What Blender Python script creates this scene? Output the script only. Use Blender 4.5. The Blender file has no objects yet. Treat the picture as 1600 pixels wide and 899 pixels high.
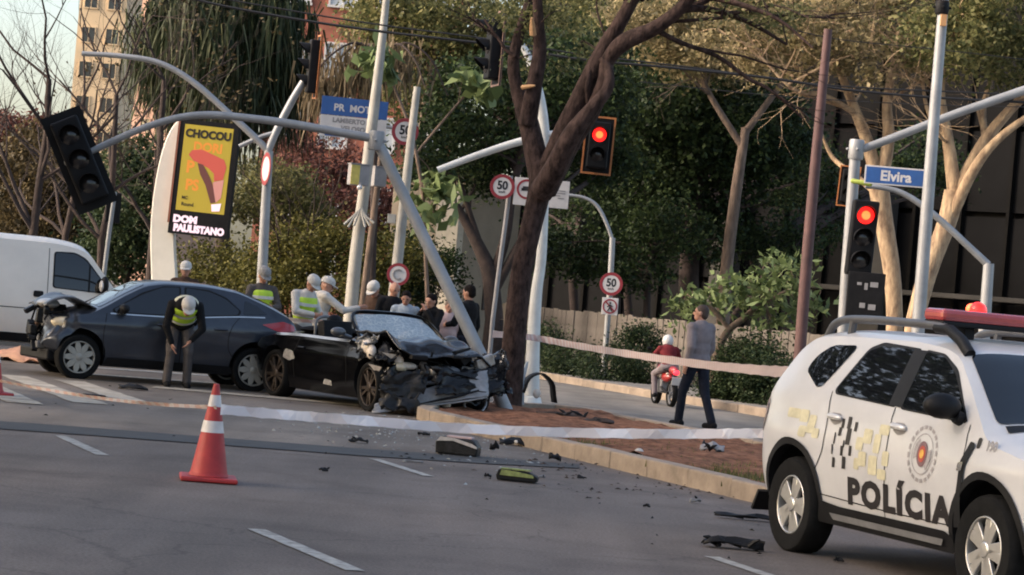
import bpy, bmesh, math, random
import numpy as np
from mathutils import Vector, Matrix, noise
R = math.radians
rnd = random.Random(7)
SC = bpy.context.scene
COL = SC.collection

# ---------------------------------------------------------------- camera
FPX, CAMH, ROLL, PITCH = 4000.0, 1.65, R(5.08), R(0.22)
cam = bpy.data.objects.new('camera', bpy.data.cameras.new('camera'))
COL.objects.link(cam)
cam.data.sensor_width = 36.0
cam.data.lens = 36.0 * FPX / 1600.0
cam.data.clip_start, cam.data.clip_end = 0.1, 3000.0
_cr = Vector((math.cos(ROLL), 0, math.sin(ROLL)))
_cu = Vector((-math.sin(ROLL), 0, math.cos(ROLL)))
_pm = Matrix.Rotation(PITCH, 3, 'X')
_r, _u, _f = _pm @ _cr, _pm @ _cu, _pm @ Vector((0, 1, 0))
_m = Matrix((_r, _u, -_f)).transposed().to_4x4()
_m.translation = Vector((0, 0, CAMH))
cam.matrix_world = _m
SC.camera = cam

# ---------------------------------------------------------------- sky, sun, exposure
SUN_EL, SUN_AZ = R(27.0), R(260.0)       # azimuth clockwise from +Y: to the left of the camera, a touch behind
w = bpy.data.worlds.new('World'); SC.world = w; w.use_nodes = True
nt = w.node_tree
bg = nt.nodes['Background']
sky = nt.nodes.new('ShaderNodeTexSky'); sky.sky_type = 'NISHITA'; sky.sun_disc = False
sky.sun_elevation, sky.sun_rotation = SUN_EL, SUN_AZ
sky.air_density, sky.dust_density, sky.ozone_density = 0.95, 3.5, 0.0
nt.links.new(sky.outputs[0], bg.inputs[0]); bg.inputs[1].default_value = 0.15
sl = bpy.data.lights.new('sun', 'SUN'); sl.energy = 1.9; sl.angle = R(14); sl.color = (1.0, 0.84, 0.72)
so = bpy.data.objects.new('sun', sl); COL.objects.link(so)
_sd = Vector((math.cos(SUN_EL) * math.sin(SUN_AZ), math.cos(SUN_EL) * math.cos(SUN_AZ), math.sin(SUN_EL)))
so.rotation_euler = _sd.to_track_quat('Z', 'Y').to_euler()
so.location = (0, 0, 40)
SC.view_settings.view_transform = 'Standard'; SC.view_settings.look = 'None'
SC.view_settings.gamma = 1.0; SC.view_settings.exposure = 1.3
SC.view_settings.use_curve_mapping = False
SC.render.engine = 'CYCLES'
SC.cycles.max_bounces = 6; SC.cycles.transparent_max_bounces = 8
SC.cycles.use_denoising = True
SC.cycles.pixel_filter_type = 'BLACKMAN_HARRIS'; SC.cycles.filter_width = 1.95      # the photograph is a soft phone zoom

# ---------------------------------------------------------------- placing
def ray(u, v):
    dx, dy = u - 800.0, 449.5 - v
    return (_r * dx + _u * dy + _f * FPX)
def at(u, v, Y):
    d = ray(u, v); return Vector((0, 0, CAMH)) + d * (Y / d.y)
def gnd(u, v, z=0.0):
    d = ray(u, v); return Vector((0, 0, CAMH)) + d * ((z - CAMH) / d.z)
def pxm(Y): return FPX / Y
PHI = R(20.5)
RD = Vector((math.sin(PHI), -math.cos(PHI), 0))      # along the avenue, towards the camera
RN = Vector((math.cos(PHI), math.sin(PHI), 0))       # across it, to the far side
RO = Vector((0.455, 29.8, 0))
def rf(s, o, z=0.0): return RO + RD * s + RN * o + Vector((0, 0, z))
def rfi(p):
    d = Vector((p[0], p[1], 0)) - RO; return d.dot(RD), d.dot(RN)

# ---------------------------------------------------------------- materials
MATS = {}
def mat(name, col, rough=0.6, metal=0.0, var=0.12, scale=6.0, bump=0.0, bscale=None, coat=0.0, spec=0.5, emit=None, estr=0.0, alpha=1.0, trans=0.0, ramp=None, stretch=None):
    if name in MATS: return MATS[name]
    m = bpy.data.materials.new(name); m.use_nodes = True
    nt = m.node_tree; b = nt.nodes['Principled BSDF']
    b.inputs['Roughness'].default_value = rough; b.inputs['Metallic'].default_value = metal
    b.inputs['Specular IOR Level'].default_value = spec
    if coat: b.inputs['Coat Weight'].default_value = coat; b.inputs['Coat Roughness'].default_value = 0.06
    c = (*col, 1)
    tc = nt.nodes.new('ShaderNodeTexCoord'); src = tc.outputs['Object']
    if stretch:
        mp = nt.nodes.new('ShaderNodeMapping'); mp.inputs['Scale'].default_value = (1, 1, stretch); nt.links.new(src, mp.inputs['Vector']); src = mp.outputs[0]
    if var > 0 or bump > 0:
        n = nt.nodes.new('ShaderNodeTexNoise'); n.inputs['Scale'].default_value = scale; n.inputs['Detail'].default_value = 6
        n.inputs['Roughness'].default_value = 0.65
        nt.links.new(src, n.inputs['Vector'])
    if var > 0:
        r = nt.nodes.new('ShaderNodeValToRGB')
        lo = ramp[0] if ramp else tuple(x * (1 - var) for x in col); hi = ramp[1] if ramp else tuple(min(1, x * (1 + var)) for x in col)
        r.color_ramp.elements[0].color = (*lo, 1); r.color_ramp.elements[1].color = (*hi, 1)
        r.color_ramp.elements[0].position = 0.32; r.color_ramp.elements[1].position = 0.68
        nt.links.new(n.outputs[0], r.inputs[0]); nt.links.new(r.outputs[0], b.inputs['Base Color'])
    else:
        b.inputs['Base Color'].default_value = c
    if bump > 0:
        n2 = nt.nodes.new('ShaderNodeTexNoise'); n2.inputs['Scale'].default_value = bscale or scale * 4; n2.inputs['Detail'].default_value = 5
        nt.links.new(src, n2.inputs['Vector'])
        bp = nt.nodes.new('ShaderNodeBump'); bp.inputs['Strength'].default_value = min(1, bump); bp.inputs['Distance'].default_value = 0.02
        nt.links.new(n2.outputs[0], bp.inputs['Height']); nt.links.new(bp.outputs[0], b.inputs['Normal'])
    if emit:
        b.inputs['Emission Color'].default_value = (*emit, 1); b.inputs['Emission Strength'].default_value = estr
    if alpha < 1: b.inputs['Alpha'].default_value = alpha
    if trans > 0: b.inputs['Transmission Weight'].default_value = trans
    MATS[name] = m; return m
def leafmat(name, cols, rough=0.55, transl=0.25):
    m = bpy.data.materials.new(name); m.use_nodes = True; nt = m.node_tree; b = nt.nodes['Principled BSDF']
    g = nt.nodes.new('ShaderNodeNewGeometry'); r = nt.nodes.new('ShaderNodeValToRGB')
    cr = r.color_ramp
    while len(cr.elements) < len(cols): cr.elements.new(0.5)
    for i, c in enumerate(cols):
        cr.elements[i].position = i / max(1, len(cols) - 1); cr.elements[i].color = (*c, 1)
    nt.links.new(g.outputs['Random Per Island'], r.inputs[0]); nt.links.new(r.outputs[0], b.inputs['Base Color'])
    b.inputs['Roughness'].default_value = rough; b.inputs['Specular IOR Level'].default_value = 0.15
    t = nt.nodes.new('ShaderNodeBsdfTranslucent'); nt.links.new(r.outputs[0], t.inputs['Color'])
    mx = nt.nodes.new('ShaderNodeMixShader'); mx.inputs[0].default_value = transl
    nt.links.new(b.outputs[0], mx.inputs[1]); nt.links.new(t.outputs[0], mx.inputs[2])
    nt.links.new(mx.outputs[0], nt.nodes['Material Output'].inputs[0])
    MATS[name] = m; return m

white_paint = mat('white paint', (0.49, 0.485, 0.485), 0.36, var=0.07, scale=1.6, coat=0.5)
van_white = mat('dull white van paint', (0.80, 0.73, 0.64), 0.38, var=0.06, scale=1.5, coat=0.3)
blue_paint = mat('slate blue car paint', (0.030, 0.036, 0.050), 0.3, metal=0.25, var=0.2, scale=2, coat=0.45, spec=.45)
black_paint = mat('black car paint', (0.003, 0.003, 0.0035), 0.13, var=0.3, scale=3, spec=.22)
wreck_skin = mat('scuffed black paint', (0.011, 0.011, 0.012), 0.4, var=0.7, scale=14, bump=0.4, coat=0.12, spec=.2)
hood_paint = mat('buckled hood paint', (0.016, 0.018, 0.022), 0.2, var=0.35, scale=5, bump=0.25, bscale=9, coat=0.3, spec=.3)
black_plastic = mat('black plastic', (0.010, 0.010, 0.011), 0.55, var=0.3, spec=.18)
grey_plastic = mat('grey plastic', (0.16, 0.16, 0.165), 0.5, var=0.2, scale=5)
rubber = mat('tyre rubber', (0.010, 0.010, 0.010), 0.9, var=0.3, scale=14, spec=.12)
alloy = mat('silver alloy', (0.50, 0.49, 0.47), 0.33, metal=0.75, var=0.12)
dull_alloy = mat('dusty wheel cover', (0.34, 0.32, 0.28), 0.5, metal=0.35, var=0.15)
dark_alloy = mat('brown dark alloy', (0.055, 0.042, 0.034), 0.38, metal=0.6, var=0.2)
glass = mat('dark car glass', (0.006, 0.0065, 0.007), 0.03, var=0, spec=0.7)
glass2 = mat('side glass slightly blue', (0.006, 0.007, 0.009), 0.02, var=0, spec=0.75)
chrome = mat('worn chrome', (0.55, 0.54, 0.52), 0.22, metal=0.9, var=0.1)
pole_grey = mat('galvanised pole', (0.27, 0.275, 0.28), 0.5, metal=0.25, var=0.16, scale=3.0, bump=0.04)
pole_cream = mat('pale weathered pole', (0.30, 0.285, 0.25), 0.6, var=0.2, scale=2.5, bump=0.05)
pole_white = mat('white painted pole', (0.60, 0.60, 0.57), 0.5, var=0.14, scale=3.0)
pole_rust = mat('rust brown pole', (0.085, 0.040, 0.036), 0.7, var=0.35, scale=2.5, bump=0.1)
sig_black = mat('signal housing black', (0.008, 0.008, 0.009), 0.6, var=0.3, spec=.15)
sig_orange = mat('orange backplate border', (0.42, 0.15, 0.045), 0.55, var=0.15)
lens_off = mat('unlit signal lens', (0.02, 0.018, 0.018), 0.15, var=0)
lens_red = mat('lit red lens', (0.6, 0.03, 0.02), 0.3, var=0, emit=(1.0, 0.012, 0.010), estr=1.1)
lens_core = mat('lit red lamp core', (0.8, 0.2, 0.1), 0.3, var=0, emit=(1.0, 0.085, 0.018), estr=1.9)
cable = mat('black cable', (0.008, 0.008, 0.009), 0.6, var=0)
sign_red = mat('sign red', (0.25, 0.022, 0.03), 0.5, var=0.1)
sign_white = mat('sign white', (0.55, 0.52, 0.50), 0.5, var=0.08)
sign_black = mat('sign black', (0.012, 0.012, 0.014), 0.6, var=0)
sign_blue = mat('sign blue', (0.022, 0.085, 0.27), 0.45, var=0.1)
sign_grey = mat('sign back grey', (0.24, 0.23, 0.23), 0.55, var=0.15)
skin = mat('skin', (0.42, 0.21, 0.14), 0.55, var=0.1, scale=10)
skin2 = mat('darker skin', (0.22, 0.10, 0.06), 0.55, var=0.1, scale=10)
hair_dark = mat('dark hair', (0.010, 0.007, 0.006), 0.9, var=0.4, scale=40, spec=.15, bump=.6, bscale=60)
hair_grey = mat('grey hair', (0.22, 0.21, 0.20), 0.7, var=0.3, scale=40)
cloth_black = mat('black cloth', (0.009, 0.009, 0.010), 0.95, spec=.2, var=0.3, scale=12, bump=0.3, bscale=14)
cloth_navy = mat('navy cloth', (0.012, 0.014, 0.022), 0.85, spec=.15, var=0.3, scale=12, bump=0.3, bscale=14)
cloth_grey = mat('mauve grey cloth', (0.20, 0.170, 0.175), 0.9, spec=.15, var=0.18, scale=9, bump=0.35, bscale=12)
cloth_ash = mat('ash grey uniform cloth', (0.085, 0.075, 0.072), 0.9, spec=.15, var=0.2, scale=9, bump=0.3, bscale=14)
cloth_white = mat('white cloth', (0.52, 0.49, 0.45), 0.9, var=0.16, scale=9, bump=0.5, bscale=16)
cloth_pink = mat('pale pink cloth', (0.50, 0.36, 0.34), 0.85, var=0.12, scale=9)
cloth_red = mat('red cloth', (0.13, 0.018, 0.022), 0.85, spec=.15, var=0.2, scale=9)
cloth_brown = mat('dark brown cloth', (0.06, 0.035, 0.025), 0.85, spec=.15, var=0.2, scale=9)
vest_lime = mat('lime reflective vest', (0.50, 0.72, 0.05), 0.6, var=0.12, scale=9, emit=None)
vest_silver = mat('reflective strip', (0.62, 0.62, 0.60), 0.35, var=0.05)
cone_red = mat('cone orange red', (0.37, 0.024, 0.024), 0.55, var=0.15, scale=9)
cone_white = mat('cone reflective band', (0.58, 0.54, 0.52), 0.45, var=0.1, scale=14)
tail_red = mat('tail lamp red', (0.42, 0.016, 0.02), 0.2, var=0, coat=0.5)
lamp_clear = mat('headlamp amber clear', (0.62, 0.52, 0.36), 0.15, var=0.1, coat=0.8)
lamp_lit = mat('lit tail lamp', (0.7, 0.05, 0.06), 0.3, var=0, emit=(1.0, 0.03, 0.05), estr=1.0)

# ---------------------------------------------------------------- mesh builder
def rotm(d, up=(0, 0, 1)):
    """3x3 with local z along d, x near the given side"""
    z = Vector(d).normalized(); u = Vector(up)
    if abs(z.dot(u.normalized())) > 0.99: u = Vector((1, 0, 0))
    x = u.cross(z).normalized(); y = z.cross(x)
    return Matrix((x, y, z)).transposed()
class MB:
    def __init__(s): s.v = []; s.f = []; s.m = []
    def add(s, vs, fs, mi=0):
        o = len(s.v); s.v += [tuple(p) for p in vs]; s.f += [tuple(i + o for i in f) for f in fs]; s.m += [mi] * len(fs); return s
    def box(s, c, d, rot=None, mi=0):
        x, y, z = d[0] / 2, d[1] / 2, d[2] / 2; c = Vector(c)
        vs = [Vector((a * x, b * y, e * z)) for a in (-1, 1) for b in (-1, 1) for e in (-1, 1)]
        if rot is not None: vs = [rot @ p for p in vs]
        return s.add([p + c for p in vs], [(0, 1, 3, 2), (4, 6, 7, 5), (0, 4, 5, 1), (2, 3, 7, 6), (0, 2, 6, 4), (1, 5, 7, 3)], mi)
    def tube(s, pts, rads, seg=10, mi=0, cap=True):
        pts = [Vector(p) for p in pts]; n = len(pts)
        if not hasattr(rads, '__len__'): rads = [rads] * n
        vs = []; ref = None
        for i, p in enumerate(pts):
            t = (pts[min(i + 1, n - 1)] - pts[max(i - 1, 0)])
            t = t.normalized() if t.length > 1e-9 else Vector((0, 0, 1))
            if ref is None: ref = Vector((1, 0, 0)) if abs(t.x) < 0.8 else Vector((0, 1, 0))
            a = (ref - t * ref.dot(t)).normalized(); b = t.cross(a); ref = a
            for k in range(seg):
                th = 2 * math.pi * k / seg
                vs.append(p + (a * math.cos(th) + b * math.sin(th)) * rads[i])
        fs = []
        for i in range(n - 1):
            for k in range(seg):
                k2 = (k + 1) % seg
                fs.append((i * seg + k, i * seg + k2, (i + 1) * seg + k2, (i + 1) * seg + k))
        if cap: fs.append(tuple(range(seg - 1, -1, -1))); fs.append(tuple((n - 1) * seg + k for k in range(seg)))
        return s.add(vs, fs, mi)
    def lathe(s, prof, seg=24, M=None, mi=0, closed=False):
        vs = []; n = len(prof)
        for (r, z) in prof:
            for k in range(seg):
                th = 2 * math.pi * k / seg; vs.append(Vector((r * math.cos(th), r * math.sin(th), z)))
        fs = []
        for i in range(n if closed else n - 1):
            j = (i + 1) % n
            for k in range(seg):
                k2 = (k + 1) % seg; fs.append((i * seg + k, i * seg + k2, j * seg + k2, j * seg + k))
        if not closed: fs.append(tuple(range(seg - 1, -1, -1))); fs.append(tuple((n - 1) * seg + k for k in range(seg)))
        if M is not None: vs = [M @ p for p in vs]
        return s.add(vs, fs, mi)
    def ell(s, c, rad, rot=None, seg=14, mi=0):
        c = Vector(c); vs = []; ns = seg // 2 + 1
        vs.append(Vector((0, 0, -rad[2])))
        for i in range(1, ns):
            ph = -math.pi / 2 + math.pi * i / ns
            for k in range(seg):
                th = 2 * math.pi * k / seg
                vs.append(Vector((rad[0] * math.cos(ph) * math.cos(th), rad[1] * math.cos(ph) * math.sin(th), rad[2] * math.sin(ph))))
        vs.append(Vector((0, 0, rad[2])))
        fs = [(0, 1 + (k + 1) % seg, 1 + k) for k in range(seg)]
        for i in range(ns - 2):
            for k in range(seg):
                k2 = (k + 1) % seg; a = 1 + i * seg
                fs.append((a + k, a + k2, a + seg + k2, a + seg + k))
        a = 1 + (ns - 2) * seg; t = len(vs) - 1
        fs += [(a + k, a + (k + 1) % seg, t) for k in range(seg)]
        if rot is not None: vs = [rot @ p for p in vs]
        return s.add([p + c for p in vs], fs, mi)
    def cap(s, a, b, ra, rb, seg=10, mi=0):
        """tapered capsule"""
        a, b = Vector(a), Vector(b); t = (b - a); L = t.length
        if L < 1e-6: return s.ell(a, (ra, ra, ra), seg=seg, mi=mi)
        t /= L; pts = []; rs = []
        for k in range(4): th = math.pi / 2 * (1 - k / 4); pts.append(a - t * ra * math.sin(th)); rs.append(max(ra * math.cos(th), ra * .05))
        for k in range(5): th = math.pi / 2 * (k / 4); pts.append(b + t * rb * math.sin(th)); rs.append(max(rb * math.cos(th), rb * .05))
        return s.tube(pts, rs, seg, mi)
    def prism(s, poly, z0, z1, M=None, mi=0):
        n = len(poly); vs = [Vector((p[0], p[1], z0)) for p in poly] + [Vector((p[0], p[1], z1)) for p in poly]
        if M is not None: vs = [M @ p for p in vs]
        fs = [tuple(range(n - 1, -1, -1)), tuple(range(n, 2 * n))] + [(i, (i + 1) % n, n + (i + 1) % n, n + i) for i in range(n)]
        return s.add(vs, fs, mi)
    def mesh(s, name):
        me = bpy.data.meshes.new(name); me.from_pydata(s.v, [], s.f); return me
    def build(s, name, mats, parent=None, smooth=True, ang=38, bevel=0.0):
        me = s.mesh(name)
        if not isinstance(mats, (list, tuple)): mats = [mats]
        for m in mats: me.materials.append(m)
        if len(mats) > 1: me.polygons.foreach_set('material_index', s.m)
        if smooth:
            me.polygons.foreach_set('use_smooth', [True] * len(me.polygons)); me.set_sharp_from_angle(angle=R(ang))
        return link(name, me, parent, bevel)
def link(name, me, parent=None, bevel=0.0):
    o = bpy.data.objects.new(name, me); COL.objects.link(o)
    if parent is not None: o.parent = parent
    if bevel > 0:
        b = o.modifiers.new('bevel', 'BEVEL'); b.width = bevel; b.segments = 2; b.limit_method = 'ANGLE'; b.angle_limit = R(40)
    return o
def thing(name, label, cat, loc=(0, 0, 0), rz=0.0, group=None):
    o = bpy.data.objects.new(name, None); COL.objects.link(o); o.empty_display_size = 0.2
    o.location = loc; o.rotation_euler = (0, 0, rz)
    o['label'] = label; o['category'] = cat
    if group: o['group'] = group
    return o
def tag(o, label, cat, group=None):
    o['label'] = label; o['category'] = cat
    if group: o['group'] = group
    return o
def struct(o): o['kind'] = 'structure'; return o
def evaluated(me, mods):
    """bake a few modifiers into a new mesh"""
    o = bpy.data.objects.new('bake', me); COL.objects.link(o)
    for f in mods: f(o)
    dg = bpy.context.evaluated_depsgraph_get()
    out = bpy.data.meshes.new_from_object(o.evaluated_get(dg)); COL.objects.unlink(o); bpy.data.objects.remove(o)
    return out
_tc = {}
def text_mesh(body, size=1.0, bold=0.0, xs=1.0, space=1.0):
    """flat text centred on the origin in the xy plane -> (verts, faces)"""
    key = (body, size, bold, xs, space)
    if key in _tc: return _tc[key]
    c = bpy.data.curves.new('txt', 'FONT'); c.body = body; c.size = size; c.offset = bold; c.align_x = 'CENTER'; c.align_y = 'CENTER'
    c.resolution_u = 3; c.space_character = space
    me = evaluated(c, [])
    vs = [Vector((v.co.x * xs, v.co.y, 0)) for v in me.vertices]; fs = [tuple(p.vertices) for p in me.polygons]
    _tc[key] = (vs, fs); return vs, fs
def lettering(name, body, size, material, parent, M, bold=0.0, xs=1.0):
    vs, fs = text_mesh(body, size, bold, xs)
    b = MB().add([M @ v for v in vs], fs); return b.build(name, material, parent, smooth=False)
def frame(o, x, y):
    """4x4 with the given local x and y axes"""
    x = Vector(x).normalized(); y = Vector(y).normalized(); z = x.cross(y)
    m = Matrix((x, y, z)).transposed().to_4x4(); m.translation = Vector(o); return m
def catmull(pts, n=6):
    """smooth polyline through tuples"""
    P = [np.array(p, float) for p in pts]; P = [2 * P[0] - P[1]] + P + [2 * P[-1] - P[-2]]; out = []
    for i in range(1, len(P) - 2):
        for k in range(n):
            t = k / n; a, b, c, d = P[i - 1:i + 3]
            out.append(0.5 * (2 * b + (c - a) * t + (2 * a - 5 * b + 4 * c - d) * t * t + (3 * b - a - 3 * c + d) * t ** 3))
    out.append(P[-2]); return out
def pix_limb(mb, pts, seg=9, n=5, mi=0, parent_loc=(0, 0, 0)):
    """tube through (u, v, depth, width in photo pixels)"""
    q = []
    for (u, v, Y, wpx) in pts:
        p = at(u, v, Y); q.append((p.x, p.y, p.z, 0.5 * wpx / pxm(Y)))
    sm = catmull(q, n); o = Vector(parent_loc)
    mb.tube([Vector(p[:3]) - o for p in sm], [max(0.004, p[3]) for p in sm], seg, mi)
    return [Vector(p[:3]) - o for p in sm]
# ================================================================ THE SETTING
def asphalt_mat(name, lo, hi, speck=0.5, rough=0.85):
    m = bpy.data.materials.new(name); m.use_nodes = True; nt = m.node_tree; b = nt.nodes['Principled BSDF']
    tc = nt.nodes.new('ShaderNodeTexCoord')
    def nz(sc, det, rg=0.6):
        n = nt.nodes.new('ShaderNodeTexNoise'); n.inputs['Scale'].default_value = sc; n.inputs['Detail'].default_value = det
        n.inputs['Roughness'].default_value = rg; nt.links.new(tc.outputs['Object'], n.inputs['Vector']); return n
    a, f = nz(0.35, 9, .7), nz(42, 4, 0.85)
    r = nt.nodes.new('ShaderNodeValToRGB'); r.color_ramp.elements[0].color = (*lo, 1); r.color_ramp.elements[1].color = (*hi, 1)
    r.color_ramp.elements[0].position = 0.36; r.color_ramp.elements[1].position = 0.66
    nt.links.new(a.outputs[0], r.inputs[0])
    r2 = nt.nodes.new('ShaderNodeValToRGB'); r2.color_ramp.elements[0].color = (1 - speck, 1 - speck, 1 - speck, 1); r2.color_ramp.elements[1].color = (1 + speck, 1 + speck, 1 + speck, 1)
    r2.color_ramp.elements[0].position = 0.3; r2.color_ramp.elements[1].position = 0.7
    nt.links.new(f.outputs[0], r2.inputs[0])
    mx = nt.nodes.new('ShaderNodeMix'); mx.data_type = 'RGBA'; mx.blend_type = 'MULTIPLY'; mx.inputs[0].default_value = 1.0
    nt.links.new(r.outputs[0], mx.inputs[6]); nt.links.new(r2.outputs[0], mx.inputs[7]); 
    # worn, streaked lanes running along the avenue
    mp = nt.nodes.new('ShaderNodeMapping'); mp.inputs['Rotation'].default_value = (0, 0, -PHI); mp.inputs['Scale'].default_value = (0.9, 0.07, 1)
    nt.links.new(tc.outputs['Object'], mp.inputs['Vector'])
    st = nt.nodes.new('ShaderNodeTexNoise'); st.inputs['Scale'].default_value = 1.0; st.inputs['Detail'].default_value = 4
    nt.links.new(mp.outputs[0], st.inputs['Vector'])
    r3 = nt.nodes.new('ShaderNodeValToRGB'); r3.color_ramp.elements[0].color = (0.72, 0.72, 0.72, 1); r3.color_ramp.elements[1].color = (1.18, 1.17, 1.15, 1)
    r3.color_ramp.elements[0].position = 0.35; r3.color_ramp.elements[1].position = 0.65
    nt.links.new(st.outputs[0], r3.inputs[0])
    m2 = nt.nodes.new('ShaderNodeMix'); m2.data_type = 'RGBA'; m2.blend_type = 'MULTIPLY'; m2.inputs[0].default_value = 1.0
    nt.links.new(mx.outputs[2], m2.inputs[6]); nt.links.new(r3.outputs[0], m2.inputs[7])
    nt.links.new(m2.outputs[2], b.inputs['Base Color'])
    # hairline cracks and oil stains
    dn = nz(.9, 4); mv = nt.nodes.new('ShaderNodeVectorMath'); mv.operation = 'MULTIPLY_ADD'; mv.inputs[1].default_value = (1.6, 1.6, 0)
    nt.links.new(dn.outputs['Color'], mv.inputs[0]); nt.links.new(tc.outputs['Object'], mv.inputs[2])
    vo = nt.nodes.new('ShaderNodeTexVoronoi'); vo.feature = 'DISTANCE_TO_EDGE'; vo.inputs['Scale'].default_value = .28; nt.links.new(mv.outputs[0], vo.inputs['Vector'])
    r4 = nt.nodes.new('ShaderNodeValToRGB'); r4.color_ramp.elements[0].color = (.74, .74, .74, 1); r4.color_ramp.elements[1].color = (1, 1, 1, 1); r4.color_ramp.elements[0].position = .002; r4.color_ramp.elements[1].position = .006
    nt.links.new(vo.outputs['Distance'], r4.inputs[0])
    sn = nz(.75, 5, .55); r5 = nt.nodes.new('ShaderNodeValToRGB'); r5.color_ramp.elements[0].color = (.62, .60, .60, 1); r5.color_ramp.elements[1].color = (1, 1, 1, 1); r5.color_ramp.elements[0].position = .24; r5.color_ramp.elements[1].position = .50
    nt.links.new(sn.outputs[0], r5.inputs[0])
    prev = m2.outputs[2]
    for rr_ in (r4, r5):
        m3 = nt.nodes.new('ShaderNodeMix'); m3.data_type = 'RGBA'; m3.blend_type = 'MULTIPLY'; m3.inputs[0].default_value = 1.0
        nt.links.new(prev, m3.inputs[6]); nt.links.new(rr_.outputs[0], m3.inputs[7]); prev = m3.outputs[2]
    nt.links.new(prev, b.inputs['Base Color']); b.inputs['Specular IOR Level'].default_value = .25
    b.inputs['Roughness'].default_value = rough
    bp = nt.nodes.new('ShaderNodeBump'); bp.inputs['Strength'].default_value = 0.35; bp.inputs['Distance'].default_value = 0.006
    nt.links.new(f.outputs[0], bp.inputs['Height']); nt.links.new(bp.outputs[0], b.inputs['Normal'])
    MATS[name] = m; return m
asph = asphalt_mat('worn grey asphalt', (0.134, 0.112, 0.099), (0.180, 0.152, 0.135), 0.5)
asph_far = asphalt_mat('dusty pale carriageway', (0.17, 0.155, 0.135), (0.23, 0.21, 0.185), 0.10)  # paler and less speckled than the near asphalt
asph_old = asphalt_mat('dusty junction asphalt', (0.15, 0.128, 0.109), (0.205, 0.175, 0.149), 0.3)
tar = mat('tar seam', (0.030, 0.029, 0.029), 0.75, var=0.25, scale=3)
line_white = mat('worn road paint', (0.31, 0.30, 0.275), 0.85, var=0.45, scale=9)
line_cross = mat('dusty crossing paint', (0.36, 0.32, 0.26), 0.85, var=0.4, scale=2.5)
kerb_m = mat('sandstone kerb', (0.27, 0.212, 0.16), 0.9, var=0.32, scale=2.2, bump=0.3, bscale=16)
soil_m = mat('red soil', (0.19, 0.088, 0.050), 0.95, var=0.6, scale=7.5, spec=.1, bump=1.0, bscale=13)
pave_m = mat('grey pavement', (0.19, 0.175, 0.155), 0.9, var=0.2, scale=1.8, bump=0.15, bscale=20)

def flat(name, pts, z, material, parent=None, kind=True):
    b = MB().add([(p[0], p[1], z) for p in pts], [tuple(range(len(pts)))])
    o = b.build(name, material, parent, smooth=False)
    if kind and parent is None: struct(o)
    return o
road = flat('road', [(-400, -60), (500, -60), (500, 900), (-400, 900)], 0.0, asph)
flat('junction_surface', [gnd(u, v) for u, v in ((-60, 661), (120, 674), (350, 691), (560, 707), (760, 721), (905, 730))] + [rf(-2.2, 0), rf(-17, 0), rf(-17, -60), gnd(-900, 590)], 0.004, asph_old)
junction_b = flat('junction_surface', [rf(s, o) for s, o in ((-2.4, 0), (-4.2, 0.02), (-7.2, 3.4), (-7.2, 8.4), (-17, 8.4), (-17, 0))][::-1], 0.0042, asph_old)
flat('far_carriageway', [rf(s, o) for s, o in ((40, 3.0), (40, 8.6), (-60, 8.6), (-60, 3.0))][::1], 0.008, asph_far)
# the dark tar seam across the lanes
sp = [gnd(-60, 655), gnd(120, 668), gnd(350, 686), gnd(560, 702), gnd(760, 716), gnd(905, 727)]
sq = [gnd(-60, 667), gnd(120, 680), gnd(350, 697), gnd(560, 713), gnd(760, 726), gnd(905, 733)]
b = MB(); n = len(sp); b.add([(p.x, p.y, 0.009) for p in sp] + [(p.x, p.y, 0.009) for p in sq], [(n + i, n + i + 1, i + 1, i) for i in range(n - 1)])
b.build('tar_seam', tar, road, smooth=False)
def dash(p, q, wd, material=line_white, name='lane_marking', z=0.006):
    p, q = Vector((p[0], p[1], 0)), Vector((q[0], q[1], 0)); d = (q - p).normalized(); nrm = Vector((-d.y, d.x, 0)) * wd / 2
    N = 14; rr = random.Random(int(p.x * 100)); vs = []
    for i in range(N + 1):
        t = p.lerp(q, i / N); j = 1 + rr.uniform(-.10, .06)
        vs += [(t + nrm * j), (t - nrm * j)]
    b = MB().add([(a.x, a.y, z) for a in vs], [(2 * i, 2 * i + 1, 2 * i + 3, 2 * i + 2) for i in range(N)])
    return b.build(name, material, road, smooth=False)
dash(gnd(95, 682), gnd(160, 712), 0.12); dash(gnd(400, 828), gnd(555, 893), 0.12)
dash(gnd(585, 718), gnd(670, 745), 0.11); dash(gnd(1112, 871), gnd(1215, 905), 0.11)
_a, _b2 = gnd(95, 682), gnd(400, 828)
# crossing bars, long side along the avenue
for i, (u0, v0, u1, v1) in enumerate(((20, 588, 142, 632), (108, 596, 205, 628), (-70, 583, 40, 632))):
    dash(gnd(u0, v0), gnd(u1, v1), 0.42, line_cross, 'crossing_bar', 0.013)
for i, (u0, v0, u1, v1, wd) in enumerate(((120, 574, 352, 590, .42), (110, 584, 360, 602, .42), (240, 606, 620, 640, .5))):
    dash(gnd(u0, v0), gnd(u1, v1), wd, line_white if i < 2 else line_cross, 'crossing_bar', 0.014)

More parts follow.
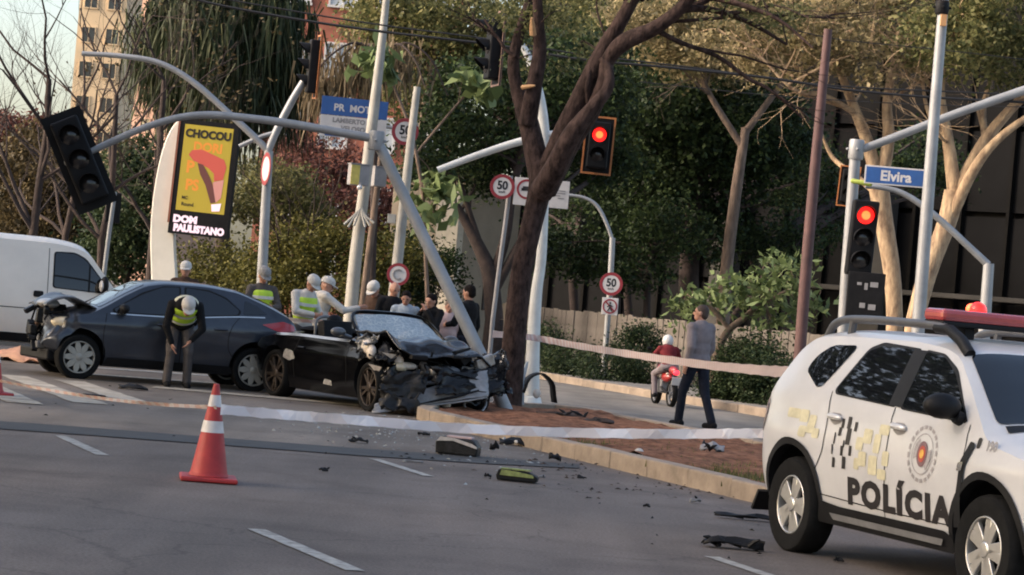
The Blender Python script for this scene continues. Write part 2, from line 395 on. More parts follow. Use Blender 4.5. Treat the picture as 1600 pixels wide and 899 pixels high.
# kerbed island with the tree
isl = [(-2.2, -0.5), (-3.1, -0.36), (-4.0, 0.05), (-5.0, 0.7), (-5.9, 1.4), (-6.6, 2.2), (-6.9, 2.9), (-6.5, 3.3)]
def soil_patch(name, out, z, bump, material, step=0.35):
    bm = bmesh.new(); vs = [bm.verts.new((p[0], p[1], 0)) for p in out]; bm.faces.new(vs)
    for ax in (0, 1):
        lo = min(p[ax] for p in out); hi = max(p[ax] for p in out); x = lo + step
        while x < hi:
            no = (1, 0, 0) if ax == 0 else (0, 1, 0); co = (x, 0, 0) if ax == 0 else (0, x, 0)
            bmesh.ops.bisect_plane(bm, geom=bm.verts[:] + bm.edges[:] + bm.faces[:], plane_co=co, plane_no=no); x += step
    bmesh.ops.triangulate(bm, faces=bm.faces[:])
    for v in bm.verts:
        e = min((Vector((v.co.x, v.co.y)) - Vector((p[0], p[1]))).length for p in out)
        v.co.z = z + bump * (noise.noise(Vector((v.co.x * .9, v.co.y * .9, 1))) + .4 * noise.noise(Vector((v.co.x * 3, v.co.y * 3, 4))) + .45 * noise.noise(Vector((v.co.x * 7, v.co.y * 7, 9))))
    me = bpy.data.meshes.new(name); bm.to_mesh(me); bm.free(); me.materials.append(material)
    me.polygons.foreach_set('use_smooth', [True] * len(me.polygons)); me.update()
    return link(name, me)
IS1 = 34.0
soil_out = [rf(s, o + .1) for s, o in ([(IS1, -0.48), (-2.2, -0.48), (-3.0, -0.34), (-3.9, 0.06), (-4.9, 0.72), (-5.75, 1.4), (-6.4, 2.15), (-6.7, 2.8), (-6.3, 3.1), (IS1, 3.1)])]
median = struct(soil_patch('median', soil_out, 0.135, 0.085, soil_m, .17))
def kerb_run(pts, parent, h=0.15, wd=0.16, L=0.95, seed=3):
    rr = random.Random(seed)
    for a, c in zip(pts[:-1], pts[1:]):
        a, c = Vector(a), Vector(c); tot = (c - a).length; n = max(1, round(tot / L)); d = (c - a).normalized()
        for i in range(n):
            p = a.lerp(c, (i + .5) / n); q = MB(); ang = math.atan2(d.y, d.x) + rr.uniform(-.012, .012)
            q.box((p.x, p.y, h / 2 - .02 + rr.uniform(-.008, .008)), (tot / n - .007, wd, h + .04), Matrix.Rotation(ang, 3, 'Z'))
            q.build('kerb_stone', kerb_m, parent, smooth=False, bevel=0.018)
kerb_run([rf(s, o) for s, o in ((20, -.5), (-2.2, -.5))], median, 0.17, 0.2)
kerb_run([rf(s, o) for s, o in isl], median, 0.16, 0.2, seed=5)
kerb_run([rf(s, o) for s, o in ((-6.5, 3.3), (14, 3.3))], median, 0.15, 0.18, seed=6)
# paved aprons
def slab(name, pts, h, material):
    b = MB(); b.prism([(p[0], p[1]) for p in pts], -0.05, h); return struct(b.build(name, material, smooth=False))
far_pave = slab('far_pavement', [rf(s, o) for s, o in ((30, 8.7), (30, 60), (-60, 60), (-60, 8.7))][::1], 0.12, pave_m)
kerb_run([rf(s, o) for s, o in ((2, 8.6), (-28, 8.6))], far_pave, 0.15, 0.18, 1.2, seed=8)
left_pave = slab('left_pavement', [rf(s, o) for s, o in ((-18, -45), (-18, 2.2), (-120, 2.2), (-120, -45))][::-1], 0.12, pave_m)
terr = MB()
hill_m = mat('dark park soil', (0.05, 0.045, 0.03), 0.95, var=0.3, scale=0.4)
terr.prism([(-90, 62), (-4, 62), (-4, 140), (-90, 140)], 0.125, 0.16)
struct(terr.build('park_ground', hill_m, smooth=False))

# grass on the island
gm = leafmat('dry grass blades', [(0.05, 0.06, 0.02), (0.12, 0.12, 0.04), (0.20, 0.16, 0.07)], transl=0.2)
def grass(name, label, spots, n, h, seed=2):
    rg = np.random.default_rng(seed); V = []; F = []
    for (c, rx, ry) in spots:
        for k in range(n):
            s_, o_ = rfi(c); p = rf(s_ + rg.normal() * rx, o_ + rg.normal() * ry, 0.10); a = rg.uniform(0, 6.28); L = h * rg.uniform(.5, 1.3)
            d = Vector((math.cos(a), math.sin(a), 0)); t = Vector((rg.normal() * .4, rg.normal() * .4, 1)).normalized() * L; i = len(V)
            V += [tuple(p - d * .008), tuple(p + d * .008), tuple(p + t)]; F.append((i, i + 1, i + 2))
    me = bpy.data.meshes.new(name); me.from_pydata(V, [], F); me.materials.append(gm); o = link(name, me)
    o['kind'] = 'stuff'; o['label'] = label; o['category'] = 'grass'; return o
grass('grass', 'thin dry grass growing on the red soil island', [(rf(5.8, .1), 1.2, .25), (rf(3.0, .1), 1.2, .2), (rf(8, .4), 1.2, .3), (rf(4.2, 1.0), 1.5, .5)], 1100, 0.07)

# ================================================================ LEAVES AND TREES
def leaf_cloud(name, cents, nleaf, L, Wd, material, parent, seed, up=0.7, squash=0.65):
    if L < .4 and nleaf > 20: nleaf = int(nleaf * 1.75); L *= .74; Wd *= .74
    rg = np.random.default_rng(seed)
    C = np.array([[c[0].x, c[0].y, c[0].z, c[1]] for c in cents])
    n = len(C) * nleaf
    base = np.repeat(C[:, :3], nleaf, 0); rad = np.repeat(C[:, 3], nleaf)[:, None]
    off = rg.normal(0, 0.5, (n, 3)); off[:, 2] *= squash
    P = base + off * rad
    nr = rg.normal(0, 1, (n, 3)); nr[:, 2] = np.abs(nr[:, 2]) * .7 + up; nr /= np.linalg.norm(nr, axis=1)[:, None]
    t = rg.normal(0, 1, (n, 3)); a = np.cross(nr, t); a /= np.linalg.norm(a, axis=1)[:, None]; bb = np.cross(nr, a)
    ll = (L * rg.uniform(.55, 1.3, n))[:, None]; ww = (Wd * rg.uniform(.6, 1.3, n))[:, None]
    V = np.stack([P - a * ll / 2, P + bb * ww / 2 - nr * ww * .18, P + a * ll / 2, P - bb * ww / 2 - nr * ww * .18], 1).reshape(-1, 3)
    return quad_mesh(name, V, n, material, parent)
def quad_mesh(name, V, n, material, parent):
    me = bpy.data.meshes.new(name); me.vertices.add(n * 4); me.vertices.foreach_set('co', V.astype(np.float32).ravel())
    me.loops.add(n * 4); me.loops.foreach_set('vertex_index', np.arange(n * 4, dtype=np.int32))
    me.polygons.add(n); me.polygons.foreach_set('loop_start', np.arange(n, dtype=np.int32) * 4)
    me.update(calc_edges=True); me.materials.append(material)
    return link(name, me, parent)
def blob(u, v, Y, ru, rv, rd): return (at(u, v, Y), ru / pxm(Y), rd, rv / pxm(Y))
def fill(blobs, ncl, crad, seed, org=Vector((0, 0, 0))):
    rg = random.Random(seed); out = []
    vol = [b[1] * b[2] * b[3] for b in blobs]; tot = sum(vol)
    for b, vv in zip(blobs, vol):
        for k in range(max(3, int(ncl * vv / tot))):
            while True:
                x, y, z = (rg.uniform(-1, 1) for _ in range(3)); q = x * x + y * y + z * z
                if q < 1 and (q > .25 or rg.random() < .4): break
            out.append((b[0] + Vector((x * b[1], y * b[2], z * b[3])) - org, crad * rg.uniform(.55, 1.35)))
    return out
bark_d = mat('dark brown bark', (0.036, 0.024, 0.020), 0.95, var=0.4, scale=5, bump=0.9, bscale=14)
bark_c = mat('purplish brown bark', (0.042, 0.027, 0.023), 0.95, var=0.75, scale=14, bump=1.0, bscale=30, stretch=.45, spec=.15)
bark_p = mat('pale mottled bark', (0.36, 0.26, 0.165), 0.9, var=0.5, scale=7, bump=0.8, bscale=20, stretch=.35, ramp=((0.15, 0.095, 0.06), (0.50, 0.36, 0.22)))
bark_g = mat('grey brown bark', (0.13, 0.092, 0.068), 0.9, var=0.5, scale=8, bump=0.8, bscale=20, stretch=.25)
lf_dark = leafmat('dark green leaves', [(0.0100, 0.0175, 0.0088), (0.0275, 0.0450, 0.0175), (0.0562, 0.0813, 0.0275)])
lf_mid = leafmat('mid green leaves', [(0.05, 0.058, 0.022), (0.125, 0.13, 0.05), (0.27, 0.245, 0.105)], transl=.4)
lf_yel = leafmat('olive yellow leaves', [(0.10, 0.09, 0.042), (0.23, 0.19, 0.095), (0.40, 0.32, 0.18)], transl=.42)
lf_olive = leafmat('brown olive leaves', [(0.0360, 0.0288, 0.0144), (0.0780, 0.0576, 0.0264), (0.1440, 0.1080, 0.0504)])
lf_red = leafmat('reddish brown leaves', [(0.05, 0.022, 0.018), (0.12, 0.050, 0.040), (0.19, 0.085, 0.065)])
lf_frond = leafmat('hanging dry fronds', [(0.010, 0.016, 0.007), (0.032, 0.044, 0.018), (0.085, 0.090, 0.045)], transl=0.15)
lf_big = leafmat('broad pale leaves', [(0.0550, 0.0770, 0.0275), (0.1320, 0.1760, 0.0660), (0.2310, 0.2860, 0.1320)], transl=0.3)
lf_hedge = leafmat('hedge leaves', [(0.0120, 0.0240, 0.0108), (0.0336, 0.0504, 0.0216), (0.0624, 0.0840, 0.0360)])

def grow(mb, p, d, L, r, depth, rg, tips, spread=0.6, up=0.15, seg=6, kids=(2, 3), mi=0):
    pts = [Vector(p)]; rs = [r]; d = Vector(d).normalized(); n = 4
    for i in range(n):
        d = (d + Vector((rg.gauss(0, .13), rg.gauss(0, .13), rg.gauss(0, .09) + up * .2))).normalized()
        pts.append(pts[-1] + d * L / n); rs.append(r * (1 - .45 * (i + 1) / n))
    mb.tube(pts, rs, seg if depth > 1 else 4, mi, cap=False)
    if depth <= 0: tips.append(pts[-1]); return
    for k in range(rg.randint(*kids)):
        f = rg.choice([1.0, 1.0, .75, .5]); i = int(f * n)
        sd = Vector((rg.gauss(0, 1), rg.gauss(0, 1), rg.gauss(0, .7) + up)).normalized()
        grow(mb, pts[i], (d + sd * spread * 1.3).normalized(), L * rg.uniform(.6, .85), rs[i] * rg.uniform(.5, .8), depth - 1, rg, tips, spread, up, seg, kids, mi)
def tree(name, label, limbs, bark, blobs, lm, ncl=120, nleaf=60, L=.22, Wd=.13, crad=.7, seed=1, group=None, twigs=24, z0=0.1, extra=None, up=0.3, ws=1.0):
    """limbs: pixel polylines, the first one starts at the foot"""
    f = limbs[0][0]; base = at(f[0], f[1], f[2]); base.z = z0
    t = thing(name, label, 'tree', base, group=group); mb = MB(); ends = []
    l0 = [tuple(limbs[0][0])] + [tuple(x) for x in limbs[0][1:]]
    for i, lb in enumerate(limbs):
        q = pix_limb(mb, [(x[0], x[1], x[2], x[3] * ws) for x in lb], 9, 5, parent_loc=base); ends += q[len(q) // 2:]
    p = at(*f[:3]) - base
    if p.z > 0.02: mb.tube([p + Vector((0, 0, .02)), Vector((p.x, p.y, -.15))], [f[3] / 2 / pxm(f[2]), f[3] * .6 / pxm(f[2])], 9)
    rg = random.Random(seed); cl = fill(blobs, ncl, crad, seed, base) if blobs else []
    for k in range(min(twigs, len(cl))):
        c = rg.choice(cl)[0]; e = min(ends, key=lambda q: (q - c).length + rg.uniform(0, 1.2))
        md = e.lerp(c, .5) + Vector((rg.gauss(0, .15), rg.gauss(0, .15), rg.uniform(0, .25)))
        L_ = (c - e).length; sm = catmull([tuple(e), tuple(md), tuple(c)], 4)
        mb.tube([Vector(s) for s in sm], [max(.012, .018 * L_) * (1 - .75 * i / (len(sm) - 1)) for i in range(len(sm))], 5, cap=False)
    if extra: extra(mb, base, rg)
    mb.build('trunk', bark, t, ang=60)
    if cl: leaf_cloud('crown', cl, nleaf, L, Wd, lm, t, seed, up)
    return t

# --- the tree the cars stopped against
def c_extra(mb, base, rg):
    tips = []
    for (u, v, Y, du, dv, L, r) in ((838, 10, 35.6, .2, 1, 1.1, .05), (805, 90, 35.7, -.7, .6, .8, .03), (1000, 0, 35.3, .5, .9, 1.2, .06), (1050, 22, 35.0, 1, .35, 1.6, .06), (960, 70, 35.2, .2, .9, .9, .035), (1090, 75, 35, 1, -.25, 1.3, .022), (1180, 128, 35, 1, -.4, .9, .016), (1130, 20, 35, 1, .1, 1.6, .03), (1040, 35, 34.9, 1, .2, 1.5, .03)):
        grow(mb, at(u, v, Y) - base, (du, rg.uniform(-.3, .3), dv), L, r, 3, rg, tips, .55, .1)
    c_extra.tips = tips
ct = tree('street_tree', 'forked brown street tree on the island, wreck pressed against its trunk',
     [[(790, 652, 35.5, 56), (797, 600, 35.5, 47), (804, 520, 35.5, 43), (812, 440, 35.5, 40), (826, 370, 35.5, 39), (840, 310, 35.5, 42), (848, 268, 35.5, 48)],
      [(847, 290, 35.5, 46), (833, 225, 35.6, 40), (823, 182, 35.7, 36), (808, 140, 35.8, 25), (802, 95, 35.8, 22), (815, 40, 35.9, 19), (836, -25, 36, 15)],
      [(824, 195, 35.6, 34), (835, 130, 35.5, 30), (843, 80, 35.5, 26), (841, 30, 35.4, 20), (838, -30, 35.3, 16)],
      [(850, 290, 35.5, 48), (878, 215, 35.4, 42), (902, 165, 35.3, 39), (926, 115, 35.2, 37), (946, 75, 35.2, 34), (966, 40, 35.1, 27), (1002, -25, 35, 22)],
      [(853, 300, 35.4, 38), (892, 225, 35.2, 34), (922, 180, 35.1, 30), (944, 130, 35, 28), (950, 95, 35, 26), (976, 66, 34.9, 32), (1022, 45, 34.8, 27), (1062, 15, 34.7, 23), (1095, -25, 34.6, 20)],
      [(846, 300, 35.4, 46), (868, 262, 35.1, 40), (893, 212, 34.9, 36), (925, 170, 34.8, 26), (949, 140, 34.8, 22), (951, 110, 34.9, 17), (941, 92, 35, 13)],
      [(1022, 45, 34.8, 11), (1062, 66, 34.9, 9), (1120, 88, 35, 8), (1168, 122, 35, 7), (1205, 142, 35, 6), (1255, 185, 35, 4)],
      [(920, 160, 35.1, 12), (918, 135, 35, 10), (922, 110, 35, 6)],
      [(1062, 15, 34.7, 14), (1110, 15, 34.8, 12), (1170, 35, 34.9, 9), (1230, 70, 35, 5)],
      [(1085, -10, 34.6, 14), (1150, 5, 34.4, 11), (1215, 30, 34.2, 7), (1270, 75, 34, 4)],
      [(790, 640, 35.5, 30), (768, 650, 35.2, 18), (752, 660, 34.9, 6)], [(795, 640, 35.4, 30), (822, 652, 35.2, 16), (842, 660, 35.1, 6)]],
     bark_c, [blob(865, 20, 36, 60, 30, .6), blob(800, 30, 36, 50, 35, .6), blob(860, 105, 36.2, 40, 18, .4), blob(925, 75, 35.8, 35, 18, .4), blob(1010, -40, 35.2, 120, 30, .8), blob(1180, 20, 35, 90, 25, .6)], lf_mid, 70, 34, .11, .06, .3, seed=4, twigs=20, extra=c_extra, ws=.87)
# wounds on the trunk: pale broken stubs
for (p0, p1, wd) in (((833, 55, 35.3), (831, 28, 35.2), 11), ((816, 137, 35.42), (836, 134, 35.3), 8)):
    q = MB(); a, b_ = at(*p0) - ct.location, at(*p1) - ct.location
    q.tube([a, a.lerp(b_, .5), b_], [wd / 2 / 113, wd * .42 / 113, wd * .18 / 113], 8)
    q.build('torn_wood', mat('fresh torn wood', (0.42, 0.24, 0.11), .8, var=.25, scale=20), ct)
q = MB(); hb = catmull([tuple(at(*p) - ct.location) for p in ((764, 652, 35.1), (772, 632, 35.05), (779, 622, 35.0), (786, 640, 35.0), (794, 638, 35.0), (799, 655, 35.0))], 4)
q.tube([Vector(p) for p in hb], .035, 7); q.build('paint_scrape', mat('pale scraped wood', (0.62, 0.58, 0.54), .8, var=.2), ct)

# --- right hand trees with pale trunks
def twiggy(spots):
    def f(mb, base, rg):
        for (u, v, Y, dx, dz, L, r, dep) in spots:
            for k in range(2): grow(mb, at(u, v, Y) - base, (dx + rg.gauss(0, .3), rg.gauss(0, .5), dz + rg.gauss(0, .2)), L * rg.uniform(.7, 1.2), r, dep, rg, [], .7, .05, 5, (2, 4))
    return f
tree('pale_bark_tree', 'pale barked tree right behind the blue street name sign',
     [[(1398, 505, 57, 26), (1394, 430, 57, 27), (1380, 340, 57, 30), (1372, 285, 57, 33)],
      [(1373, 290, 57, 24), (1356, 225, 57, 20), (1336, 172, 57, 16), (1312, 110, 57, 12), (1290, 50, 57, 8)],
      [(1374, 290, 57, 24), (1388, 220, 57, 20), (1386, 160, 57, 15), (1398, 95, 57, 12), (1410, 30, 57, 8)],
      [(1340, 180, 57, 10), (1290, 150, 56.5, 8), (1240, 140, 56, 6), (1190, 90, 56, 4)],
      [(1368, 300, 57, 12), (1330, 270, 57.5, 9), (1300, 245, 58, 7), (1280, 200, 58, 4)]],
     bark_p, [blob(1300, 30, 57, 170, 70, 2.5), blob(1200, 75, 57, 130, 55, 2), blob(1370, 105, 56.5, 90, 40, 1.6)], lf_yel, 112, 55, .20, .11, .5, seed=11, group='pale barked trees on the far side', twigs=45, extra=twiggy([(1336, 172, 57, -.6, .5, 1.7, .045, 3), (1312, 110, 57, -.8, .2, 1.6, .04, 3), (1240, 120, 56, -.7, .7, 1.2, .022, 3), (1190, 80, 56, -1, .3, 1.1, .02, 3), (1386, 160, 57, .5, .7, 1.4, .04, 3)]))
tree('pale_bark_tree', 'pale barked tree with a wide V fork between grey pole and curved bracket pole',
     [[(1428, 505, 56, 28), (1450, 425, 56, 30), (1478, 352, 56, 30), (1492, 300, 56, 34)],
      [(1492, 300, 56, 24), (1482, 225, 56, 19), (1470, 150, 56, 14), (1478, 90, 56, 9), (1500, 30, 56, 6)],
      [(1496, 300, 56, 26), (1538, 222, 56, 20), (1580, 170, 56, 16), (1640, 110, 56, 12), (1690, 50, 56, 8)],
      [(1484, 345, 56, 20), (1522, 265, 55.5, 17), (1566, 212, 55.2, 13), (1640, 160, 55, 9)],
      [(1540, 220, 56, 12), (1536, 170, 56.5, 10), (1550, 110, 57, 7), (1540, 40, 57, 5)],
      [(1482, 220, 56, 9), (1452, 180, 56, 7), (1440, 120, 56, 5)]],
     bark_p, [blob(1540, 20, 56, 130, 80, 2.5), blob(1480, 60, 55, 80, 50, 1.8), blob(1600, 90, 56, 60, 40, 1.5)], lf_mid, 115, 55, .20, .11, .5, seed=12, group='pale barked trees on the far side', twigs=40, extra=twiggy([(1470, 150, 56, -.5, .6, 1.4, .04, 3), (1482, 225, 56, -.9, .4, 1.3, .035, 3), (1540, 220, 56, .2, 1, 1.5, .04, 3), (1580, 170, 56, .6, .6, 1.5, .04, 3), (1440, 130, 56, -.8, .3, 1.2, .03, 3)]))
tree('olive_tree', 'olive crowned tree spreading over the dark glass building',
     [[(1128, 520, 66, 22), (1135, 420, 66, 20), (1150, 300, 66, 18), (1165, 200, 66, 14)], [(1160, 230, 66, 12), (1110, 150, 66, 9), (1080, 80, 66, 6)], [(1162, 210, 66, 12), (1230, 120, 66, 9), (1280, 60, 66, 6)]],
     bark_g, [blob(1120, 70, 66, 120, 55, 2.5), blob(1050, 45, 66, 110, 50, 2.5), blob(1190, 20, 66, 130, 50, 2.5)], lf_yel, 150, 55, .22, .12, .6, seed=13, twigs=30, extra=twiggy([(1110, 150, 66, -.6, .6, 1.6, .04, 3), (1230, 120, 66, .7, .5, 1.6, .04, 3)]))
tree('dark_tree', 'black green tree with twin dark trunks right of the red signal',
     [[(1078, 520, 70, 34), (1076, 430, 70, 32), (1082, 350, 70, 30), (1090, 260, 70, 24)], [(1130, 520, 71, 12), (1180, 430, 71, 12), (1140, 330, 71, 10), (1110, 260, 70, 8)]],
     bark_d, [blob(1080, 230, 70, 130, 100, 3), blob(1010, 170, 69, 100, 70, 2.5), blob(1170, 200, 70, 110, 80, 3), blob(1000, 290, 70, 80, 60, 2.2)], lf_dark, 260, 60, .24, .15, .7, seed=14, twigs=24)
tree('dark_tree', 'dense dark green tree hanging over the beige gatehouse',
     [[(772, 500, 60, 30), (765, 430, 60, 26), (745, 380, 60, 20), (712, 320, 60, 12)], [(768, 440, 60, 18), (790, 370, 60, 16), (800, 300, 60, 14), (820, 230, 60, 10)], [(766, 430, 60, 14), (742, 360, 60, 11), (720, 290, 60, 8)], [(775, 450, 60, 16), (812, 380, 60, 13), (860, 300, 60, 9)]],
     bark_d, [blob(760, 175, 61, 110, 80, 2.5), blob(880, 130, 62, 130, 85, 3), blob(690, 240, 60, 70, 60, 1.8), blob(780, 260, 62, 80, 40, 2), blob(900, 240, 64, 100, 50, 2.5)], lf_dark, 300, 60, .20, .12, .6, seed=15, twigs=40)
tree('green_tree', 'bright green tree crown high behind the tall pale pole',
     [[(660, 520, 82, 18), (655, 350, 82, 16), (660, 200, 82, 14), (680, 80, 82, 10)]],
     bark_g, [blob(680, 30, 82, 120, 60, 3), blob(600, 20, 82, 70, 60, 2.5), blob(760, 60, 82, 80, 60, 3), blob(640, 130, 84, 90, 60, 3), blob(890, 30, 84, 120, 55, 3)], lf_mid, 260, 55, .26, .15, .8, seed=16)
tree('green_tree', 'yellow green tree crown above the red signal in mid picture',
     [[(960, 520, 78, 18), (965, 350, 78, 16), (980, 220, 78, 12), (1000, 90, 78, 8)]],
     bark_d, [blob(990, 80, 76, 100, 45, 2.5), blob(940, 100, 75, 60, 30, 2), blob(1060, 120, 76, 80, 40, 2.5)], lf_mid, 130, 55, .22, .12, .6, seed=17)
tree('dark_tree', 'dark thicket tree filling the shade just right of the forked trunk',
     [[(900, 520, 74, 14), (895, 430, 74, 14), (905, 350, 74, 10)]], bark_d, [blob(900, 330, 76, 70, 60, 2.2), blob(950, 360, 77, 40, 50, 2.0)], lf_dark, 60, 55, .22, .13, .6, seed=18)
tree('dark_tree', 'dark thicket tree behind the curved top of the bracket post',
     [[(985, 520, 76, 14), (980, 440, 76, 12), (990, 350, 76, 9)]], bark_d, [blob(1000, 370, 77, 60, 50, 2.2), blob(1240, 260, 78, 60, 60, 2.5)], lf_dark, 60, 55, .22, .13, .6, seed=28)

tree('dark_tree', 'low dark tree hanging its leaves over the plank fence behind the walking man',
     [[(1010, 520, 68, 12), (1012, 440, 68, 11), (1020, 380, 68, 8)]],
     bark_d, [blob(1000, 410, 68, 60, 45, 1.5), blob(1050, 350, 68, 70, 50, 1.8), blob(1130, 370, 70, 50, 55, 1.6), blob(900, 400, 70, 60, 50, 1.6)], lf_dark, 110, 55, .20, .12, .55, seed=19)
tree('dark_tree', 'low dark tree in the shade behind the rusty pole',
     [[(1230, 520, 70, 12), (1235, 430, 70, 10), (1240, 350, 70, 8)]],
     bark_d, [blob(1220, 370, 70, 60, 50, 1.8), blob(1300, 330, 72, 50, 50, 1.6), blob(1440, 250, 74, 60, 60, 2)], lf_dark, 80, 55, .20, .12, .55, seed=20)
# --- left hand side
def strips(name, anchors, n, Lr, Wd, material, parent, seed, sway=.25):
    rg = np.random.default_rng(seed); V = []; cnt = 0
    for (c, rad) in anchors:
        for k in range(n):
            p = np.array(c) + rg.normal(0, .5, 3) * rad; L = Lr * rg.uniform(.4, 1.2); d = rg.normal(0, sway, 3); d[2] = -1; a = rg.uniform(0, 6.28)
            sd = np.array([math.cos(a), math.sin(a), 0]) * Wd * rg.uniform(.5, 1.2) / 2; m = 3; q = p
            for i in range(m):
                d2 = d * np.array([1 - .25 * i, 1 - .25 * i, 1]); q2 = q + d2 / np.linalg.norm(d2) * L / m; f0, f1 = 1 - i / m * .6, 1 - (i + 1) / m * .9
                V += [q - sd * f0, q + sd * f0, q2 + sd * f1, q2 - sd * f1]; cnt += 1; q = q2
    return quad_mesh(name, np.array(V), cnt, material, parent)
def weeping(name, label, foot, limbs, blobs, ncl, n, Lr, Wd, seed, lm=lf_frond, z0=.1):
    base = at(*foot); base.z = z0; t = thing(name, label, 'tree', base); mb = MB()
    for lb in limbs: pix_limb(mb, lb, 8, 5, parent_loc=base)
    mb.build('trunk', bark_d, t, ang=60)
    cl = fill(blobs, ncl, .55, seed, base)
    strips('crown', [(tuple(c[0]), c[1]) for c in cl], n, Lr, Wd, lm, t, seed)
    return t
weeping('weeping_tree', 'tall dark weeping tree with long hanging fronds behind the lit advert board', (345, 500, 64),
    [[(345, 560, 64, 26), (348, 400, 64, 24), (345, 250, 64, 22), (340, 100, 64, 18), (330, -40, 64, 12)], [(345, 150, 64, 12), (400, 60, 64, 9), (440, -20, 64, 6)], [(345, 180, 64, 10), (290, 100, 64, 8), (260, 0, 64, 5)]],
    [blob(340, 40, 64, 100, 70, 2), blob(420, 30, 64, 60, 60, 1.6), blob(280, 60, 65, 60, 60, 1.5), blob(350, 130, 64.5, 90, 50, 1.6), blob(440, 110, 65, 40, 60, 1.2)], 200, 42, 1.5, .07, 21)
weeping('drooping_palm', 'drooping dry palm head behind the tall pale pole', (575, 460, 58),
    [[(580, 470, 58, 12), (585, 300, 58, 12), (588, 190, 58, 12), (596, 95, 58, 12)]] + [[(596, 95, 58, 5), (596 + 40 * s, 72 - 5 * abs(s), 58 + .4 * k, 4), (596 + 85 * s, 92, 58 + .8 * k, 3), (596 + 115 * s, 150 + 12 * k, 58 + k, 2)] for k, s in ((-1, -1), (0, -.75), (1, -.5), (1, .35), (-1, .6), (0, .9))],
    [blob(560, 92, 58, 45, 16, .5), blob(525, 120, 58, 40, 28, .4), blob(500, 150, 58, 18, 25, .3), blob(620, 90, 58, 35, 15, .5)], 34, 34, .75, .055, 22,
    leafmat('dry palm fronds', [(0.06, 0.045, 0.025), (0.14, 0.105, 0.06), (0.22, 0.165, 0.10)]))
def bare(u, v, Y, wpx, hpx, label, seed, lean=0.0, leaf=0):
    base = at(u, v, Y); base.z = .1; rg = random.Random(seed); t = thing('bare_tree', label, 'tree', base, group='leafless trees by the left edge'); mb = MB(); tips = []
    H = hpx / pxm(Y); r = wpx / 2 / pxm(Y); pts = [Vector((lean * H * (k / 5) ** 1.3 + rg.gauss(0, .05), rg.gauss(0, .05), H * k / 5)) for k in range(6)]; rs = [r * (1 - .5 * k / 5) for k in range(6)]
    pts[0].z = -.1
    mb.tube(pts, rs, 8)
    for k in range(2, 6):
        for j in range(2):
            a = rg.uniform(0, 6.28); grow(mb, pts[k], (math.cos(a), math.sin(a) * .6, rg.uniform(.5, 1.3)), rg.uniform(1.3, 2.1), rs[k] * .6, 4, rg, tips, .6, .25, kids=(2, 3))
    mb.build('trunk', bark_d, t, ang=60)
    if leaf: leaf_cloud('crown', [(p, .35) for p in tips[::2]], leaf, .12, .07, lf_olive, t, seed)
    return t
bare(38, 480, 50, 17, 400, 'leafless tree at the far left against the pale sky', 31, .02)
bare(100, 470, 54, 13, 370, 'thin leafless tree just right of the leftmost one', 32, -.01)
bare(152, 470, 52, 14, 380, 'leafless tree behind the dangling broken signal', 33, .03)
bare(228, 470, 56, 16, 400, 'leafless tree just left of the advert column', 34, .0, 5)
bare(462, 440, 60, 9, 170, 'slender leafless tree between grey bracket pole and tall pole', 35, .04)
def low_tree(name, label, u, v, Y, blobs, lm, ncl, seed, wpx=12, n=60, L=.2, Wd=.12, crad=.6, group=None):
    return tree(name, label, [[(u, v, Y, wpx), (u + 3, v - 40, Y, wpx * .9), (u + 5, v - 90, Y, wpx * .6), (u + 8, v - 130, Y, wpx * .4)]], bark_d, blobs, lm, ncl, n, L, Wd, crad, seed, group, 22)
low_tree('olive_brown_tree', 'olive brown tree mass behind the white van', 60, 470, 72, [blob(60, 290, 72, 90, 90, 2.5), blob(30, 380, 71, 80, 60, 2.2), blob(120, 360, 72, 70, 70, 2)], lf_olive, 230, 41, L=.22)
low_tree('olive_brown_tree', 'dull green small tree between van and advert column', 195, 470, 66, [blob(200, 330, 66, 55, 80, 1.8), blob(180, 400, 66, 70, 40, 1.6), blob(215, 260, 67, 40, 50, 1.5)], lf_hedge, 120, 42)
low_tree('red_leaved_tree', 'red leaved low tree on the skyline at far left', 20, 420, 84, [blob(20, 215, 84, 80, 35, 2.2), blob(90, 215, 85, 50, 28, 1.8)], lf_red, 90, 43, L=.25)
low_tree('red_leaved_tree', 'rusty red leaved tree in front of the brick building', 505, 450, 74, [blob(500, 270, 74, 70, 55, 2), blob(450, 235, 75, 40, 35, 1.6), blob(560, 330, 74, 50, 50, 1.6), blob(610, 330, 75, 40, 60, 1.5)], lf_red, 120, 44, n=42)
low_tree('green_tree', 'mixed green tree right of the grey bracket pole', 440, 455, 68, [blob(450, 310, 68, 45, 50, 1.5), blob(395, 300, 69, 40, 60, 1.5), blob(480, 350, 68, 40, 35, 1.3)], lf_mid, 90, 45, n=48)
def bush(name, label, blobs, lm, ncl, seed, n=60, L=.14, Wd=.09, crad=.45, group=None, cat='shrub', z0=.12):
    c = blobs[0][0].copy(); c.z = z0; t = thing(name, label, cat, c, group=group); mb = MB(); rg = random.Random(seed)
    cl = fill(blobs, ncl, crad, seed, c)
    for k in range(10):
        e = rg.choice(cl)[0]; mb.tube([Vector((e.x * .5, e.y * .5, -.05)), Vector((e.x * .7, e.y * .7, e.z * .5)), e], [.03, .02, .008], 5)
    mb.build('stems', bark_d, t); leaf_cloud('foliage', cl, n, L, Wd, lm, t, seed, up=.5, squash=.9); return t
bush('yellow_green_shrub', 'large yellow green shrub behind the officers', [blob(500, 400, 60, 90, 50, 1.4), blob(600, 410, 60, 60, 45, 1.4), blob(440, 420, 60, 60, 40, 1.2), blob(340, 420, 61, 60, 40, 1.2), blob(520, 450, 59, 110, 40, 1.2), blob(400, 450, 59, 60, 35, 1.1)], leafmat('yellow green shrub leaves', [(0.035, 0.036, 0.010), (0.085, 0.082, 0.020), (0.145, 0.13, 0.035)]), 260, 51)
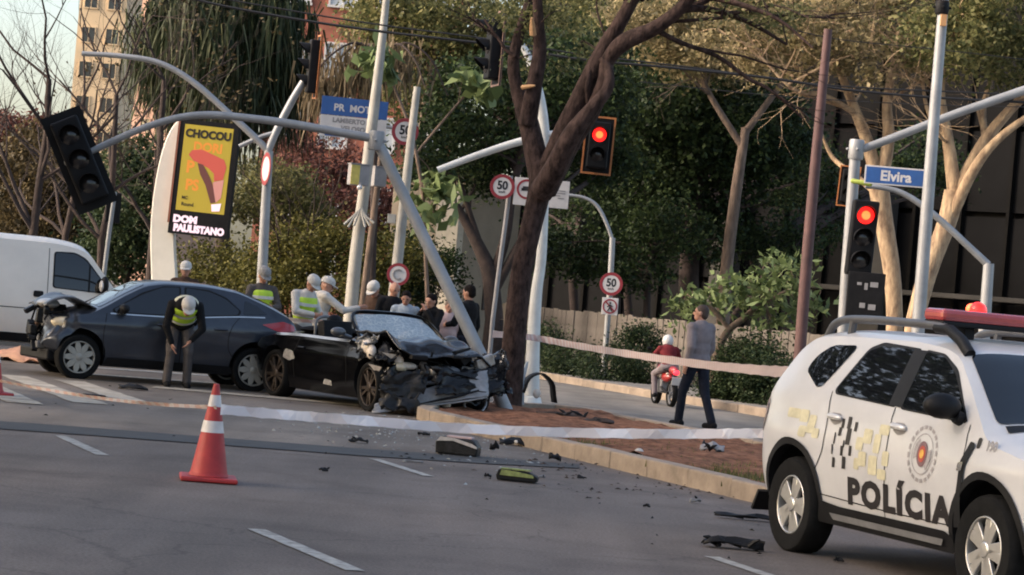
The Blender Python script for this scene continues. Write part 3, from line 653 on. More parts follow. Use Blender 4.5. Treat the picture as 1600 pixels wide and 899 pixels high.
bush('dark_shrub', 'dark shrub in the shade behind the round prohibition sign', [blob(660, 420, 62, 60, 60, 1.3), blob(630, 450, 62, 60, 30, 1.2)], lf_dark, 80, 52)
bush('hedge', 'dark clipped hedge left of the motorcycle along the far pavement', [blob(880, 575, 55, 60, 32, .8), blob(960, 585, 53, 60, 30, .8), blob(1000, 545, 54, 38, 34, .7), blob(850, 535, 57, 35, 26, .6)], lf_hedge, 170, 53, L=.10, Wd=.06, crad=.3)
bush('hedge', 'dark clipped hedge between the walking man and the police vehicle', [blob(1140, 600, 47.5, 55, 42, .7), blob(1210, 605, 46.5, 55, 42, .7), blob(1180, 560, 47.5, 60, 25, .6)], lf_hedge, 170, 54, L=.10, Wd=.06, crad=.3)
# broad leaved small trees
tree('broad_leaf_tree', 'small broad leaved tree leaning over the walking man',
     [[(1118, 560, 48, 13), (1135, 520, 48, 12), (1165, 495, 48, 10), (1190, 470, 48, 8), (1215, 440, 48, 6)], [(1140, 515, 48, 8), (1110, 480, 48, 7), (1080, 465, 48, 5)], [(1180, 480, 48, 7), (1230, 455, 48, 6), (1265, 445, 48, 4)], [(1190, 470, 48, 6), (1205, 500, 48, 5), (1200, 535, 48, 4)]],
     bark_g, [blob(1082, 482, 48, 45, 28, .7), blob(1145, 468, 48, 50, 30, .8), blob(1220, 475, 48, 60, 50, .8), blob(1215, 415, 48, 45, 22, .7)], lf_big, 50, 20, .23, .10, .36, seed=61, twigs=34)
tree('broad_leaf_tree', 'young tree with big lobed leaves beside the speed limit post',
     [[(668, 470, 52, 7), (664, 380, 52, 6), (660, 300, 52, 6), (640, 200, 52, 5), (600, 100, 52, 4)], [(650, 240, 52, 4), (700, 180, 52, 4), (735, 140, 52, 3)]],
     bark_g, [blob(600, 105, 52, 42, 24, .5), blob(735, 130, 52, 45, 24, .5), blob(668, 300, 52, 32, 48, .5)], lf_big, 26, 12, .44, .22, .42, seed=62, twigs=16)

# --- added unseen trees: shade for the near lanes, dark reflections in car glass
def street_tree(x, y, H, rad, label, seed):
    t = thing('added_shade_tree', label, 'tree', (x, y, .05), group='added shade trees left of the frame'); mb = MB(); rg = random.Random(seed); tips = []
    mb.tube([Vector((0, 0, -.1)), Vector((.1, 0, H * .2)), Vector((.05, .1, H * .42)), Vector((.2, 0, H * .7))], [.24, .20, .16, .07], 9)
    for k in range(7):
        a = k * .9 + rg.uniform(-.3, .3); grow(mb, Vector((.05, .1, H * (.3 + .05 * k))), (math.cos(a), math.sin(a), .6), rad * .6, .09, 2, rg, tips, .6, .2)
    mb.build('trunk', bark_d, t, ang=60)
    cl = fill([(Vector((0, 0, H * .66)), rad, rad, H * .34), (Vector((rad * .3, -rad * .2, H * .42)), rad * .75, rad * .75, H * .2), (Vector((-rad * .3, rad * .3, H * .40)), rad * .7, rad * .7, H * .2)], 130, .85, seed)
    leaf_cloud('crown', cl, 70, .34, .22, lf_dark, t, seed)
for i, (x, y, H, rad) in enumerate(((-12.0, 8.0, 11, 3.8), (-12.2, 14.2, 11.5, 4.0), (-12.8, 20.8, 12, 3.9), (-12.2, 27.5, 12, 3.6), (-13.5, 34.5, 12.5, 3.8), (-20.5, 41, 13, 4.0))):
    street_tree(x, y, H, rad, 'leafy tree added out of view at left for shade, number %s from the camera outward' % ('one two three four five six'.split()[i]), 70 + i)

# ================================================================ BUILDINGS AND FENCE
def bframe(name, label, p, q, z0=0.0):
    p, q = Vector((p.x, p.y, z0)), Vector((q.x, q.y, z0)); d = q - p
    return thing(name, label, 'building', p, math.atan2(d.y, d.x)), d.length
win_dark = mat('dark window pane', (0.02, 0.022, 0.026), .08, var=0.1, spec=.7)
win_pale = mat('pale blind window', (0.52, 0.55, 0.58), .3, var=.1)
def facade(t, L, H, depth, wall, rows, cols, ww, wh, z1, gap, pane, frame_m, skip=None):
    MB().box((L / 2, depth / 2, H / 2), (L, depth, H)).build('wall', wall, t, smooth=False)
    fr = None
    for r in range(rows):
        for c in range(cols):
            if skip and skip(r, c): continue
            x = L * (c + .5) / cols; z = z1 + r * gap
            if fr is None:
                a = MB(); 
                for (cx, cz, sx, sz) in ((0, wh / 2 + .04, ww + .16, .08), (0, -wh / 2 - .05, ww + .24, .10), (-ww / 2 - .04, 0, .08, wh), (ww / 2 + .04, 0, .08, wh), (0, 0, .05, wh)): a.box((cx, -.05, cz), (sx, .14, sz))
                fr = a.mesh('window'); fr.materials.append(frame_m); pn = MB().box((0, -.005, 0), (ww, .05, wh)).mesh('pane'); pn.materials.append(pane)
            f = link('window', fr, t); f.location = (x, 0, z); link('pane', pn, f)
cream = mat('sunlit cream render', (0.62, 0.46, 0.28), .85, var=.12, scale=.4)
t, L = bframe('apartment_tower', 'tall cream apartment tower seen through the leafless trees', at(98, 300, 230), at(172, 300, 230))
facade(t, L, 44, 9, cream, 13, 2, 1.1, 1.3, 3.2, 3.1, win_dark, cream)
t, L = bframe('apartment_tower', 'pinkish brown apartment tower right of the cream tower', at(168, 300, 260), at(270, 300, 255))
brn = mat('pinkish brown render', (0.36, 0.22, 0.16), .85, var=.15, scale=.4)
facade(t, L, 38, 9, brn, 11, 3, 1.2, 1.3, 3.2, 3.1, win_dark, brn)
brick = mat('red brick wall', (0.30, 0.105, 0.068), .9, var=.25, scale=1.2, bump=.2, bscale=8)
t, L = bframe('brick_building', 'red brick building with pale windows behind the tall pole', at(390, 400, 105), at(690, 400, 105))
facade(t, L, 17, 8, brick, 5, 4, 1.1, 1.3, 2.0, 2.9, win_pale, sign_white)
beige = mat('beige render', (0.33, 0.27, 0.20), .9, var=.12, scale=1.5)
t, L = bframe('gatehouse', 'beige rendered gatehouse behind the leaning pole', at(712, 480, 66), at(800, 480, 68))
MB().box((L / 2, 1.2, 2.3), (L, 2.4, 4.6)).build('wall', beige, t, smooth=False, bevel=.02)
MB().box((L / 2, 1.2, 4.68), (L + .3, 2.7, .18)).build('roof', pave_m, t, smooth=False, bevel=.02)
MB().box((-.14, .3, 2.2), (.27, .7, 4.4)).build('lit_left_side', mat('light side of beige render', (.56, .50, .40), .85, var=.1), t, smooth=False, bevel=.02)  # left side of the wall, light from the left painted as paler colour
MB().box((L * .55, -.01, 1.7), (.5, .06, .9)).build('window', win_dark, t, smooth=False)
dglass = mat('dark tinted curtain wall', (0.006, 0.006, 0.0065), .6, var=.3, scale=.5, spec=.03)
mull = mat('dark bronze mullion', (0.007, 0.0065, 0.006), .8, var=.2, spec=.04)
conc = mat('grey concrete', (0.05, 0.047, 0.043), .9, var=.2, scale=.8, bump=.15, spec=.1)
t, L = bframe('glass_building', 'dark glass office building behind the right hand trees', at(800, 480, 98), at(1720, 480, 80))
MB().box((L / 2, 4.3, 8.4), (L, 8, 16.8)).build('core', mull, t, smooth=False)
NP = 14; pm = MB().box((0, .12, 1.35), (L / NP - .14, .10, 2.62)).mesh('glass_panel'); pm.materials.append(dglass)
for r in range(6):
    for c in range(NP):
        o = link('glass_panel', pm, t); o.location = (L * (c + .5) / NP, 0, .15 + r * 2.8)
for c in range(NP + 1): MB().box((L * c / NP, .05, 8.4), (.12, .3, 16.8)).build('mullion', mull, t, smooth=False)
for c in (5.8, 9.4): MB().box((L * c / NP, -.35, 3.1), (.9, .6, 6.2)).build('column', conc, t, smooth=False, bevel=.03)
MB().box((L * .76, -.7, 2.95), (L * .42, .9, .16)).build('ledge', conc, t, smooth=False, bevel=.02)
MB().box((L / 2, -.3, 16.9), (L + .6, 1.2, .35)).build('roof_edge', conc, t, smooth=False)
plank = mat('weathered fence plank', (0.135, 0.118, 0.102), .9, spec=.1, var=.3, scale=2.5, bump=.3, bscale=9)
fo = rf(-34, 12); ft = thing('plank_fence', 'weathered upright plank fence along the far pavement behind the hedges', 'fence', (fo.x, fo.y, .12), math.atan2(RD.y, RD.x))
pl = []
for k in range(4):
    a = MB(); a.box((0, 0, .68), (.275, .035, 1.36)); pl.append(a.mesh('plank')); pl[-1].materials.append(plank)
rr = random.Random(9)
for i in range(78):
    o = link('plank', pl[i % 4], ft); o.location = (i * .29, rr.uniform(-.012, .012), rr.uniform(-.03, .02)); o.rotation_euler = (rr.uniform(-.012, .012), rr.uniform(-.008, .008), rr.uniform(-.03, .03))
for z in (.35, 1.1): MB().box((11.2, .06, z), (22.6, .05, .09)).build('rail', plank, ft, smooth=False)
# ================================================================ POLES, SIGNALS, SIGNS
def pole(name, label, parts, material, group=None, cat='pole', z0=0.1, foot=True):
    """parts: list of (part name, pixel polyline); the first starts at the foot"""
    f = parts[0][1][0]; base = at(*f[:3]); base.z = z0
    t = thing(name, label, cat, base, group=group)
    for i, (pn, pts) in enumerate(parts):
        mb = MB(); pix_limb(mb, pts, 12, 6, parent_loc=base)
        if i == 0:
            p = at(*f[:3]) - base; r = f[3] / 2 / pxm(f[2])
            if p.z > 0: mb.tube([p + Vector((0, 0, .03)), Vector((p.x, p.y, -.05))], r, 12)
            if foot:
                mb.box((p.x, p.y, .015), (r * 4.2, r * 4.2, .03)); mb.lathe([(r * 1.5, .03), (r * 1.25, .14), (r * 1.02, .16)], 12, Matrix.Translation((p.x, p.y, 0)))
        mb.build(pn, material, t)
    return t
def joint(t, u, v, Y, rpx, material, name='joint_collar', h=1.6):
    p = at(u, v, Y) - t.location; r = rpx / pxm(Y); q = MB(); q.lathe([(r * .9, -r * h), (r, -r * h * .8), (r, r * h * .8), (r * .9, r * h)], 12, Matrix.Translation(p))
    for k in range(4): a = k * 1.57; q.cap(p + Vector((math.cos(a) * r, math.sin(a) * r, 0)), p + Vector((math.cos(a) * r * 1.15, math.sin(a) * r * 1.15, 0)), r * .2, r * .2, 6)
    q.build(name, material, t)
def signal(name, label, p, yaw, n=3, lit=None, s=1.0, tilt=0.0, plate=True, border=sig_orange, group=None, cat='traffic light', gap=.30, lean=0.0):
    t = thing(name, label, cat, p, group=group); t.rotation_euler = (lean, tilt, yaw)
    W, H = .34 * s, (gap * n + .10) * s
    a = MB(); a.box((0, .03 * s, 0), (W, .22 * s, H)); a.build('housing', sig_black, t, smooth=False, bevel=.025 * s)
    if plate:
        pw, ph = W + .16 * s, H + .20 * s
        MB().box((0, .10 * s, 0), (pw, .015, ph)).build('backplate', sig_black, t, smooth=False)
        if border:
            q = MB(); e = .03 * s
            for (x, z, sx, sz) in ((0, ph / 2 - e / 2, pw, e), (0, -ph / 2 + e / 2, pw, e), (-pw / 2 + e / 2, 0, e, ph - 2 * e), (pw / 2 - e / 2, 0, e, ph - 2 * e)): q.box((x, .10 * s, z), (sx, .035, sz))
            q.build('border', border, t, smooth=False)
    for k in range(n):
        z = (n / 2 - .5 - k) * gap * s; r = .115 * s
        M = Matrix.Translation((0, -.08 * s, z)) @ Matrix.Rotation(R(90), 4, 'X')
        on = lit is not None and k == lit
        q = MB(); q.lathe([(r, 0), (r * .8, .02 * s), (r * .4, .035 * s), (.004, .04 * s)], 18, M); ln = q.build('lens', lens_red if on else lens_off, t, ang=60)
        if on: MB().lathe([(r * .52, .032 * s), (r * .3, .05 * s), (.004, .056 * s)], 14, M).build('lamp_core', lens_core, ln)
        v = MB(); N = 14; vs = []
        for i in range(N + 1):
            th = R(-25) + R(230) * i / N; c_, s_ = math.cos(th), math.sin(th); d = .06 + .15 * max(0, math.sin(th)) ** .6 if math.sin(th) > 0 else .06
            for rr_ in (r * 1.12, r * 1.05):
                vs += [(c_ * rr_, -.08 * s, z + s_ * rr_), (c_ * rr_, -.08 * s - d * s, z + s_ * rr_)]
        fs = []
        for i in range(N):
            a0 = 4 * i; b0 = a0 + 4; fs += [(a0, a0 + 1, b0 + 1, b0), (a0 + 2, b0 + 2, b0 + 3, a0 + 3), (a0 + 1, a0 + 3, b0 + 3, b0 + 1)]
        v.add(vs, fs); v.build('visor', sig_black, t, ang=60)
    return t
def face_cam(p): return math.atan2(-p.x, p.y) * 0 + math.atan2(p.x, p.y) * -1
def round_sign(name, label, p, dia, yaw, body='50', sub='km/h', group=None, icon=None):
    t = thing(name, label, 'sign', p, yaw, group=group); r = dia / 2
    Mx = Matrix.Rotation(R(90), 4, 'X')
    MB().lathe([(r, -.006), (r, .006)], 36, Mx).build('plate', sign_grey, t, smooth=False)
    MB().lathe([(r * .995, .007), (r * .995, .012), (r * .74, .012), (r * .74, .007)], 36, Mx, closed=True).build('red_ring', sign_red, t, smooth=False)
    MB().lathe([(r * .74, .0065), (r * .74, .0095)], 36, Mx).build('white_disc', sign_white, t, smooth=False)
    F = lambda z: frame((0, -.0112, z), (1, 0, 0), (0, 0, 1))
    if body: lettering('lettering', body, r * .95, sign_black, t, F(r * .08), r * .035, .9)
    if sub: lettering('lettering', sub, r * .26, sign_black, t, F(-r * .42), r * .008)
    if icon: icon(t, r)
    return t

GP = 'grey signal poles'
# --- the broken signal pole leaning on the wreck
t = pole('broken_signal_pole', 'grey signal pole knocked over and leaning left from the wrecked car', [
    ('post', [(792, 645, 34.7, 22), (768, 590, 34.7, 20), (727, 505, 34.8, 20), (685, 418, 34.9, 19), (640, 325, 35, 18), (590, 222, 35, 17)]),
    ('arm', [(590, 218, 35, 14), (520, 205, 35, 13), (450, 193, 35, 13), (390, 185, 35, 12), (330, 180, 35, 12), (280, 184, 35, 11), (225, 200, 35, 11), (170, 224, 35, 11), (108, 253, 35, 10)])], pole_grey, z0=0.13, foot=False, cat='signal pole')
joint(t, 588, 220, 35, 12.5, pole_grey, h=1.2)
p = at(124, 250, 34.85)
signal('fallen_traffic_light', 'big black traffic light dangling crooked from the broken pole arm', p, face_cam(p), 3, None, 1.14, R(-27), border=None, gap=.31)
q = MB(); a = at(108, 253, 34.95); b_ = at(150, 235, 34.95); o = thing('signal_clamp', 'pale clamp holding the dangling black traffic light to the arm', 'clamp', a)
q.cap((0, 0, 0), (b_ - a) * .5, .075, .075, 10); q.build('sleeve', pole_grey, o)
q = MB(); q.box((b_ - a) * .6, (.05, .2, .22)); q.build('bracket', sig_black, o, smooth=False)
# --- bracket pole behind the blue car
pole('signal_bracket_pole', 'grey pole with long curved bracket left of the officer in lime vest', [
    ('post', [(408, 470, 48, 17), (411, 400, 48, 16), (415, 320, 48, 15), (420, 236, 48, 14)]),
    ('curved_bracket', [(419, 236, 48, 11), (395, 212, 48, 11), (355, 175, 48, 10), (310, 135, 48, 10), (270, 108, 48, 9), (232, 94, 48, 9), (180, 87, 48, 8), (128, 84, 48, 8)]),
    ('strut', [(418, 238, 48, 12), (432, 205, 48, 12), (455, 160, 48, 12), (474, 128, 48, 11)]),
    ('side_arm', [(428, 208, 48, 7), (405, 215, 48, 7), (374, 229, 48, 7)])], pole_grey, GP, 'signal pole')
p = at(488, 104, 48); signal('traffic_light', 'traffic light seen side on with orange edged backplate over the blue board', p, R(-78), 3, None, 1.0, R(3), group='traffic lights')
p = at(416, 264, 47.8); round_sign('edge_on_sign', 'pale round sign seen almost edge on at the bracket pole', p, .62, R(-68), None, None)
# --- tall pale pole with boxes
t = pole('utility_pole', 'tall pale round pole with grey boxes rising out of the picture', [
    ('post', [(549, 475, 50, 21), (556, 400, 50, 20), (570, 290, 50, 18), (582, 190, 50, 17), (594, 90, 50, 14), (604, -5, 50, 11), (612, -90, 50, 10)])], pole_cream)
for k, (du, dv) in enumerate(((-26, 42), (-19, 46), (-9, 44), (11, 46), (19, 44), (26, 40))):
    q = MB(); pix_limb(q, [(563 + k * .5, 326, 49.75, 3), (562 + du * .35, 337, 49.7, 3.2), (561 + du * .9, 309 + dv, 49.65, 4)], 7, 4, parent_loc=t.location); q.build('cable_conduit', pole_cream, t)
t2 = pole('thin_pole', 'thin brownish pole right beside the tall pale pole', [('post', [(567, 475, 51, 12), (576, 400, 51, 11), (590, 290, 51, 10), (596, 240, 51, 9)])], bark_g)
def cabinet(name, label, u, v, Y, wpx, hpx, front, side):
    p = at(u, v, Y); t = thing(name, label, 'box', p, R(18)); s = pxm(Y); w_, h_ = wpx / s, hpx / s
    MB().box((0, 0, 0), (w_, .26, h_)).build('cabinet', side, t, smooth=False, bevel=.012)
    MB().box((-w_ * .26, -.135, 0), (w_ * .46, .012, h_ * .94)).build('door', front, t, smooth=False)
    MB().box((0, 0, h_ / 2 + .012), (w_ * 1.06, .29, .02)).build('lid', side, t, smooth=False)
    return t
box_yel = mat('pale yellow label', (0.55, 0.44, 0.10), .6, var=.3, scale=4)
cabinet('control_box', 'grey control box with pale yellow front strapped to the tall pole', 560, 274, 49.6, 30, 32, box_yel, sign_grey)
cabinet('control_box', 'plain grey control box right of the yellow fronted one', 592, 277, 50.4, 20, 30, sign_grey, sign_grey)
q = MB(); p = at(562, 293, 49.4); o = thing('camera_dome', 'small white camera under the yellow fronted box', 'camera', p); q.ell((0, 0, 0), (.055, .055, .05)); q.build('dome', white_paint, o); MB().box((0, .05, .07), (.05, .12, .05)).build('mount', sign_grey, o, smooth=False)
# --- post with speed limit sign
pole('sign_post', 'pale slim post carrying a speed limit disc and a small box', [('post', [(612, 490, 50, 18), (622, 400, 50, 17), (632, 310, 50, 15), (643, 210, 50, 13), (652, 136, 50, 11)])], pole_cream)
p = at(633, 206, 50.2); round_sign('speed_limit_sign', 'speed limit disc reading 50 half hidden behind the slim post', p, .53, face_cam(p), group='speed limit signs')
def ban_icon(t, r):
    q = MB(); pts = [(math.cos(a) * r * .42, -.0112, math.sin(a) * r * .42) for a in [R(50) + R(260) * i / 12 for i in range(13)]]
    q.tube(pts, r * .10, 5); q.build('symbol', sign_grey, t)
p = at(622, 429, 49.6); round_sign('prohibition_sign', 'red ringed prohibition disc low on the slim post', p, .44, face_cam(p), None, None, icon=ban_icon)
q = MB().box((0, 0, 0), (.16, .12, .18)); o = q.build('junction_box', pole_cream, smooth=False, bevel=.01); o.location = at(612, 342, 49.8); tag(o, 'small cream junction box halfway up the slim post', 'box')
# --- blue and white direction board
p = at(553, 183, 50.6); t = thing('direction_board', 'blue topped white direction board behind the tall pole', 'sign', p, face_cam(p) + R(8))
MB().box((0, 0, .18), (1.32, .02, .36)).build('blue_panel', sign_blue, t, smooth=False); MB().box((0, 0, -.22), (1.32, .02, .42)).build('white_panel', sign_white, t, smooth=False)
MB().box((0, -.004, -.38), (1.1, .02, .075)).build('blue_strip', sign_blue, t, smooth=False)
for s_, z, sz, m_ in (('PR  MOTE', .15, .19, sign_white), ('LAMBERTO LA', -.10, .13, sign_grey), ('VELOSO', -.25, .13, sign_grey)): lettering('lettering', s_, sz, m_, t, frame((0, -.013, z), (1, 0, 0), (0, 0, 1)), .006)
MB().cap((-.1, .04, -.35), (-.1, .04, .35), .03, .03, 8).build('back_rail', pole_grey, t)
MB().cap((.55, .03, -.12), (1.25, .03, -.16), .04, .04, 8).build('bracket_arm', pole_grey, t)
# --- white signal pole behind the tree
pole('white_signal_pole', 'white signal pole rising behind the forked tree with a curved top', [
    ('post', [(831, 612, 39, 24), (833, 540, 39, 21), (838, 460, 39, 18), (846, 400, 39, 16), (850, 300, 39, 16), (852, 240, 39, 16), (848, 180, 39, 16), (838, 130, 39, 15), (826, 90, 39, 12), (815, 70, 39, 10)]),
    ('signal_arm', [(684, 266, 39, 10), (740, 245, 39, 11), (800, 225, 39, 12), (852, 212, 39, 12), (900, 205, 39, 10), (938, 203, 39, 9)])], pole_white, cat='signal pole', z0=.02)
p = at(935, 227, 38.6); signal('traffic_light', 'traffic light lit red with orange border right of the forked tree', p, face_cam(p), 2, 0, .92, R(1), group='traffic lights', gap=.33)
p = at(770, 75, 39.5); signal('traffic_light', 'traffic light seen side on left of the forked tree crown', p, R(-75), 3, None, .98, 0, group='traffic lights', border=mat('dull brown border', (.20, .12, .09), .6))
# two signs on one slim post behind the tree
pole('sign_post', 'slim grey post behind the forked tree holding two signs', [('post', [(770, 500, 41, 7), (780, 420, 41, 7), (792, 330, 41, 7), (798, 275, 41, 7)]), ('cross_bar', [(770, 287, 41, 6), (830, 292, 41, 6), (885, 300, 41, 6)])], sign_grey, z0=.02)
p = at(785, 292, 40.8); round_sign('speed_limit_sign', 'speed limit disc reading 50 just left of the tree trunk', p, .40, face_cam(p), group='speed limit signs')
p = at(846, 302, 40.8); t = thing('regulation_board', 'pinkish white board with a lorry symbol partly behind the tree trunk', 'sign', p, face_cam(p)); MB().box((0, 0, 0), (.88, .015, .44)).build('plate', sign_white, t, smooth=False, bevel=.004)
Mx = Matrix.Translation((-.24, 0, .04)) @ Matrix.Rotation(R(90), 4, 'X'); MB().lathe([(.16, .008), (.16, .012), (.125, .012), (.125, .008)], 28, Mx, closed=True).build('ring', sign_red, t, smooth=False)
q = MB(); q.box((-.23, -.010, .05), (.15, .006, .07)); q.box((-.30, -.010, .035), (.05, .006, .045)); q.build('symbol', sign_black, t, smooth=False)
q = MB()
for k in range(4): q.box((.27 + .05 * math.sin(k * 9), -.010, .06 - k * .04), (.22 - .04 * k, .006, .018))
q.build('small_print', sign_grey, t, smooth=False)
# --- post with 50 and pedestrian sign in front of the fence
pole('bracket_post', 'grey post with curved top bracket in front of the plank fence', [('post', [(942, 600, 54, 10), (948, 520, 54, 9), (953, 450, 54, 9), (957, 372, 54, 9)]), ('curved_bracket', [(957, 376, 54, 6), (948, 350, 54, 6), (933, 322, 54, 6), (912, 309, 54, 5), (880, 304, 54, 5)])], pole_grey)
p = at(955, 444, 53.7); round_sign('speed_limit_sign', 'speed limit disc reading 50 in front of the plank fence', p, .49, face_cam(p), group='speed limit signs')
p = at(953, 479, 53.7); t = thing('pedestrian_sign', 'small white square sign with a red struck walking figure', 'sign', p, face_cam(p)); MB().box((0, 0, 0), (.34, .015, .36)).build('plate', sign_white, t, smooth=False, bevel=.01)
MB().lathe([(.155, .008), (.155, .013), (.125, .013), (.125, .008)], 24, Matrix.Rotation(R(90), 4, 'X'), closed=True).build('ring', sign_red, t, smooth=False)
q = MB()
for a, b_ in (((0, 0, .03), (.0, 0, -.02)), ((0, 0, -.02), (-.04, 0, -.10)), ((0, 0, -.02), (.05, 0, -.10)), ((0, 0, .03), (-.05, 0, -.01)), ((0, 0, .03), (.05, 0, .0))): q.cap(Vector(a) + Vector((0, -.012, 0)), Vector(b_) + Vector((0, -.012, 0)), .014, .012, 6)
q.ell((0, -.012, .07), (.022, .01, .022)); q.build('walking_figure', sign_black, t)
MB().box((0, -.015, 0), (.27, .006, .03), Matrix.Rotation(R(45), 3, 'Y')).build('slash', sign_red, t, smooth=False)
# --- right side
t = pole('signal_pole', 'grey signal pole with a long arm leaving the picture at right', [('post', [(1317, 530, 46, 19), (1323, 430, 46, 19), (1330, 330, 46, 18), (1337, 232, 46, 17)]), ('arm', [(1335, 238, 46, 12), (1400, 214, 46, 13), (1480, 183, 46, 13), (1560, 155, 46, 14), (1660, 124, 46, 15), (1800, 95, 46, 15)])], pole_grey, GP, 'signal pole')
joint(t, 1338, 234, 46, 12, pole_grey, h=1.3)
p = at(1347, 372, 45.6); signal('traffic_light', 'traffic light lit red on the grey pole above the police vehicle', p, face_cam(p) + R(8), 3, 0, 1.34, R(2), plate=False, group='traffic lights')
p = at(1326, 291, 46.5); signal('traffic_light', 'small framed traffic light just behind the grey signal pole', p, face_cam(p), 2, None, .76, R(2), group='traffic lights', gap=.34)
p = at(1352, 462, 45.5); t = thing('countdown_signal', 'dark boxy pedestrian signal low on the grey signal pole', 'traffic light', p, face_cam(p)); MB().box((0, 0, 0), (.66, .16, .82)).build('housing', sig_black, t, smooth=False, bevel=.02)
for (gx, gz, gw, gh) in ((-.12, .20, .08, .05), (0, .16, .06, .12), (.14, .20, .14, .09), (-.04, -.18, .10, .09), (.13, -.20, .13, .10)): MB().box((gx, -.085, gz), (gw, .01, gh)).build('indicator', sign_grey, t, smooth=False)
p = at(1398, 276, 45.3); t = thing('street_name_sign', 'blue street name plate with white lettering beside the grey pole', 'sign', p, face_cam(p) + R(4))
MB().box((0, 0, 0), (1.06, .02, .33)).build('rim', sign_white, t, smooth=False, bevel=.004); MB().box((0, -.004, 0), (1.01, .02, .28)).build('plate', sign_blue, t, smooth=False)
lettering('lettering', 'Elvira', .25, sign_white, t, frame((0.02, -.016, -.01), (1, 0, 0), (0, 0, 1)), .008)
q = MB(); q.cap((-.72, .05, -.14), (-.42, .03, -.17), .045, .045, 8); q.build('clamp', mat('lime clamp', (.30, .36, .06), .6), t)
t = pole('lamp_pole', 'tall grey lamp pole rising above the police vehicle', [('post', [(1434, 520, 45, 21), (1443, 400, 45, 20), (1453, 270, 45, 19), (1463, 140, 45, 17), (1473, 20, 45, 16), (1484, -110, 45, 14)])], pole_grey)
joint(t, 1472, 12, 45, 11, sig_black, 'strap', 1.0); MB().box(at(1474, 32, 44.8) - t.location, (.10, .10, .20)).build('bracket', mat('orange brown bracket', (.45, .24, .10), .6), t, smooth=False)
pole('bracket_pole', 'grey pole at right with a long down curving bracket', [('post', [(1538, 520, 50, 19), (1541, 470, 50, 18), (1545, 412, 50, 17)]), ('curved_bracket', [(1544, 414, 50, 12), (1510, 382, 50, 11), (1470, 345, 50, 11), (1435, 317, 50, 10), (1405, 300, 50, 9), (1375, 293, 50, 8), (1352, 291, 50, 8)])], pole_grey)
pole('rusty_pole', 'rust brown pole left of the right hand signal', [('post', [(1248, 575, 44, 19), (1258, 440, 44, 18), (1270, 300, 44, 17), (1282, 170, 44, 15), (1294, 46, 44, 13)])], pole_rust)
# --- pedestrian signal post seen at left
t = pole('slim_post', 'slim grey post with dark back of a small signal left of the advert column', [('post', [(158, 470, 47, 7), (166, 400, 47, 7), (174, 340, 47, 7), (180, 300, 47, 6)])], pole_grey)
p = at(177, 325, 47.3); signal('pedestrian_light', 'small dark pedestrian signal on the slim post at left', p, face_cam(p) + R(180), 2, None, .8, plate=False)

# --- advert column with clock display
tb = at(262, 470, 52); tb.z = .12
t = thing('advert_column', 'curved white column holding a lit yellow advert panel', 'billboard', tb)
s52 = pxm(52)
q = MB(); vs = []; prof = [(258, 470, 34), (257, 430, 32), (255, 380, 31), (256, 330, 29), (261, 280, 26), (268, 235, 21), (276, 205, 14), (283, 188, 5)]
prof = [(u_, v_, w_ * 1.22) for (u_, v_, w_) in prof]; pr = catmull(prof, 4)
for (u, v, wd) in pr:
    c = at(u, v, 52) - tb; w2 = wd / 2 / s52
    vs += [c + Vector((-w2, -.14, 0)), c + Vector((w2, -.16, 0)), c + Vector((w2, .16, 0)), c + Vector((-w2, .14, 0))]
n = len(pr); fs = []
for i in range(n - 1):
    for k in range(4): fs.append((4 * i + k, 4 * i + (k + 1) % 4, 4 * i + 4 + (k + 1) % 4, 4 * i + 4 + k))
fs += [(3, 2, 1, 0), (4 * n - 4, 4 * n - 3, 4 * n - 2, 4 * n - 1)]
q.add(vs, fs); q.build('column', mat('cream column', (0.66, 0.62, 0.54), .5, var=.08, scale=1.5), t, bevel=.02)
lo = at(320, 280, 51.7) - tb
pnl = bpy.data.objects.new('panel', MB().box((0, 0, 0), (1.22, .22, 2.32)).mesh('panel')); pnl.data.materials.append(sig_black); COL.objects.link(pnl); pnl.parent = t; pnl.location = lo; pnl.rotation_euler = (0, R(1.5), R(-6))
MB().box((-.62, -.02, .1), (.04, .2, 2.1)).build('rust_edge', mat('rusty edge', (.20, .07, .04), .7), pnl, smooth=False)
scr = lambda n, c, e: mat(n, c, .4, var=0, emit=c, estr=e * .4)
ad_yellow = scr('advert yellow', (0.36, 0.27, 0.03), .3); ad_red = scr('advert red', (0.40, 0.07, 0.05), .5); ad_orange = scr('advert orange', (0.55, 0.20, 0.03), .5)
ad_brown = scr('advert brown', (0.10, 0.035, 0.03), .5); ad_pink = scr('advert pink', (0.45, 0.20, 0.17), .5); ad_white = scr('advert white', (0.70, 0.52, 0.60), .8); ad_black = scr('advert black', (0.02, 0.015, 0.01), .3)
FP = lambda x, z, k=0: frame((x, -.1125 - .002 * k, z), (1, 0, 0), (0, 0, 1))
def flatpoly(name, pts, m, k): MB().add([FP(0, 0, k) @ Vector((x, z, 0)) for x, z in pts], [tuple(range(len(pts)))]).build(name, m, pnl, smooth=False)
flatpoly('advert', [(-.50, -.68), (.50, -.68), (.50, 1.06), (-.50, 1.06)], ad_yellow, 0)
flatpoly('picture', [(-.36, .45), (-.30, .55), (-.10, .58), (.15, .50), (.38, .42), (.44, .28), (.40, .02), (.22, -.03), (.20, .12), (.08, .22), (-.12, .30), (-.25, .34)], ad_red, 2)
flatpoly('picture', [(-.16, .30), (-.04, .28), (.12, .05), (.20, -.10), (.30, -.45), (.20, -.48), (.05, -.12), (-.08, .08)], ad_brown, 3)
flatpoly('picture', [(.20, -.05), (.42, .02), (.40, -.35), (.30, -.46), (.24, -.30)], ad_pink, 2)
flatpoly('picture', [(.22, -.50), (.42, -.46), (.40, -.62), (.24, -.64)], ad_white, 3)
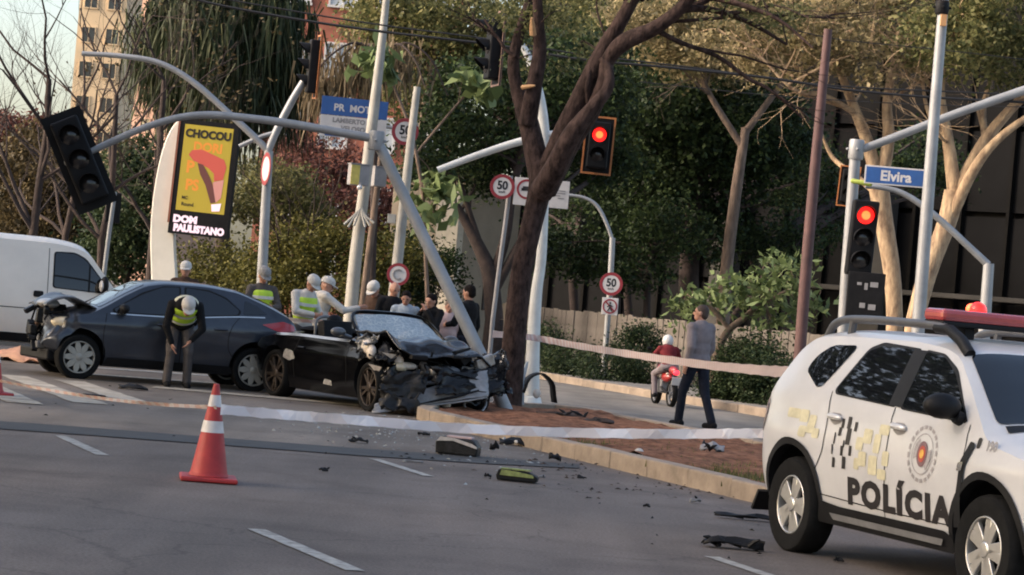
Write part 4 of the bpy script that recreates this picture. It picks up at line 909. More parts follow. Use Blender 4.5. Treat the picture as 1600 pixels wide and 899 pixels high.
for s_, x, z, sz, m_, bd in (('CHOCOU', .0, .88, .22, ad_black, .012), ('DORI', .02, .62, .26, ad_orange, .010), ('P', -.30, .20, .34, ad_orange, .012), ('PS', -.22, -.16, .30, ad_orange, .012), ('MC', -.34, -.42, .09, ad_black, .003), ('Round', -.27, -.55, .10, ad_black, .003)):
    lettering('lettering', s_, sz, m_, pnl, FP(x, z, 4 if m_ is ad_black else 1), bd, .95)
lettering('display', 'DOM', .19, ad_white, pnl, FP(-.28, -.86, 1), .014, 1.1); lettering('display', 'PAULISTANO', .19, ad_white, pnl, FP(.02, -1.04, 1), .014, .92)

# --- overhead cables
def wire(label, pts, r=.012, n=6):
    q = MB(); sm = catmull([tuple(at(*p)) for p in pts], n); c = Vector(sm[0]); q.tube([Vector(s) - c for s in sm], r, 6); o = q.build('overhead_cable', cable); o.location = c; tag(o, label, 'cable', 'overhead cables')
wire('thick black cable sagging across the top left to the mid picture tree', [(180, -45, 46), (300, -2, 46), (450, 28, 46), (600, 50, 46), (770, 70, 46), (900, 92, 46), (1050, 106, 46), (1200, 122, 46), (1320, 140, 46), (1450, 152, 46), (1640, 162, 46)], .026)
wire('second black cable running just above the thick one', [(180, -65, 46.5), (300, -14, 46.5), (450, 16, 46.5), (600, 40, 46.5), (770, 62, 46.5), (900, 84, 46.5), (1100, 108, 46.5), (1300, 134, 46.5), (1640, 150, 46.5)], .016)
wire('thin cable at upper right behind the tall lamp pole', [(1180, 30, 50), (1300, 60, 50), (1470, 78, 50), (1640, 98, 50)], .010)
wire('thin cable below the others right of the rusty pole', [(1000, 128, 52), (1190, 148, 52), (1330, 158, 52), (1480, 165, 52), (1640, 168, 52)], .010)
# ================================================================ VEHICLES
def pchip(pts):
    x = np.array([p[0] for p in pts], float); y = np.array([p[1] for p in pts], float); h = np.diff(x); dl = np.diff(y) / h
    d = np.zeros_like(y)
    for i in range(1, len(x) - 1):
        if dl[i - 1] * dl[i] > 0:
            w1, w2 = 2 * h[i] + h[i - 1], h[i] + 2 * h[i - 1]; d[i] = (w1 + w2) / (w1 / dl[i - 1] + w2 / dl[i])
    d[0], d[-1] = dl[0], dl[-1]
    def f(q):
        q = min(max(q, x[0]), x[-1]); i = min(int(np.searchsorted(x, q, 'right')) - 1, len(x) - 2); t = (q - x[i]) / h[i]
        return float((1 + 2 * t) * (1 - t) ** 2 * y[i] + t * (1 - t) ** 2 * h[i] * d[i] + t * t * (3 - 2 * t) * y[i + 1] + t * t * (t - 1) * h[i] * d[i + 1])
    return f
class Car:
    """lofted body: x forward, y left, z up; side surface y = +-W(x, z), upper surface z = Z(x, y)"""
    def __init__(s, top, bot, hw, belt, tum, drop, n=4.0, low=.09, belly=None, crease=None):
        s.T, s.B, s.HW, s.ZB, s.D = pchip(top), pchip(bot), pchip(hw), pchip(belt), pchip(drop)
        s.tum, s.n, s.low = tum, n, low; s.x0, s.x1 = top[0][0], top[-1][0]; s.crease = crease
    def te(s, x): return max(s.T(x) - s.D(x), s.B(x) + .05)
    def W(s, x, z):
        B, zb, hw = s.B(x), s.ZB(x), s.HW(x); t = (min(z, zb) - B) / max(zb - B, .05)
        w_ = hw - s.low * max(0, (.5 - t) / .5) ** 2 - .035 * max(0, (t - .62) / .38) ** 1.5
        if s.crease: w_ += s.crease(x, z)
        if z > zb: w_ -= s.tum * (z - zb) + .10 * (z - zb) ** 2
        return max(w_, .05)
    def Z(s, x, y):
        wt = s.W(x, s.te(x)); k = min(1, abs(y) / wt); return s.T(x) - (s.T(x) - s.te(x)) * k ** s.n
    def shell(s, nx=96, nz=18, ny=14, fn=None):
        L = s.x1 - s.x0; xs = [s.x0 + L * (.5 - .5 * math.cos(math.pi * (i / nx))) * .35 + L * (i / nx) * .65 for i in range(nx + 1)]
        V = []; F = []; ring = None
        for x in xs:
            B, te = s.B(x), s.te(x); half = [(0, B), (s.W(x, B) * .5, B), (s.W(x, B) * .93, B)]
            half += [(s.W(x, B + .015 + (te - B - .015) * (k / nz)), B + .015 + (te - B - .015) * (k / nz)) for k in range(nz + 1)]
            wt = half[-1][0]
            for k in range(1, ny + 1):
                y = wt * (1 - (k / ny)) if k > 3 else wt * (1 - k / ny * .6 - .0)
                half.append((y, s.Z(x, y)))
            half[-1] = (0, s.T(x))
            # keep y monotone
            r = [(y, z) for y, z in half] + [(-y, z) for y, z in half[-2:0:-1]]
            ring = len(r); V += [(x, y, z) for y, z in r]
        for i in range(len(xs) - 1):
            for k in range(ring):
                k2 = (k + 1) % ring; F.append((i * ring + k, (i + 1) * ring + k, (i + 1) * ring + k2, i * ring + k2))
        F.append(tuple(range(ring))); m = (len(xs) - 1) * ring; F.append(tuple(m + k for k in range(ring - 1, -1, -1)))
        if fn: V = [fn(Vector(v)) for v in V]
        return V, F
def cut_body(V, F, cutters, mats, crush=None):
    me = bpy.data.meshes.new('body'); me.from_pydata([tuple(v) for v in V], [], F)
    bm = bmesh.new(); bm.from_mesh(me); bmesh.ops.remove_doubles(bm, verts=bm.verts, dist=1e-5); bmesh.ops.recalc_face_normals(bm, faces=bm.faces); bm.to_mesh(me); bm.free()
    for m in mats: me.materials.append(m)
    cobs = []
    for cm in cutters:
        cm.materials.clear()
        for m in mats: cm.materials.append(m)
        cm.polygons.foreach_set('material_index', [1] * len(cm.polygons))
        bm = bmesh.new(); bm.from_mesh(cm); bmesh.ops.recalc_face_normals(bm, faces=bm.faces); bm.to_mesh(cm); bm.free()
        c = bpy.data.objects.new('cutter', cm); COL.objects.link(c); cobs.append(c)
    def mod(o):
        for c in cobs:
            b = o.modifiers.new('b', 'BOOLEAN'); b.operation = 'DIFFERENCE'; b.object = c; b.solver = 'EXACT'
            b.material_mode = 'INDEX'
    out = evaluated(me, [mod])
    for c in cobs: COL.objects.unlink(c); bpy.data.objects.remove(c)
    if crush:
        for v in out.vertices: v.co = crush(v.co.copy())
    out.polygons.foreach_set('use_smooth', [True] * len(out.polygons)); out.set_sharp_from_angle(angle=R(32))
    return out
def arch(x, z, r, side, y0=.42):
    M = Matrix.Translation((x, 0, z)) @ Matrix.Rotation(R(90), 4, 'X')
    q = MB(); a, b_ = (y0, 1.4) if side < 0 else (-1.4, -y0); q.lathe([(r, a), (r, b_)], 30, M); return q.mesh('arch')
def patch(poly, fn, step=.07, tri=None):
    """2-D polygon (or text verts, faces) cut by a grid and wrapped on a surface by fn(a, b) -> point"""
    bm = bmesh.new()
    if tri: 
        vs = [bm.verts.new((v[0], v[1], 0)) for v in tri[0]]; 
        for f in tri[1]:
            try: bm.faces.new([vs[i] for i in f])
            except ValueError: pass
    else: bm.faces.new([bm.verts.new((p[0], p[1], 0)) for p in poly])
    for ax in (0, 1):
        lo = min(v.co[ax] for v in bm.verts); hi = max(v.co[ax] for v in bm.verts); k = math.ceil(lo / step + .01)
        while k * step < hi - .005:
            no = (1, 0, 0) if ax == 0 else (0, 1, 0); co = (k * step, 0, 0) if ax == 0 else (0, k * step, 0)
            bmesh.ops.bisect_plane(bm, geom=bm.verts[:] + bm.edges[:] + bm.faces[:], plane_co=co, plane_no=no); k += 1
    b = MB(); bm.verts.index_update(); b.add([fn(v.co.x, v.co.y) for v in bm.verts], [tuple(v.index for v in f.verts) for f in bm.faces]); bm.free(); return b
def rounded(poly, r=.05, n=4):
    out = []; m = len(poly)
    for i in range(m):
        p, a, c = Vector(poly[i]), Vector(poly[i - 1]), Vector(poly[(i + 1) % m]); da, dc = (a - p), (c - p); k = min(r, da.length * .45, dc.length * .45)
        s_, e = p + da.normalized() * k, p + dc.normalized() * k
        for j in range(n + 1): t = j / n; out.append(tuple(s_ * (1 - t) ** 2 + p * 2 * t * (1 - t) + e * t * t))
    return out
def side_fn(car, side, off): return lambda a, b: Vector((a, side * (car.W(a, b) + off), b))
def top_fn(car, off): return lambda a, b: Vector((a, b, car.Z(a, b) + off))
def both_grow(poly, k):
    c = Vector((sum(p[0] for p in poly) / len(poly), sum(p[1] for p in poly) / len(poly)))
    return [tuple(Vector(p) + (Vector(p) - c).normalized() * k) for p in poly]
def window(car, t, name, poly, side, pane, trim=True, off=.006, grow=.028, r=.05):
    pl = rounded(poly, r)
    if trim: patch(both_grow(pl, grow), side_fn(car, side, off - .003), .06).build('window_trim', black_plastic, t, ang=60)
    return patch(pl, side_fn(car, side, off), .06).build(name, pane, t, ang=60)
def seam(car, t, pts, side, wd=.010, off=.0035, m=None, name='panel_gap'):
    sm = catmull(pts, 5); vs = []; fs = []
    for i, p in enumerate(sm):
        a, c = Vector(sm[max(i - 1, 0)]), Vector(sm[min(i + 1, len(sm) - 1)]); d = (c - a).normalized(); n = Vector((-d.y, d.x)) * wd / 2
        for k in (1, -1): x, z = p[0] + n.x * k, p[1] + n.y * k; vs.append((x, side * (car.W(x, z) + off), z))
    fs = [(2 * i, 2 * i + 1, 2 * i + 3, 2 * i + 2) for i in range(len(sm) - 1)]
    return MB().add(vs, fs).build(name, m or black_plastic, t, ang=60)
def wheel(t, x, y, Rt, wd, Rr, side, style, rim_m, dark=black_plastic, steer=0.0, lean=0.0):
    e = bpy.data.objects.new('wheel', None); COL.objects.link(e); e.parent = t; e.location = (x, y, Rt - .012); e.rotation_euler = (lean, 0, steer); e.empty_display_size = .1
    M = Matrix.Rotation(R(-90) * side, 4, 'X')      # local z -> outward
    h = wd / 2
    q = MB(); q.lathe([(Rr, -h * .9), (Rt * .90, -h), (Rt * .975, -h * .82), (Rt, -h * .5), (Rt, h * .5), (Rt * .975, h * .82), (Rt * .93, h * .99), (Rt * .86, h * 1.02), (Rr * 1.02, h * .9), (Rr * .98, h * .6)], 40, M, closed=True); q.build('tyre', rubber, e, ang=30)
    q = MB(); q.lathe([(Rr * 1.0, h * .88), (Rr * .93, h * .9), (Rr * .90, h * .55), (Rr * .88, -h * .5), (Rr, -h * .6)], 40, M, closed=True)
    n = {'suv': 5, 'cover': 9, 'sport': 10}[style]
    for k in range(n):
        th = 2 * math.pi * k / n; 
        if style == 'suv':
            for dth, wi, wo in ((-.20, .085, .048), (.20, .085, .048)):
                pl = [(Rr * .18, -.032), (Rr * .92, -wo * .75), (Rr * .92, wo * .75), (Rr * .18, .032)]
                q.prism(pl, h * .50, h * .80, M @ Matrix.Rotation(th + dth, 4, 'Z'))
        elif style == 'cover':
            q.prism([(Rr * .2, -.022), (Rr * .6, -.045), (Rr * .92, -.028), (Rr * .92, .028), (Rr * .6, .045), (Rr * .2, .022)], h * .62, h * .84, M @ Matrix.Rotation(th, 4, 'Z'))
        else:
            q.prism([(Rr * .15, -.02), (Rr * .93, -.022), (Rr * .93, .022), (Rr * .15, .02)], h * .45, h * .78, M @ Matrix.Rotation(th + (.12 if k % 2 else -.12), 4, 'Z'))
    q.lathe([(Rr * .26, h * .45), (Rr * .26, h * .80), (Rr * .20, h * .88), (.005, h * .90)], 20, M)
    q.build('rim', rim_m, e, ang=30, bevel=.006)
    q = MB(); q.lathe([(Rr * .89, h * .18), (Rr * .89, h * .30)], 30, M); q.build('brake_disc', dark, e, smooth=False)
    return e

# ---------------------------------------------------------------- white police SUV
def suv():
    th = math.atan2(RD.y, RD.x)
    rear = gnd(1247, 862); Rm = Matrix.Rotation(th, 3, 'Z')
    loc = rear - Rm @ Vector((-1.336, -.775, 0)); loc.z = 0
    t = thing('police_suv', 'white police SUV with black lettering parked at lower right', 'car', loc, th)
    car = Car([(-2.03, .60), (-2.015, .84), (-1.98, 1.03), (-1.92, 1.15), (-1.78, 1.34), (-1.60, 1.555), (-1.42, 1.63), (-.9, 1.655), (-.2, 1.655), (.25, 1.625), (.48, 1.575), (.75, 1.42), (1.0, 1.25), (1.20, 1.125), (1.30, 1.09), (1.6, 1.045), (1.9, .985), (2.05, .90), (2.14, .74), (2.17, .52)],
              [(-2.03, .40), (-1.9, .33), (-1.0, .25), (1.0, .25), (1.8, .27), (2.17, .33)],
              [(-2.03, .62), (-2.01, .75), (-1.95, .83), (-1.75, .885), (-1.336, .905), (-.9, .885), (0, .885), (.9, .885), (1.336, .905), (1.75, .87), (1.98, .78), (2.12, .62), (2.17, .45)],
              [(-2.03, 1.12), (-1.4, 1.13), (0, 1.09), (1.2, 1.04), (2.17, .98)], .36, [(-2.03, .04), (-1.92, .05), (-1.6, .07), (0, .06), (.5, .05), (1.1, .05), (1.4, .09), (2.0, .10), (2.17, .06)], 5.0,
              crease=lambda x, z: .018 * math.exp(-((z - .86) / .07) ** 2) * (math.exp(-((x + 1.34) / .55) ** 2) + math.exp(-((x - 1.4) / .55) ** 2)) - .012 * math.exp(-((z - .56) / .12) ** 2) * math.exp(-(x / .9) ** 2))
    V, F = car.shell()
    me = cut_body(V, F, [arch(x, .37, .415, s) for x in (-1.336, 1.336) for s in (1, -1)], [white_paint, black_plastic])
    link('body', me, t)
    for s in (-1, 1):
        window(car, t, 'quarter_window', [(-1.40, 1.32), (-1.33, 1.43), (-1.18, 1.515), (-.84, 1.53), (-1.08, 1.22), (-1.14, 1.20)], s, glass2, False, r=.07)
        window(car, t, 'rear_door_window', [(-.84, 1.185), (-.87, 1.215), (-.66, 1.50), (-.52, 1.54), (-.02, 1.54), (-.02, 1.15)], s, glass2, r=.03)
        patch([(-.085, 1.15), (-.085, 1.54), (.09, 1.54), (.09, 1.145)], side_fn(car, s, .0075), .06).build('pillar_trim', black_plastic, t, ang=60)
        window(car, t, 'front_door_window', [(.09, 1.145), (.09, 1.535), (.34, 1.51), (.56, 1.41), (.92, 1.13), (.90, 1.115)], s, glass2, r=.04)
        # doors, sills, arches
        seam(car, t, [(.02, .38), (.02, .8), (.01, 1.14)], s); seam(car, t, [(1.0, .42), (1.04, .75), (1.0, 1.10)], s)
        seam(car, t, [(-.92, 1.19), (-.88, 1.0), (-.88, .80), (-1.0, .6)], s); seam(car, t, [(-.95, .46), (0, .44), (.98, .44)], s, .008)
        patch(rounded([(-.98, .26), (-.90, .42), (-.6, .40), (.85, .40), (.95, .36), (.92, .26)], .03), side_fn(car, s, .022), .08).build('sill_trim', black_plastic, t, ang=60)
        patch(rounded([(-.7, .30), (.8, .30), (.84, .345), (-.74, .345)], .01), side_fn(car, s, .040), .08).build('side_step', grey_plastic, t, ang=60)
        for x in (-1.336, 1.336):
            vs = []; fs = []; N = 26
            for k in range(N + 1):
                a = R(-22) + R(224) * k / N
                for rr_ in (.405, .455):
                    px, pz = x + math.cos(a) * rr_, .37 + math.sin(a) * rr_; pz = max(pz, car.B(px) + .02); vs.append((px, s * (car.W(px, pz) + .012), pz))
                px, pz = x + math.cos(a) * .40, max(.37 + math.sin(a) * .40, car.B(x) + .02); vs.append((px, s * (car.W(px, pz) - .06), pz))
            for k in range(N): a0 = 3 * k; fs += [(a0, a0 + 1, a0 + 4, a0 + 3), (a0 + 2, a0, a0 + 3, a0 + 5)]
            MB().add(vs, fs).build('arch_trim', black_plastic if x < 0 else black_plastic, t, ang=60)
        # fender vent running down to the sill
        patch(rounded([(.96, .44), (.99, .66), (1.02, .86), (1.09, 1.0), (1.16, .99), (1.08, .82), (1.05, .66), (1.06, .44)], .02), side_fn(car, s, .014), .05).build('fender_vent', black_plastic, t, ang=60)
        patch(rounded([(.985, .80), (1.0, .855), (1.075, .865), (1.055, .805)], .015), side_fn(car, s, .019), .05).build('indicator_badge', chrome, t, ang=60)
        for hx in (-.76, .14):
            patch(rounded([(hx - .09, .99), (hx - .07, 1.045), (hx + .07, 1.045), (hx + .10, .985), (hx, .955)], .03), side_fn(car, s, .003), .04).build('handle_recess', sign_grey, t, ang=60)
            q = MB(); yy = car.W(hx, 1.01) + .03; q.tube([(hx - .085, s * (yy - .02), 1.018), (hx - .05, s * yy, 1.02), (hx + .06, s * yy, 1.016), (hx + .095, s * (yy - .02), 1.012)], [.016, .021, .021, .014], 8); q.build('door_handle', white_paint, t)
        # mirror
        q = MB(); y0 = car.W(.80, 1.16); q.ell((.84, s * (y0 + .15), 1.20), (.085, .135, .085), None, 16); q.tube([(.86, s * (y0 - .03), 1.11), (.86, s * (y0 + .06), 1.14)], [.05, .045], 8); q.build('mirror', black_plastic, t, ang=60)
        # roof rail
        q = MB(); ry = s * .60
        q.tube([Vector(p) for p in catmull([(-1.52, ry, car.Z(-1.52, ry) - .02), (-1.38, ry, 1.675), (-1.0, ry, 1.715), (0.0, ry, 1.715), (.22, ry, 1.69), (.40, ry, 1.62), (.50, ry, 1.545)], 6)], .030, 10)
        q.tube([(-1.15, ry, 1.60), (-1.12, ry, 1.71)], .03, 8); q.build('roof_rail', mat('dark grey rail', (.075, .076, .08), .45, var=.2), t)
        q = MB(); q.tube([(.06, ry, 1.70), (.24, ry, 1.69), (.40, ry, 1.625), (.52, ry, 1.54)], [.036, .04, .042, .04], 10); q.build('rail_foot', black_plastic, t)
        # lamps
        patch(rounded([(-1.98, .82), (-1.98, 1.05), (-1.85, 1.08), (-1.87, .84)], .04), side_fn(car, s, .008), .05).build('tail_lamp', mat('pale tail lamp', (.50, .40, .38), .15, var=.1, coat=.6), t, ang=60)
        patch(rounded([(1.78, .80), (1.76, .92), (2.06, .86), (2.10, .76)], .03), side_fn(car, s, .010), .05).build('headlamp', lamp_clear, t, ang=60)
        q = MB(); q.box((-1.86, s * .80, .32), (.025, .20, .17), Matrix.Rotation(R(32), 3, 'Y')); q.build('mud_flap', black_plastic, t, smooth=False)
    # glazing front and rear
    patch(rounded([(.52, -.60), (.52, .60), (1.17, .74), (1.17, -.74)], .06), top_fn(car, .006), .06).build('windscreen', glass, t, ang=60)
    patch(rounded([(-1.66, -.52), (-1.66, .52), (-1.89, .60), (-1.89, -.60)], .05), top_fn(car, .006), .05).build('rear_window', glass, t, ang=60)
    patch([(1.19, -.70), (1.19, .70), (1.27, .72), (1.27, -.72)], top_fn(car, .006), .06).build('cowl', black_plastic, t, ang=60)
    for y in (-.45, .2):
        q = MB(); q.tube([(1.22, y, car.Z(1.22, y) + .03), (1.0, y + .1, car.Z(1.0, y + .1) + .025), (.85, y + .45, car.Z(.85, y + .45) + .02)], .012, 6); q.build('wiper', black_plastic, t)
    q = MB(); q.box((2.165, 0, .66), (.04, 1.0, .16)); q.box((2.17, 0, .42), (.05, 1.2, .14)); q.build('grille', black_plastic, t, smooth=False, bevel=.01)
    q = MB(); q.box((-2.05, 0, .43), (.12, 1.36, .16)); q.box((-2.07, -.5, .5), (.06, .4, .08)); q.build('rear_bumper', black_plastic, t, smooth=False, bevel=.03)
    # light bar
    q = MB(); q.box((.02, 0, 1.735), (.26, 1.22, .035)); q.box((.02, -.35, 1.68), (.10, .08, .09)); q.box((.02, .35, 1.68), (.10, .08, .09)); q.build('light_bar_base', black_plastic, t, smooth=False, bevel=.01)
    q = MB(); q.box((.02, 0, 1.79), (.27, 1.24, .085)); q.build('light_bar', mat('red light bar lens', (.36, .055, .055), .25, var=.15, coat=.5), t, smooth=False, bevel=.03)
    MB().ell((-.07, -.22, 1.84), (.062, .062, .062)).build('beacon', lens_red, t); MB().ell((-.105, -.25, 1.85), (.038, .04, .038)).build('beacon_core', lens_core, t)
    for x in (-1.336, 1.336):
        for s in (-1, 1): wheel(t, x, s * .775, .35, .22, .215, s, 'suv', alloy)
    # livery on both sides (reads correctly from each)
    ink = mat('black livery film', (.014, .011, .011), .4, var=.1); yel = mat('faded yellow film', (.50, .46, .31), .45, var=.25, scale=7); yel2 = mat('faded pale grey film', (.60, .585, .56), .45, var=.1)
    for s in (-1, 1):
        f = side_fn(car, s, .004); k = -s      # k = +1: text runs rear to front on the right side
        vs, fs = text_mesh('POLÍCIA', .24, .014, 1.0, 1.2)
        a = patch(None, f, .05, ([(k * v.x * 1.36 + .20, v.y + .515) for v in vs], fs)); a.build('lettering', ink, t, ang=60)
        sq = [(-.64, .98, .038, .065), (-.55, .99, .05, .085), (-.45, .97, .038, .065), (-.53, .895, .06, .115), (-.66, .92, .04, .06), (-.60, .79, .038, .07), (-.48, .80, .038, .07), (-.72, .87, .02, .08), (-.71, .70, .04, .07), (-.56, .71, .05, .085), (-.74, .79, .02, .07), (-.58, .84, .02, .05)]
        for (x, z, sx, sz) in sq: patch([(x - sx / 2, z - sz / 2), (x + sx / 2, z - sz / 2), (x + sx / 2, z + sz / 2), (x - sx / 2, z + sz / 2)], f, .06).build('checker', ink, t, ang=60)
        for (x, z, sx, sz) in ((-1.36, 1.0, .20, .07), (-1.2, .99, .12, .09), (-1.08, .94, .10, .13), (-1.18, .88, .10, .08), (-1.0, .88, .09, .07), (-.36, .86, .10, .09), (-.26, .92, .12, .10), (-.30, .76, .11, .10), (-.12, .88, .09, .13), (-.15, .73, .12, .13), (-.05, .98, .14, .07), (.02, .79, .09, .10), (-.02, .68, .12, .07), (-.38, .72, .07, .08)):
            patch(rounded([(x - sx / 2, z - sz / 2), (x + sx / 2, z - sz / 2), (x + sx / 2, z + sz / 2), (x - sx / 2, z + sz / 2)], .02), f, .06).build('yellow_block', yel, t, ang=60)
        cx, cz = .50, .865
        def disc(r0, r1, m, o, a0=0, a1=360, n=28, ex=1.0):
            vs = []; 
            for i in range(n + 1):
                a = R(a0 + (a1 - a0) * i / n)
                for rr_ in (r0, r1): vs.append(side_fn(car, s, o)(cx + math.cos(a) * rr_ * ex, cz + math.sin(a) * rr_))
            MB().add(vs, [(2 * i, 2 * i + 1, 2 * i + 3, 2 * i + 2) for i in range(n)]).build('emblem', m, t, ang=60)
        grey_ink = mat('grey emblem ink', (.30, .28, .28), .5, var=.2, scale=40); red_ink = mat('red emblem ink', (.38, .06, .04), .5); gold = mat('gold emblem ink', (.62, .34, .06), .5); brn_ink = mat('brown emblem ink', (.16, .09, .10), .5)
        for j in range(20): disc(.165, .19, grey_ink, .004, j * 18, j * 18 + 12, 4)
        disc(.13, .137, grey_ink, .004); disc(.07, .115, grey_ink, .004, -60, 20, 8); disc(.07, .115, grey_ink, .004, 120, 200, 8)
        disc(.0, .085, brn_ink, .0055, ex=.8); disc(.0, .055, red_ink, .007, ex=.8); disc(.0, .03, gold, .0085, ex=.9)
        vs, fs = text_mesh('190', .085, .004); patch(None, f, .05, ([(k * v.x + 1.33 - .02 * s, v.y + .985) for v in vs], fs)).build('lettering', sign_grey, t, ang=60)
        q = patch(rounded([(1.16, .96), (1.17, 1.03), (1.22, 1.03), (1.21, .96)], .02), f, .05); q.build('emblem', ink, t, ang=60)
    return t
suv()

# ---------------------------------------------------------------- blue hatchback with a smashed nose
def blue_car():
    fr = gnd(118, 592); th = math.atan2(-RN.y, -RN.x); Rm = Matrix.Rotation(th, 3, 'Z')
    loc = fr - Rm @ Vector((1.24, .73, 0)); loc.z = 0
    t = thing('blue_hatchback', 'dark blue hatchback with its front end torn open beside the white van', 'car', loc, th)
    car = Car([(-1.90, .55), (-1.88, .78), (-1.84, .97), (-1.76, 1.08), (-1.57, 1.20), (-1.25, 1.325), (-.9, 1.42), (-.4, 1.46), (0, 1.455), (.3, 1.41), (.6, 1.27), (.95, 1.06), (1.12, .985), (1.35, .94), (1.6, .86), (1.75, .76), (1.80, .55)],
              [(-1.9, .34), (-1.5, .26), (-.9, .20), (.9, .20), (1.5, .24), (1.80, .34)],
              [(-1.9, .60), (-1.85, .72), (-1.7, .81), (-1.25, .855), (-.6, .85), (.6, .85), (1.25, .85), (1.6, .80), (1.8, .66)],
              [(-1.9, 1.0), (-1.0, .99), (0, .94), (1.0, .90), (1.8, .82)], .40, [(-1.9, .04), (-1.5, .07), (-.9, .05), (0, .05), (.9, .05), (1.2, .07), (1.8, .08)], 4.5,
              crease=lambda x, z: .02 * math.exp(-((z - (.82 - .03 * x)) / .045) ** 2) - .02 * math.exp(-((z - .48) / .12) ** 2) * math.exp(-(x / 1.0) ** 2))
    def crush(v):
        x = v.x
        if x > 1.22:
            k = (x - 1.22) / .58; n_ = noise.noise_vector(v * 5.5); v = Vector((x - .34 * k * (.6 + .5 * noise.noise(v * 3)) * (1.0 if v.z < .8 else 1.2), v.y + n_.y * .10 * k, v.z + n_.z * .11 * k + (.05 * k if v.z > .75 else 0)))
        return v
    V, F = car.shell()
    link('body', cut_body(V, F, [arch(x, .34, .365, s) for x in (-1.25, 1.24) for s in (1, -1)], [blue_paint, black_plastic], crush), t)
    for s in (1, -1):
        window(car, t, 'front_door_window', [(-.12, .985), (-.12, 1.375), (.12, 1.355), (.40, 1.235), (.80, 1.005), (.78, .965)], s, glass2, r=.03)
        window(car, t, 'rear_door_window', [(-.95, 1.06), (-.98, 1.12), (-.78, 1.27), (-.55, 1.35), (-.22, 1.378), (-.22, .985)], s, glass2, r=.03)
        patch(rounded([(-1.38, 1.10), (-1.24, 1.20), (-1.06, 1.27), (-1.04, 1.07)], .02), side_fn(car, s, .006), .06).build('quarter_window', glass2, t, ang=60)
        seam(car, t, [(-1.35, 1.055), (-.9, 1.03), (-.2, .965), (.45, .945), (.85, .94)], s, .018, .006, chrome, 'window_strip')
        seam(car, t, [(-.17, .30), (-.17, .6), (-.17, .96)], s); seam(car, t, [(.90, .36), (.93, .65), (.90, .94)], s); seam(car, t, [(-1.0, 1.05), (-.86, .85), (-.84, .6), (-.92, .45)], s)
        for hx in (-.72, .10):
            q = MB(); yy = car.W(hx, .84) + .025; q.tube([(hx - .09, s * (yy - .015), .84), (hx - .05, s * yy, .842), (hx + .05, s * yy, .84), (hx + .09, s * (yy - .015), .836)], [.013, .017, .017, .013], 8); q.build('door_handle', blue_paint, t)
        q = MB(); y0 = car.W(.70, 1.0); q.ell((.68, s * (y0 + .11), 1.02), (.07, .11, .07)); q.tube([(.70, s * (y0 - .03), .96), (.70, s * (y0 + .05), .98)], [.04, .035], 8); q.build('mirror', black_plastic, t, ang=60)
        patch(rounded([(-1.83, .82), (-1.80, .97), (-1.62, 1.02), (-1.30, .955), (-1.50, .885)], .03), side_fn(car, s, .008), .05).build('tail_lamp', tail_red, t, ang=60)
        patch(rounded([(-.95, .22), (-.9, .33), (.85, .33), (.9, .22)], .02), side_fn(car, s, .012), .08).build('sill_trim', black_plastic, t, ang=60)
    patch(rounded([(.36, -.54), (.36, .54), (1.00, .68), (1.00, -.68)], .05), top_fn(car, .006), .06).build('windscreen', glass, t, ang=60)
    patch(rounded([(-1.02, -.50), (-1.02, .50), (-1.50, .60), (-1.50, -.60)], .05), top_fn(car, .006), .06).build('rear_window', glass, t, ang=60)
    for x, st in ((-1.25, 0), (1.24, R(6))):
        for s in (1, -1): wheel(t, x, s * .73, .315, .19, .225, s, 'cover', dull_alloy, steer=st)
    # smashed nose: lifted hood, lamp, ribs, cavity
    q = MB(); N = 16; vs = []
    for i in range(N + 1):
        for j in range(N + 1):
            a, b_ = i / N, j / N; x = 1.02 + .72 * a; y = (b_ - .5) * 1.42 * (1 - .12 * a); z = .985 + .16 * math.sin(a * 2.6) - .10 * a * a + .07 * noise.noise(Vector((a * 3, b_ * 4, 2)))
            vs.append((x, y, z))
    q.add(vs, [(i * (N + 1) + j, (i + 1) * (N + 1) + j, (i + 1) * (N + 1) + j + 1, i * (N + 1) + j + 1) for i in range(N) for j in range(N)])
    o = q.build('hood', mat('scraped dark hood', (.060, .062, .068), .4, metal=.2, var=.7, scale=4, coat=.25), t, ang=50); sm = o.modifiers.new('s', 'SOLIDIFY'); sm.thickness = .018
    q = MB(); q.ell((1.45, .66, .76), (.19, .10, .085), Matrix.Rotation(R(-12), 3, 'Z')); q.build('headlamp', lamp_clear, t)
    q = MB(); q.ell((1.62, .25, 1.0), (.16, .26, .07)); q.build('torn_reflector', mat('torn pale reflector', (.45, .44, .42), .3, metal=.3, var=.3), t)
    rr_ = random.Random(5)
    for k in range(30):
        p = Vector((rr_.uniform(1.4, 1.82), rr_.uniform(-.55, .62), rr_.uniform(.32, .92))); m_ = rr_.choice([black_plastic, black_plastic, wreck_skin, mat('rusty bracket', (.09, .045, .025), .8, var=.4), grey_plastic])
        q = MB(); q.box(p, (rr_.uniform(.06, .24), rr_.uniform(.08, .3), rr_.uniform(.04, .22)), Matrix.Rotation(rr_.uniform(-.8, .8), 3, rr_.choice('XYZ'))); q.build('torn_part', m_, t, smooth=False, bevel=.015)
    for k in range(8):
        q = MB(); p = Vector((1.45, rr_.uniform(-.5, .6), rr_.uniform(.4, .95))); q.tube([Vector(s_) for s_ in catmull([tuple(p), tuple(p + Vector((.18, rr_.gauss(0, .12), rr_.gauss(0, .1)))), tuple(p + Vector((.30, rr_.gauss(0, .2), rr_.gauss(-.1, .12))))], 4)], .014, 6); q.build('loose_hose', rubber, t)
    q = MB(); q.box((1.66, .1, .30), (.18, 1.1, .16), Matrix.Rotation(R(10), 3, 'Z')); q.build('bumper_beam', black_plastic, t, smooth=False, bevel=.03)
    return t
blue_car()

